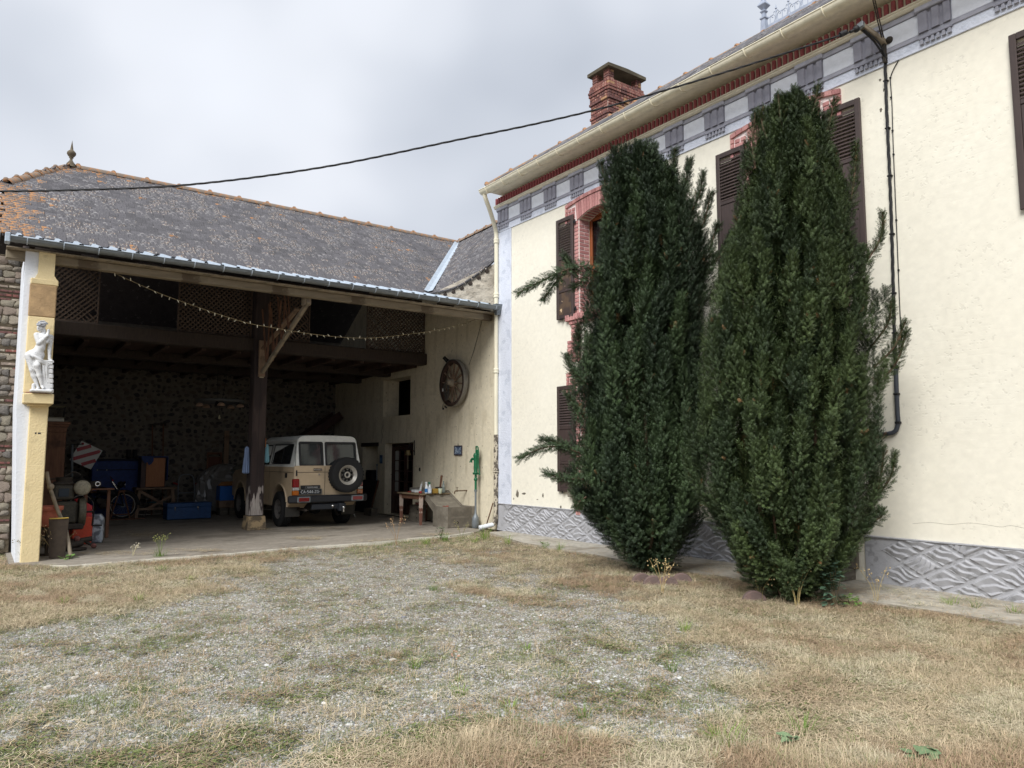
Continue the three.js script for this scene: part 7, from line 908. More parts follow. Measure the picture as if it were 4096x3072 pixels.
{
  const rng = (a, b, s) => { const r = []; for (let v = a; v <= b + 1e-6; v += s) r.push(v); return r; };
  const xs = [-400, -150, -60, -30, -18, -12, ...rng(-8, 10.4, 0.13), 14, 25, 60, 150, 400], zs = [-400, -150, -60, -35, -26, -20, ...rng(-16, 1.2, 0.13), 4, 8, 16, 40, 120, 400];
  const pos = [], col = [], uv = [], idx = []; const c = new THREE.Color();
  for (const z of zs) for (const x of xs) {
    const near = x > -8.1 && x < 10.5 && z > -16.1 && z < 1.3; const n = fbm((x + 20) / 40, (z + 20) / 40, 64, 4, 811), y = near ? -0.035 + (n - 0.5) * 0.05 : -0.05; pos.push(x, inSlab(x, z) || inPath(x, z) ? Math.min(y, -0.05) : y, z); uv.push(x, z);
    const q = near ? yard(x, z) : { dry: 0.5, green: 0.3 }; const g = 0.85 + 0.3 * n; c.setRGB(mix(0.88, 0.70, q.dry) * g, mix(0.85, 0.61, q.dry) * g, mix(0.76, 0.47, q.dry) * g); col.push(c.r, c.g, c.b);
  }
  const W = xs.length; for (let j = 0; j < zs.length - 1; j++) for (let i = 0; i < W - 1; i++) { const a = j * W + i; idx.push(a, a + W, a + 1, a + 1, a + W, a + W + 1); }
  const g = new THREE.BufferGeometry(); g.setAttribute('position', new THREE.Float32BufferAttribute(pos, 3)); g.setAttribute('color', new THREE.Float32BufferAttribute(col, 3)); g.setAttribute('uv', new THREE.Float32BufferAttribute(uv, 2)); g.setIndex(idx); g.computeVertexNormals();
  const gm = tex(1024, (u, v) => { const a = fbm(u, v, 90, 2, 820), b = fbm(u, v, 40, 3, 824), p = sstep(0.55, 0.75, vnoise(u * 150, v * 150, 150, 828)), d = sstep(0.55, 0.7, fbm(u, v, 12, 4, 830)); let k = lerp3([168, 164, 158], [120, 114, 106], a); k = lerp3(k, [205, 202, 196], p * 0.6); k = lerp3(k, [112, 98, 80], d * 0.6); return mul3(k, 0.8 + 0.35 * b); }, 2.2), gb = tex(1024, (u, v) => 255 * (0.5 * fbm(u, v, 90, 2, 820) + 0.5 * vnoise(u * 150, v * 150, 150, 828)), 2.2, false);
  const grd = struct('ground', g, mat(0xffffff, 0.97, { vertexColors: true, map: gm, bumpMap: gb, bumpScale: 0.02 })); grd.userData.label = 'gravel yard';
  // barn floor slab and path beside the house
  const sl = []; for (let x = 0.46; x <= 9.44; x += 0.25) sl.push([x, -slabEdge(x)]); const shape = poly([...sl, [9.44, 23.19], [0.46, 23.19]]);
  const sg = triKeep(new THREE.ExtrudeGeometry(shape, { depth: 0.1, bevelEnabled: false })).rotateX(-Math.PI / 2).translate(0, -0.1, 0); struct('barn_floor', triUV(sg), MAT.slab).userData.label = 'concrete floor of the barn';
  const rim = []; for (let x = 0.95; x < 8.75; x += 0.2) { const a = V(x, 0.004, slabEdge(x) + 0.0), b = V(x + 0.2, 0.004, slabEdge(x + 0.2)); const k = rr(0.02, 0.09), k2 = rr(0.02, 0.09); rim.push(a.x, 0.004, a.z, b.x, 0.004, b.z, b.x, 0.004, b.z - k, a.x, 0.004, a.z, b.x, 0.004, b.z - k, a.x, 0.004, a.z - k2, a.x, -0.08, a.z + 0.012, b.x, -0.08, b.z + 0.012, b.x, 0.004, b.z, a.x, -0.08, a.z + 0.012, b.x, 0.004, b.z, a.x, 0.004, a.z); }
  const rg = new THREE.BufferGeometry(); rg.setAttribute('position', new THREE.Float32BufferAttribute(rim, 3)); rg.computeVertexNormals(); const sr = shadow(new THREE.Mesh(triUV(rg), MAT.slabEdge)); sr.name = 'slab_edge'; sr.userData = { kind: 'structure', label: 'pale cement edge of the barn floor' }; scene.add(sr);
  const pp = []; for (let z = -13.4; z <= 5.2; z += 0.25) pp.push([pathEdge(z), -z]); const ps = poly([...pp.map(p => [p[0], p[1]]), [9.44, -5.2], [9.44, 13.4]]); const pg = triKeep(new THREE.ExtrudeGeometry(ps, { depth: 0.1, bevelEnabled: false })).rotateX(-Math.PI / 2).translate(0, -0.094, 0); struct('path', triUV(pg), MAT.path).userData.label = 'concrete path along the house';
}
const GY = (x, z) => -0.035 + (fbm((x + 20) / 40, (z + 20) / 40, 64, 4, 811) - 0.5) * 0.05;
// instanced cover
const dummy = new THREE.Object3D(), tmpC = new THREE.Color();
function cover(name, label, category, geo, m, items) { const im = shadow(new THREE.InstancedMesh(geo, m, items.length)); im.name = numbered(name); im.userData = { kind: 'stuff', label, category }; items.forEach((t, i) => { dummy.position.set(t.x, t.y, t.z); dummy.rotation.set(t.rx || 0, t.ry, t.rz || 0, 'YXZ'); dummy.scale.set(t.s, t.sy || t.s, t.sz || t.s); dummy.updateMatrix(); im.setMatrixAt(i, dummy.matrix); im.setColorAt(i, tmpC.setRGB(...t.c)); }); scene.add(im); return im; }
function sample(n, fn) { const out = []; let guard = 0; while (out.length < n && guard++ < n * 30) { // spread so that nearer ground gets more
    const py = 2080 + 1090 * Math.pow(rnd(), 0.8), px = rr(-350, 4450), p = G(px, py, 0); if (p.z > -0.9 || p.x > 9.4) continue; if (rnd() > clamp(p.length() / 14, 0.25, 1)) continue; if (inSlab(p.x, p.z) || (p.x > 0.4 && p.x < 0.95 && p.z < -13.65) || (p.z < -15.2 && p.x < 0.5)) continue; const q = yard(p.x, p.z); const o = fn(p, q, inPath(p.x, p.z)); if (o) out.push(o); } return out; }
const blade = (pos, x, z, h, w, lx, lz, segs = 2) => { const a = Math.atan2(lz, lx) + 1.57, wx = Math.cos(a) * w / 2, wz = Math.sin(a) * w / 2; let P = []; for (let k = 0; k <= segs; k++) { const t = k / segs, b = t * t; const f = 1 - t * 0.85; P.push([x + lx * b - wx * f, h * (t - 0.18 * b * Math.hypot(lx, lz) / (h + 1e-3)), z + lz * b - wz * f, x + lx * b + wx * f, h * (t - 0.18 * b * Math.hypot(lx, lz) / (h + 1e-3)), z + lz * b + wz * f]); } for (let k = 0; k < segs; k++) { const A = P[k], B = P[k + 1]; pos.push(A[0], A[1], A[2], A[3], A[4], A[5], B[3], B[4], B[5], A[0], A[1], A[2], B[3], B[4], B[5], B[0], B[1], B[2]); } };
const fromPos = pos => { const g = new THREE.BufferGeometry(); g.setAttribute('position', new THREE.Float32BufferAttribute(pos, 3)); g.computeVertexNormals(); return g; };
const clump = (n, h, spread, w, bend) => { const pos = []; for (let i = 0; i < n; i++) { const a = rr(0, 6.28), r = spread * Math.sqrt(rnd()), hh = h * rr(0.5, 1.1), l = hh * bend * rr(0.2, 1.1), b = a + rr(-0.8, 0.8); blade(pos, Math.cos(a) * r, Math.sin(a) * r, hh, w * rr(0.7, 1.2), Math.cos(b) * l, Math.sin(b) * l); } return fromPos(pos); };
const thatch = (n, len, w) => { const pos = []; for (let i = 0; i < n; i++) { const a = rr(0, 6.28), l = len * rr(0.4, 1.1), x = rr(-0.09, 0.09), z = rr(-0.09, 0.09), y = rr(0.002, 0.022), y2 = y + rr(-0.004, 0.02), dx = Math.cos(a) * l / 2, dz = Math.sin(a) * l / 2, wx = -Math.sin(a) * w / 2, wz = Math.cos(a) * w / 2, m = rr(-0.02, 0.02); const P = [[x - dx, y, z - dz], [x + m, (y + y2) / 2 + 0.006, z + m], [x + dx, y2, z + dz]]; for (let k = 0; k < 2; k++) { const A = P[k], B = P[k + 1]; pos.push(A[0] - wx, A[1], A[2] - wz, A[0] + wx, A[1], A[2] + wz, B[0] + wx, B[1], B[2] + wz, A[0] - wx, A[1], A[2] - wz, B[0] + wx, B[1], B[2] + wz, B[0] - wx, B[1], B[2] - wz); } } return fromPos(pos); };
const grassM = new THREE.MeshStandardMaterial({ color: 0xffffff, roughness: 0.85, side: THREE.DoubleSide });
{
  // gravel
  const peb = [0, 1].map(k => { const g = triKeep(new THREE.IcosahedronGeometry(0.5, k)), p = g.attributes.position; for (let i = 0; i < p.count; i++) { const x = p.getX(i), y = p.getY(i), z = p.getZ(i), n = 1 + 0.22 * Math.sin(x * 7 + k * 3) * Math.cos(z * 6 + y * 5); p.setXYZ(i, x * n, y * 0.55 * n, z * n); } g.computeVertexNormals(); return g; });
  const stone = (p, q, path) => { const keep = path ? 0.02 : mix(1, 0.16, q.dry) * (1 - 0.5 * q.green); if (rnd() > keep) return null; const s = 0.0078 * Math.pow(1 / (1 - rnd() * 0.93), 0.42) * rr(0.9, 1.5), t = rnd(), v = rr(0.30, 0.60) * (t < 0.10 ? 1.15 : 1); const c = t < 0.12 ? [v, v * 0.98, v * 0.95] : t < 0.72 ? [v * 0.80, v * 0.775, v * 0.73] : t < 0.88 ? [v * 0.72, v * 0.62, v * 0.50] : [v * 0.42, v * 0.42, v * 0.44]; return { x: p.x, z: p.z, y: GY(p.x, p.z) + s * 0.1, ry: rr(0, 6.28), rx: rr(-0.25, 0.25), s, sz: s * rr(0.6, 1), c }; };
  const gm = mat(0xffffff, 0.9); cover('gravel', 'grey and white river gravel covering the yard', 'gravel', peb[0], gm, sample(120000, stone)); cover('gravel', 'larger pale pebbles among the yard gravel', 'gravel', peb[1], gm, sample(9000, (p, q, path) => { const o = stone(p, q, path); if (o) { o.s *= 1.7; o.sz = o.s * rr(0.6, 1); o.sy = o.s * 0.8; } return o; }));
  // straw lying flat, cut dry stalks, short green grass
  const straw = (p) => { if (p) { const n = fbm((p.x + 25) / 40, (p.z + 25) / 40, 55, 3, 871), m = fbm((p.x + 25) / 40, (p.z + 25) / 40, 130, 2, 875), v = rr(0.65, 1.2); const c = lerp3(lerp3([0.42, 0.30, 0.19], [0.54, 0.44, 0.29], sstep(0.35, 0.62, n)), [0.60, 0.53, 0.37], sstep(0.55, 0.7, m) * 0.8); return rnd() < 0.10 ? [0.20 * v, 0.22 * v, 0.09 * v] : mul3(c, v); } const t = rnd(), v = rr(0.7, 1.2); return t < 0.5 ? [0.46 * v, 0.37 * v, 0.225 * v] : t < 0.8 ? [0.36 * v, 0.265 * v, 0.165 * v] : [0.60 * v, 0.52 * v, 0.36 * v]; }, grn = () => { const t = rnd(), v = rr(0.7, 1.25); return t < 0.5 ? [0.17 * v, 0.22 * v, 0.07 * v] : t < 0.8 ? [0.25 * v, 0.27 * v, 0.10 * v] : [0.13 * v, 0.18 * v, 0.06 * v]; };
  for (let k = 0; k < 3; k++) cover('dry_straw', 'flattened dry straw lying over the yard', 'straw', thatch(11, 0.10, 0.0030), grassM, sample(11000, (p, q, path) => rnd() > (path ? 0.10 : Math.max(q.dry, 0.04)) ? null : { x: p.x, z: p.z, y: path ? 0.008 : GY(p.x, p.z) + 0.004, ry: rr(0, 6.28), s: rr(0.7, 1.3), c: straw(p) }));
  for (let k = 0; k < 3; k++) cover('dry_grass', 'short cut dry grass in the yard', 'grass', clump(9, 0.075, 0.045, 0.0040, 0.9), grassM, sample(8000, (p, q, path) => { if (path || rnd() > Math.max(q.dry * 0.9, 0.03) * (1 - 0.5 * q.strip)) return null; if (rnd() > 0.25 + 0.9 * sstep(0.4, 0.62, fbm((p.x + 11) / 40, (p.z + 17) / 40, 80, 3, 877))) return null; const s = rr(0.4, 1.15) * (1 + 0.3 * q.strip); return { x: p.x, z: p.z, y: GY(p.x, p.z), ry: rr(0, 6.28), s, c: straw(p) }; }));
  for (let k = 0; k < 3; k++) cover('green_grass', 'short green grass sprouting through the gravel', 'grass', clump(8, 0.042, 0.06, 0.0038, 0.8), grassM, sample(14000, (p, q, path) => { if (path || rnd() > Math.max(q.green * mix(0.55, 0.7, q.dry), 0.3)) return null; return { x: p.x, z: p.z, y: GY(p.x, p.z), ry: rr(0, 6.28), s: rr(0.35, 1.05) * (p.z < -12 ? 1.5 : 1) * mix(0.8, 1.1, q.green), c: grn() }; }));
  cover('tall_straw', 'tall bleached straw stalks at the yard edge', 'grass', clump(7, 0.13, 0.07, 0.0035, 0.9), grassM, sample(900, (p, q, path) => { if (path) return null; const k = Math.max(q.strip, 0.10 * q.dry * sstep(1500, 2300, q.px)); if (rnd() > k * sstep(0.42, 0.6, fbm((p.x + 31) / 40, (p.z + 27) / 40, 60, 3, 861))) return null; return { x: p.x, z: p.z, y: GY(p.x, p.z), ry: rr(0, 6.28), s: rr(0.5, 1.1), c: straw(p) }; }));
  // low leafy weeds with reddish leaves
  const leafG = (() => { const pos = []; for (let i = 0; i < 10; i++) { const a = rr(0, 6.28), r = rr(0.0, 0.05), y = rr(0.005, 0.03), s = rr(0.006, 0.012), x = Math.cos(a) * r, z = Math.sin(a) * r, b = rr(0, 6.28), cx = Math.cos(b) * s, cz = Math.sin(b) * s; pos.push(x - cx, y, z - cz, x + cz * 0.6, y + 0.003, z - cx * 0.6, x + cx, y + 0.004, z + cz, x - cx, y, z - cz, x + cx, y + 0.004, z + cz, x - cz * 0.6, y + 0.003, z + cx * 0.6); } return fromPos(pos); })();
  cover('ground_weeds', 'tiny leafy weeds in patches among the grass', 'weeds', leafG, grassM, sample(7000, (p, q, path) => { const n = fbm((p.x + 33) / 40, (p.z + 21) / 40, 70, 3, 840); if (path || n < 0.56 || rnd() > 0.7) return null; const v = rr(0.7, 1.2), t = rnd(); return { x: p.x, z: p.z, y: GY(p.x, p.z), ry: rr(0, 6.28), s: rr(0.7, 1.4), c: t < 0.4 ? [0.23 * v, 0.17 * v, 0.09 * v] : [0.14 * v, 0.17 * v, 0.05 * v] }; }));
  // straw blown on the barn floor
  const fl = []; for (const [px, py, w, h, n] of [[560, 2140, 120, 16, 120], [1050, 2118, 60, 8, 70], [1230, 2155, 90, 8, 70], [1560, 2165, 150, 10, 110], [1290, 2115, 120, 6, 40], [1750, 2140, 120, 8, 60], [480, 2215, 260, 10, 90], [820, 2205, 180, 8, 60]]) for (let i = 0; i < n; i++) { const p = G(px + (rnd() + rnd() - 1) * w, py + (rnd() + rnd() - 1) * h, 0); if (!inSlab(p.x, p.z)) continue; fl.push({ x: p.x, z: p.z, y: 0.003, ry: rr(0, 6.28), s: rr(0.5, 1), c: straw() }); } cover('floor_straw', 'loose straw blown over the barn floor', 'straw', thatch(7, 0.12, 0.004), grassM, fl);
  // tufts that stand out
  const tuftG = [clump(46, 0.13, 0.05, 0.005, 1.1), clump(60, 0.11, 0.07, 0.005, 1.2)], tm = v => mat(v, 0.8, { side: THREE.DoubleSide }), tg = [tm(0x6f8a34), tm(0x7d9440), tm(0x5f7c30)];
  [[1660, 2672, 0.9], [1842, 2785, 0.9], [2686, 2683, 0.9], [2106, 2592, 0.7], [2742, 2526, 1.1], [1735, 2364, 0.7], [555, 2410, 1.0], [765, 2325, 0.9], [3205, 2945, 1.3], [2905, 2985, 1.3], [1835, 2724, 0.5], [640, 2285, 1.0], [250, 2420, 0.9], [2040, 2835, 0.8], [2330, 2870, 0.9]].forEach(([px, py, s], i) => { const p = G(px, py, -0.03), t = thing('grass_tuft', 'bright green tuft of grass growing alone in the yard', 'grass tuft', [p.x, GY(p.x, p.z), p.z], rr(0, 6), 'green grass tufts in the yard'); part(t, 'blades', tuftG[i % 2], tg[i % 3]).scale.setScalar(s * rr(0.9, 1.1)); });
  [[100, 2250, 1.6], [640, 2230, 1.5], [1940, 2155, 1.9], [1900, 2170, 1.2], [1780, 2165, 1.4], [1700, 2175, 1.3], [2030, 2175, 1.4], [2180, 2190, 1.1], [2240, 2200, 1.2], [3800, 2425, 1.3], [3900, 2440, 1.0], [4060, 2460, 1.1]].forEach(([px, py, s], i) => { const p = G(px, py, -0.02), t = thing('tall_grass', 'taller grey green grass clump at the edge of the paving', 'grass tuft', [p.x, GY(p.x, p.z), p.z], rr(0, 6), 'grass clumps along the paving'); part(t, 'blades', tuftG[i % 2], tg[(i + 1) % 3]).scale.set(s * 0.9, s * 1.3, s * 0.9); });
  // dry seed stalks
  const stalk = (h, n) => { const s = [], seeds = []; for (let i = 0; i < n; i++) { const a = rr(0, 6.28), l = h * rr(0.15, 0.5), hh = h * rr(0.6, 1); const P = [V(rr(-0.02, 0.02), 0, rr(-0.02, 0.02)), V(Math.cos(a) * l * 0.3, hh * 0.5, Math.sin(a) * l * 0.3), V(Math.cos(a) * l, hh, Math.sin(a) * l)]; s.push(tube(P, 0.0025, 6, 4)); for (let k = 0; k < 7; k++) { const t = rr(0.5, 1), q = P[1].clone().lerp(P[2], t); seeds.push(triKeep(new THREE.OctahedronGeometry(rr(0.006, 0.011), 0)).translate(q.x + rr(-0.04, 0.04), q.y + rr(-0.03, 0.03), q.z + rr(-0.04, 0.04))); } } return [merge(s), merge(seeds)]; };
  const weed = (px, py, h, n, label, cs, cd) => { const p = G(px, py, -0.01), [s, d] = stalk(h, n), t = thing('dry_weed', label, 'weed', [p.x, GY(p.x, p.z) - 0.002, p.z]); part(t, 'stem', s, mat(cs, 0.9)); part(t, 'seed_head', d, mat(cd, 0.9)).userData.kind = 'stuff'; };
  weed(215, 2235, 0.62, 9, 'dry weed with pale seed heads in front of the curved tile', 0x9a8a60, 0xcbb28c); weed(1585, 2175, 0.55, 5, 'dry brown weed with seeds at the slab edge before the car', 0x9a7a52, 0xc0a078); weed(640, 2228, 0.42, 6, 'green weed standing at the slab edge before the trunk', 0x6a7a3c, 0x8a8a50); weed(120, 2250, 0.5, 5, 'thin dark stalks in front of the yellow pillar', 0x6a6a48, 0x7a6a48); weed(2650, 2370, 0.45, 6, 'dry stalks with seeds before the edging stones', 0xb29a66, 0xc8b080); weed(3190, 2420, 0.55, 7, 'bleached tall stalks under the tree by the cable wall', 0xb8a470, 0xc4b080); weed(3040, 2400, 0.42, 5, 'spindly weed with seeds beside the round pink stone', 0x8a8050, 0xb8a078); weed(3510, 2410, 0.5, 4, 'single dry stalk in front of the carved plinth', 0xb8a470, 0xc0a878); weed(1845, 2165, 0.5, 4, 'thin stalks growing in front of the concrete trough', 0x7a7a50, 0x9a9060); weed(530, 2225, 0.28, 3, 'small pale weed at the slab edge near the cans', 0xb0a880, 0xd8d0b8); weed(1835, 2740, 0.35, 1, 'lone stem rising from a tuft in the gravel', 0x8a8050, 0xb8907a);
  // ivy and other leafy plants
  const leafy = (name, px, py, h, r, n, s, label, c1) => { const p = G(px, py, -0.01), t = thing(name, label, 'plant', [p.x, GY(p.x, p.z) - 0.005, p.z]); const pos = []; for (let i = 0; i < n; i++) { const a = rr(0, 6.28), y = h * rnd(), q = r * Math.sqrt(rnd()) * (1 - 0.5 * y / h), x = Math.cos(a) * q, z = Math.sin(a) * q, b = rr(0, 6.28), u = s * rr(0.6, 1.2), tl = rr(-0.5, 0.5); const cx = Math.cos(b), cz = Math.sin(b); const P = (f, g2) => [x + cx * f * u - cz * g2 * u, y + tl * f * u + 0.1 * u * Math.abs(g2), z + cz * f * u + cx * g2 * u]; const A = P(-0.6, 0), B = P(-0.3, 0.55), C = P(0.2, 0.35), D = P(0.7, 0), E = P(0.2, -0.35), F = P(-0.3, -0.55); for (const T of [[A, B, C], [A, C, D], [A, D, E], [A, E, F]]) pos.push(...T.flat()); } part(t, 'leaves', fromPos(pos), mat(c1, 0.7, { side: THREE.DoubleSide })); const st = []; for (let k = 0; k < 4; k++) st.push(rod(V(0, 0, 0), V(rr(-r, r) * 0.5, h * rr(0.6, 0.95), rr(-r, r) * 0.5), 0.005, 0.003, 5)); part(t, 'stem', st, mat(0x5a5038, 0.9)); };
  leafy('ivy_plant', 3335, 2430, 0.55, 0.16, 120, 0.055, 'grey green ivy climbing at the foot of the tree', 0x4c6650); leafy('leafy_weed', 1760, 2155, 0.26, 0.16, 90, 0.035, 'dark leafy weed at the slab corner before the trough', 0x3f5a2c); leafy('leafy_weed', 3400, 2420, 0.14, 0.18, 60, 0.04, 'low yellow green fern like weed beside the ivy', 0x63803c); leafy('leafy_weed', 275, 2238, 0.12, 0.18, 26, 0.07, 'broad leaved green plant at the foot of the curved tile', 0x6d9048); leafy('leafy_weed', 3690, 3040, 0.10, 0.14, 22, 0.07, 'blue green rosette weed in the dry grass', 0x6a7f5a); leafy('leafy_weed', 3140, 2985, 0.09, 0.11, 18, 0.06, 'small grey green rosette weed near a grass tuft', 0x6f8560); leafy('leafy_weed', 2170, 2180, 0.10, 0.14, 24, 0.05, 'green dock leaves beside the concrete path', 0x5f8038);
  // stones round the trees
  const est = mat(0xffffff, 0.95, { map: tex(256, (u, v) => lerp3([128, 104, 98], [98, 86, 82], fbm(u, v, 6, 4, 850)), 0.4), bumpMap: concreteBump, bumpScale: 0.01 });
  const scal = triUV(triKeep(new THREE.ExtrudeGeometry((() => { const s = new THREE.Shape(); s.moveTo(-0.13, -0.1); s.lineTo(0.13, -0.1); s.lineTo(0.13, 0.06); s.absarc(0, 0.05, 0.13, 0, Math.PI, false); s.lineTo(-0.13, -0.1); return s; })(), { depth: 0.05, bevelEnabled: true, bevelSize: 0.01, bevelThickness: 0.01, bevelSegments: 2 })));
  [[2565, 2325, 'rounded pink edging stone half hidden by dry grass under the tree', 0.5], [2612, 2335, 'rounded edging stone, second in the row under the tree', 0.6], [2670, 2338, 'rounded edging stone, third in the row under the tree', 0.65], [2728, 2325, 'rounded edging stone closing the row under the tree', 0.9], [3015, 2400, 'round pinkish stone slab standing alone beside the tree', 0.7]].forEach(([px, py, l, a]) => { const p = G(px, py, -0.02), t = thing('edging_stone', l, 'stone', [p.x, -0.10, p.z], -a); part(t, 'slab', scal, est); });
  [[2990, 2428, 0.05], [1150, 2805, 0.055], [300, 2715, 0.05], [190, 2750, 0.06], [370, 2860, 0.05], [1575, 2632, 0.045], [2760, 2780, 0.04], [988, 2530, 0.03], [3590, 2850, 0.035]].forEach(([px, py, s]) => { const p = G(px, py, -0.02), o = solo('white_stone', 'pale rounded stone lying loose in the yard', 'stone', peb[1].clone().scale(s * 1.3, s * 1.0, s * 0.9), mat(0xb8b2a6, 0.9), 'pale stones in the yard'); o.position.set(p.x, GY(p.x, p.z) + s * 0.2, p.z); o.rotation.y = rr(0, 3); });
}
// =====================================================================
// THE TWO YEWS
// =====================================================================
{
  const fw = V(sY, 0, -cY), rt = V(cY, 0, sY);
  const sprig = [0, 1, 2, 3].map(v => { const pos = [], col = []; const N = 32; for (let i = 0; i < N; i++) { const t = 0.05 + 0.95 * i / N, a = i * 2.4 + v + rr(-0.3, 0.3), el = 0.62 - 0.3 * (1 - t) + rr(-0.2, 0.2), L = (0.3 + 0.03 * v) * (1 - 0.35 * t * t) * rr(0.75, 1.2), w = 0.030, y = t * 0.85; const dx = Math.cos(a) * Math.cos(el), dz = Math.sin(a) * Math.cos(el), dy = Math.sin(el), sx = -Math.sin(a) * w, sz = Math.cos(a) * w; const B = [0, y, 0], T = [dx * L, y + dy * L, dz * L], M1 = [dx * L * 0.5 + sx, y + dy * L * 0.5, dz * L * 0.5 + sz], M2 = [dx * L * 0.5 - sx, y + dy * L * 0.5, dz * L * 0.5 - sz]; pos.push(...B, ...M1, ...T, ...B, ...T, ...M2); for (let q = 0; q < 6; q++) col.push(1, 1, 0.92); } pos.push(-0.012, 0, 0, 0.012, 0, 0, 0, 0.9, 0, 0, 0, -0.012, 0, 0, 0.012, 0, 0.9, 0); for (let q = 0; q < 6; q++) col.push(0.8, 0.6, 0.4); const g = fromPos(pos); g.setAttribute('color', new THREE.Float32BufferAttribute(col, 3)); return g; });
  const leafM = () => pmat(0xffffff, 0.6, { vertexColors: true, side: THREE.DoubleSide });
  function yew(label, basePx, prof, cen, opt) {
    const base = G(basePx[0], basePx[1], -0.03), D = base.clone().setY(0).dot(fw), T = (px, py) => { const d = V(...ray(px, py)), t = D / d.dot(fw); return V(0, CAMH, 0).addScaledVector(d, t); };
    const tree = thing('yew_tree', label, 'tree', [0, 0, 0]); const b0 = base.clone();
    const S = FOC / D, items = [[], [], [], []], ys = prof[0][0], ye = prof[prof.length - 1][0];
    const surf = (py, phi, k) => { const c = T(interp(cen, py), py), r = Math.max(12, interp(prof, py) * (1 - opt.taper * sstep(ys + 420, ys + 60, py)) - opt.sub - 24 * sstep(2050, 2200, py)) / S * k; const p = c.addScaledVector(rt, Math.cos(phi) * r).addScaledVector(fw, Math.sin(phi) * r * 0.95); if (p.x > 9.25) p.x = 9.25 - rnd() * 0.1; return p; };
    const add = (p, dir, L, tone) => { const q = new THREE.Quaternion().setFromUnitVectors(V(0, 1, 0), dir.clone().normalize()).multiply(new THREE.Quaternion().setFromAxisAngle(V(0, 1, 0), rr(0, 6.28))); const wd = L * rr(0.8, 1.15); items[Math.floor(rnd() * 4)].push([new THREE.Matrix4().compose(p, q, V(wd, L * rr(0.8, 1.35), wd)), rnd() < 0.004 ? [0.22, 0.12, 0.05] : tone]); };
    const leader = (pts, r0, n, tone) => { const c = new THREE.CatmullRomCurve3(pts); const len = c.getLength(); n = Math.round(n * len); for (let i = 0; i < n; i++) { const t = Math.pow((i + rnd()) / n, 0.9), p = c.getPoint(t), tg = c.getTangent(t), a = i * 2.399 + rr(-0.4, 0.4), e = r0 * Math.pow(1 - t * 0.92, 0.55); const u = Math.abs(tg.y) < 0.9 ? V(0, 1, 0) : V(1, 0, 0), s1 = tg.clone().cross(u).normalize(), s2 = tg.clone().cross(s1); const d = s1.multiplyScalar(Math.cos(a)).addScaledVector(s2, Math.sin(a)); const k = Math.sqrt(rnd()) * 0.8; p.addScaledVector(d, e * k); add(p, d.multiplyScalar(0.9).addScaledVector(tg, 0.5 + 0.9 * t).addScaledVector(V(rr(-1, 1), rr(-0.2, 1), rr(-1, 1)), 0.35), rr(0.055, 0.11) * (opt.sl || 1), mul3(tone, rr(0.75, 1.3))); } };
    for (let i = 0; i < opt.n; i++) { const py = ys + (ye - ys) * Math.pow((i + rnd()) / opt.n, 0.92), phi = i * 2.39996 + rr(-0.3, 0.3); const k = rr(opt.kk[0], opt.kk[1]); const a = surf(py, phi, k); if (opt.skip && opt.skip(py, phi)) continue; const L = rr(opt.len[0], opt.len[1]); const py2 = py - L * S, out = rr(0.0, 0.06) + (rnd() < opt.wild ? rr(0.05, 0.20) : 0); const b = surf(Math.max(py2, ys - rr(0, 60)), phi, Math.min(1.08, k + rr(-0.04, 0.05))); const mid = a.clone().lerp(b, 0.5); const dr = V(Math.cos(phi) * rt.x + Math.sin(phi) * fw.x, 0, Math.cos(phi) * rt.z + Math.sin(phi) * fw.z); b.addScaledVector(dr, out); mid.addScaledVector(dr, out * 0.6 + 0.03); const v = opt.tone; leader([a, mid, b], rr(opt.rad[0], opt.rad[1]), opt.den, lerp3(v[0], v[1], Math.pow(rnd(), 1.4))); }
    for (let i = 0; i < opt.fill; i++) { const py = ys + 30 + (ye - ys - 30) * rnd(), phi = rr(0, 6.28), p = surf(py, phi, Math.sqrt(rr(0.03, 0.72))); add(p, V(rr(-0.6, 0.6), 1, rr(-0.6, 0.6)), rr(0.14, 0.22), lerp3(opt.tone[0], opt.tone[1], rnd())); }
    for (const br of opt.branches) { const pts = br.p.map(q => { const v = T(q[0], q[1]); v.addScaledVector(fw, q[2] || 0); if (v.x > 9.3) v.x = 9.3; return v; }); leader(pts, br.r || 0.09, br.d ? br.d * 3.2 : 300, lerp3(opt.tone[0], opt.tone[1], 0.6)); part(tree, 'branch', triUV(tube(pts, 0.012, 12, 5)), MAT.bark); }
    items.forEach((L, k) => { const im = shadow(new THREE.InstancedMesh(sprig[k], opt.mat, L.length)); im.name = 'crown'; im.userData.kind = 'stuff'; L.forEach(([m, t], i) => { im.setMatrixAt(i, m); im.setColorAt(i, tmpC.setRGB(...t)); }); tree.add(im); });
    // stems
    const tr = part(tree, 'trunk', triUV(merge([tube([b0.clone(), b0.clone().add(V(0, 0.5, 0)), surf(mix(ye, ys, 0.5), 0, 0), surf(mix(ye, ys, 0.9), 0, 0)], 0.09, 20, 8)])), MAT.bark);
    for (let k = 0; k < 12; k++) { const a = k / 12 * 6.28 + rr(-0.2, 0.2); part(tree, 'stem', triUV(tube([b0.clone().add(V(Math.cos(a) * 0.09, -0.02, Math.sin(a) * 0.09)), surf(mix(ye, ys, 0.13), a, 0.62), surf(mix(ye, ys, 0.3), a, 0.5), surf(mix(ye, ys, 0.5), a, 0.35)], rr(0.016, 0.03), 20, 6)), MAT.bark); }
    return items.reduce((a, b) => a + b.length, 0);
  }
  MAT.bark = mat(0xffffff, 0.95, { map: fineMap([104, 84, 68], 0.25, 870, 0.3) });
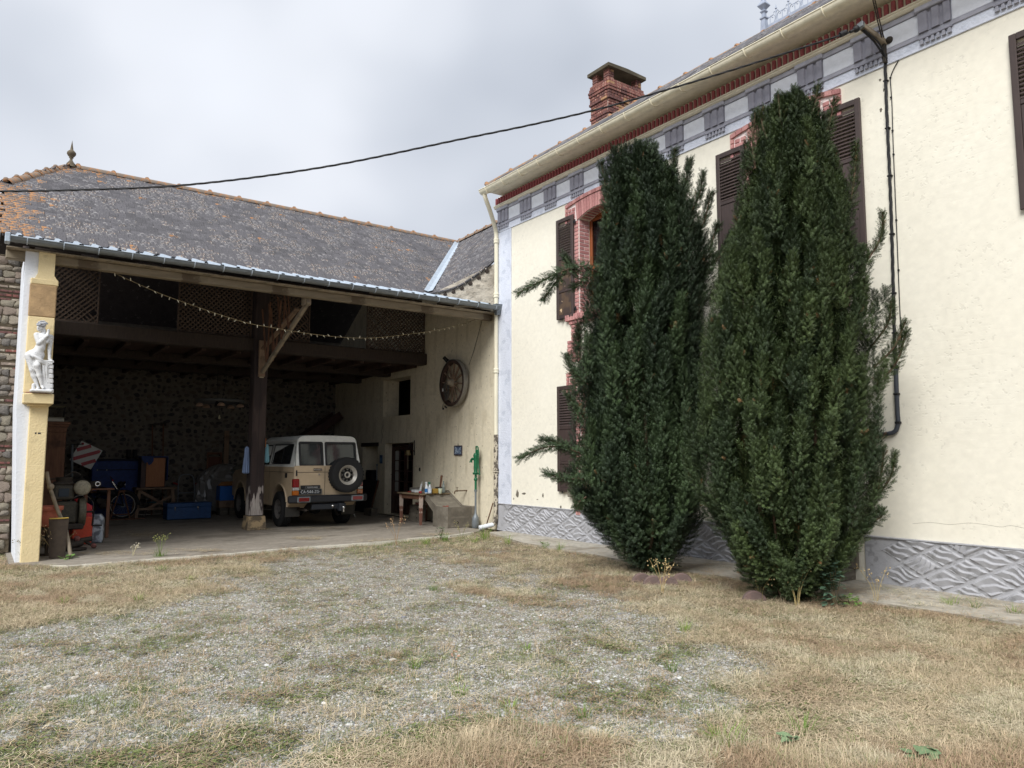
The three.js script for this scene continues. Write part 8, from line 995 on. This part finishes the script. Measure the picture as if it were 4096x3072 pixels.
  const n1 = yew('dark blue green columnar yew with long stray side branches beside the corner window', [2600, 2292], [[655, 80], [700, 140], [780, 195], [900, 220], [1100, 222], [1300, 222], [1500, 236], [1700, 258], [1860, 276], [1960, 274], [2060, 240], [2140, 192], [2210, 150], [2285, 95]], [[590, 2540], [700, 2590], [900, 2612], [1100, 2597], [1500, 2548], [1900, 2553], [2290, 2600]], { n: 300, len: [0.5, 1.25], rad: [0.09, 0.15], den: 250, fill: 9000, sl: 0.98, kk: [0.66, 1.05], wild: 0.4, taper: 0.12, sub: 16, tone: [[0.022, 0.040, 0.019], [0.058, 0.096, 0.038]], mat: leafM(), skip: (py, phi) => py < 1120 && Math.cos(phi) > 0.35 && rnd() < 0.7,
    branches: [{ p: [[2400, 1110, -0.2], [2320, 1100, -0.5], [2230, 1135, -0.7], [2150, 1180, -0.8], [2068, 1228, -0.9]], r: 0.075, d: 60 }, { p: [[2300, 1140, -0.5], [2270, 1105, -0.6], [2246, 1070, -0.6]], r: 0.06 }, { p: [[2230, 1150, -0.7], [2200, 1190, -0.7], [2165, 1240, -0.7]], r: 0.06 }, { p: [[2350, 1120, -0.4], [2310, 1160, -0.5], [2285, 1180, -0.5]], r: 0.06 }, { p: [[2320, 1820, -0.5], [2240, 1790, -0.6], [2160, 1795, -0.7], [2075, 1835, -0.8]], r: 0.08, d: 80 }, { p: [[2260, 1800, -0.6], [2210, 1770, -0.6], [2160, 1760, -0.6]], r: 0.06 }, { p: [[2320, 1910, -0.5], [2250, 1910, -0.6], [2172, 1890, -0.7]], r: 0.075 }, { p: [[2330, 1540, -0.4], [2280, 1500, -0.5], [2255, 1440, -0.5]], r: 0.055 }, { p: [[2320, 1700, -0.5], [2290, 1650, -0.6], [2260, 1590, -0.6]], r: 0.07 }, { p: [[2330, 1980, -0.5], [2300, 2000, -0.6], [2290, 2020, -0.6]], r: 0.07 },
      { p: [[2740, 1150, -0.1], [2820, 1080, 0.0], [2900, 1000, 0], [2930, 930, 0]], r: 0.10 }, { p: [[2750, 1100, 0], [2830, 1010, 0], [2870, 900, 0]], r: 0.10 }, { p: [[2740, 1000, 0], [2810, 900, 0], [2845, 770, 0]], r: 0.09 }, { p: [[2720, 900, 0], [2790, 800, 0], [2815, 690, 0]], r: 0.08 }, { p: [[2690, 850, 0], [2740, 740, 0], [2760, 640, 0]], r: 0.08 }, { p: [[2660, 800, 0], [2690, 700, 0], [2700, 600, 0]], r: 0.09 }, { p: [[2590, 760, 0], [2610, 680, 0], [2620, 575, 0]], r: 0.10 }, { p: [[2530, 760, 0], [2540, 660, 0], [2555, 570, 0]], r: 0.11 }, { p: [[2480, 800, 0], [2470, 700, 0], [2490, 590, 0]], r: 0.11 }, { p: [[2430, 830, 0], [2425, 760, 0], [2405, 650, 0]], r: 0.09 }, { p: [[2760, 1250, 0], [2850, 1180, 0], [2920, 1080, 0]], r: 0.11 }] });
  const n2 = yew('broad olive green columnar yew in front of the central window', [3165, 2402], [[430, 60], [480, 120], [600, 180], [800, 205], [1000, 245], [1200, 290], [1400, 318], [1600, 334], [1800, 332], [1960, 322], [2060, 300], [2150, 262], [2240, 215], [2320, 175], [2395, 110]], [[370, 3165], [600, 3170], [1000, 3168], [1400, 3145], [1800, 3125], [2200, 3160], [2400, 3175]], { n: 520, len: [0.3, 0.75], rad: [0.065, 0.105], den: 310, fill: 12000, sl: 0.78, kk: [0.74, 1.04], wild: 0.32, taper: 0.25, sub: 18, tone: [[0.026, 0.046, 0.017], [0.076, 0.112, 0.037]], mat: leafM(),
    branches: [{ p: [[3420, 1080, -0.2], [3470, 1010, -0.2], [3495, 950, -0.2], [3498, 870, -0.2]], r: 0.055 }, { p: [[3460, 1480, -0.2], [3540, 1400, -0.2], [3585, 1300, -0.2]], r: 0.075 }, { p: [[3450, 1400, -0.2], [3520, 1300, -0.2], [3530, 1220, -0.2]], r: 0.075 }, { p: [[3460, 1560, -0.2], [3550, 1460, -0.2], [3590, 1340, -0.2]], r: 0.08 }, { p: [[3450, 2000, -0.2], [3490, 1900, -0.2], [3500, 1790, -0.2]], r: 0.07 }, { p: [[3470, 1990, -0.2], [3530, 1900, -0.2], [3545, 1815, -0.2]], r: 0.06 }, { p: [[3450, 2080, -0.2], [3490, 2060, -0.2], [3495, 2030, -0.2]], r: 0.07 }, { p: [[3150, 520, -0.1], [3160, 440, -0.1], [3165, 365, -0.1]], r: 0.09 }, { p: [[3060, 620, -0.2], [3030, 540, -0.2], [3015, 470, -0.2]], r: 0.075 }, { p: [[3110, 560, -0.2], [3095, 480, -0.2], [3090, 410, -0.2]], r: 0.08 }, { p: [[3210, 520, -0.2], [3235, 440, -0.2], [3245, 375, -0.2]], r: 0.075 }, { p: [[3260, 600, -0.2], [3290, 520, -0.2], [3310, 430, -0.2]], r: 0.085 }, { p: [[3360, 900, -0.2], [3385, 750, -0.2], [3395, 600, -0.2]], r: 0.07 }, { p: [[3000, 700, -0.2], [2990, 600, -0.2], [3000, 480, -0.2]], r: 0.08 }] });
  console.log('yew sprigs', n1, n2);
}
renderer.render(scene, camera);
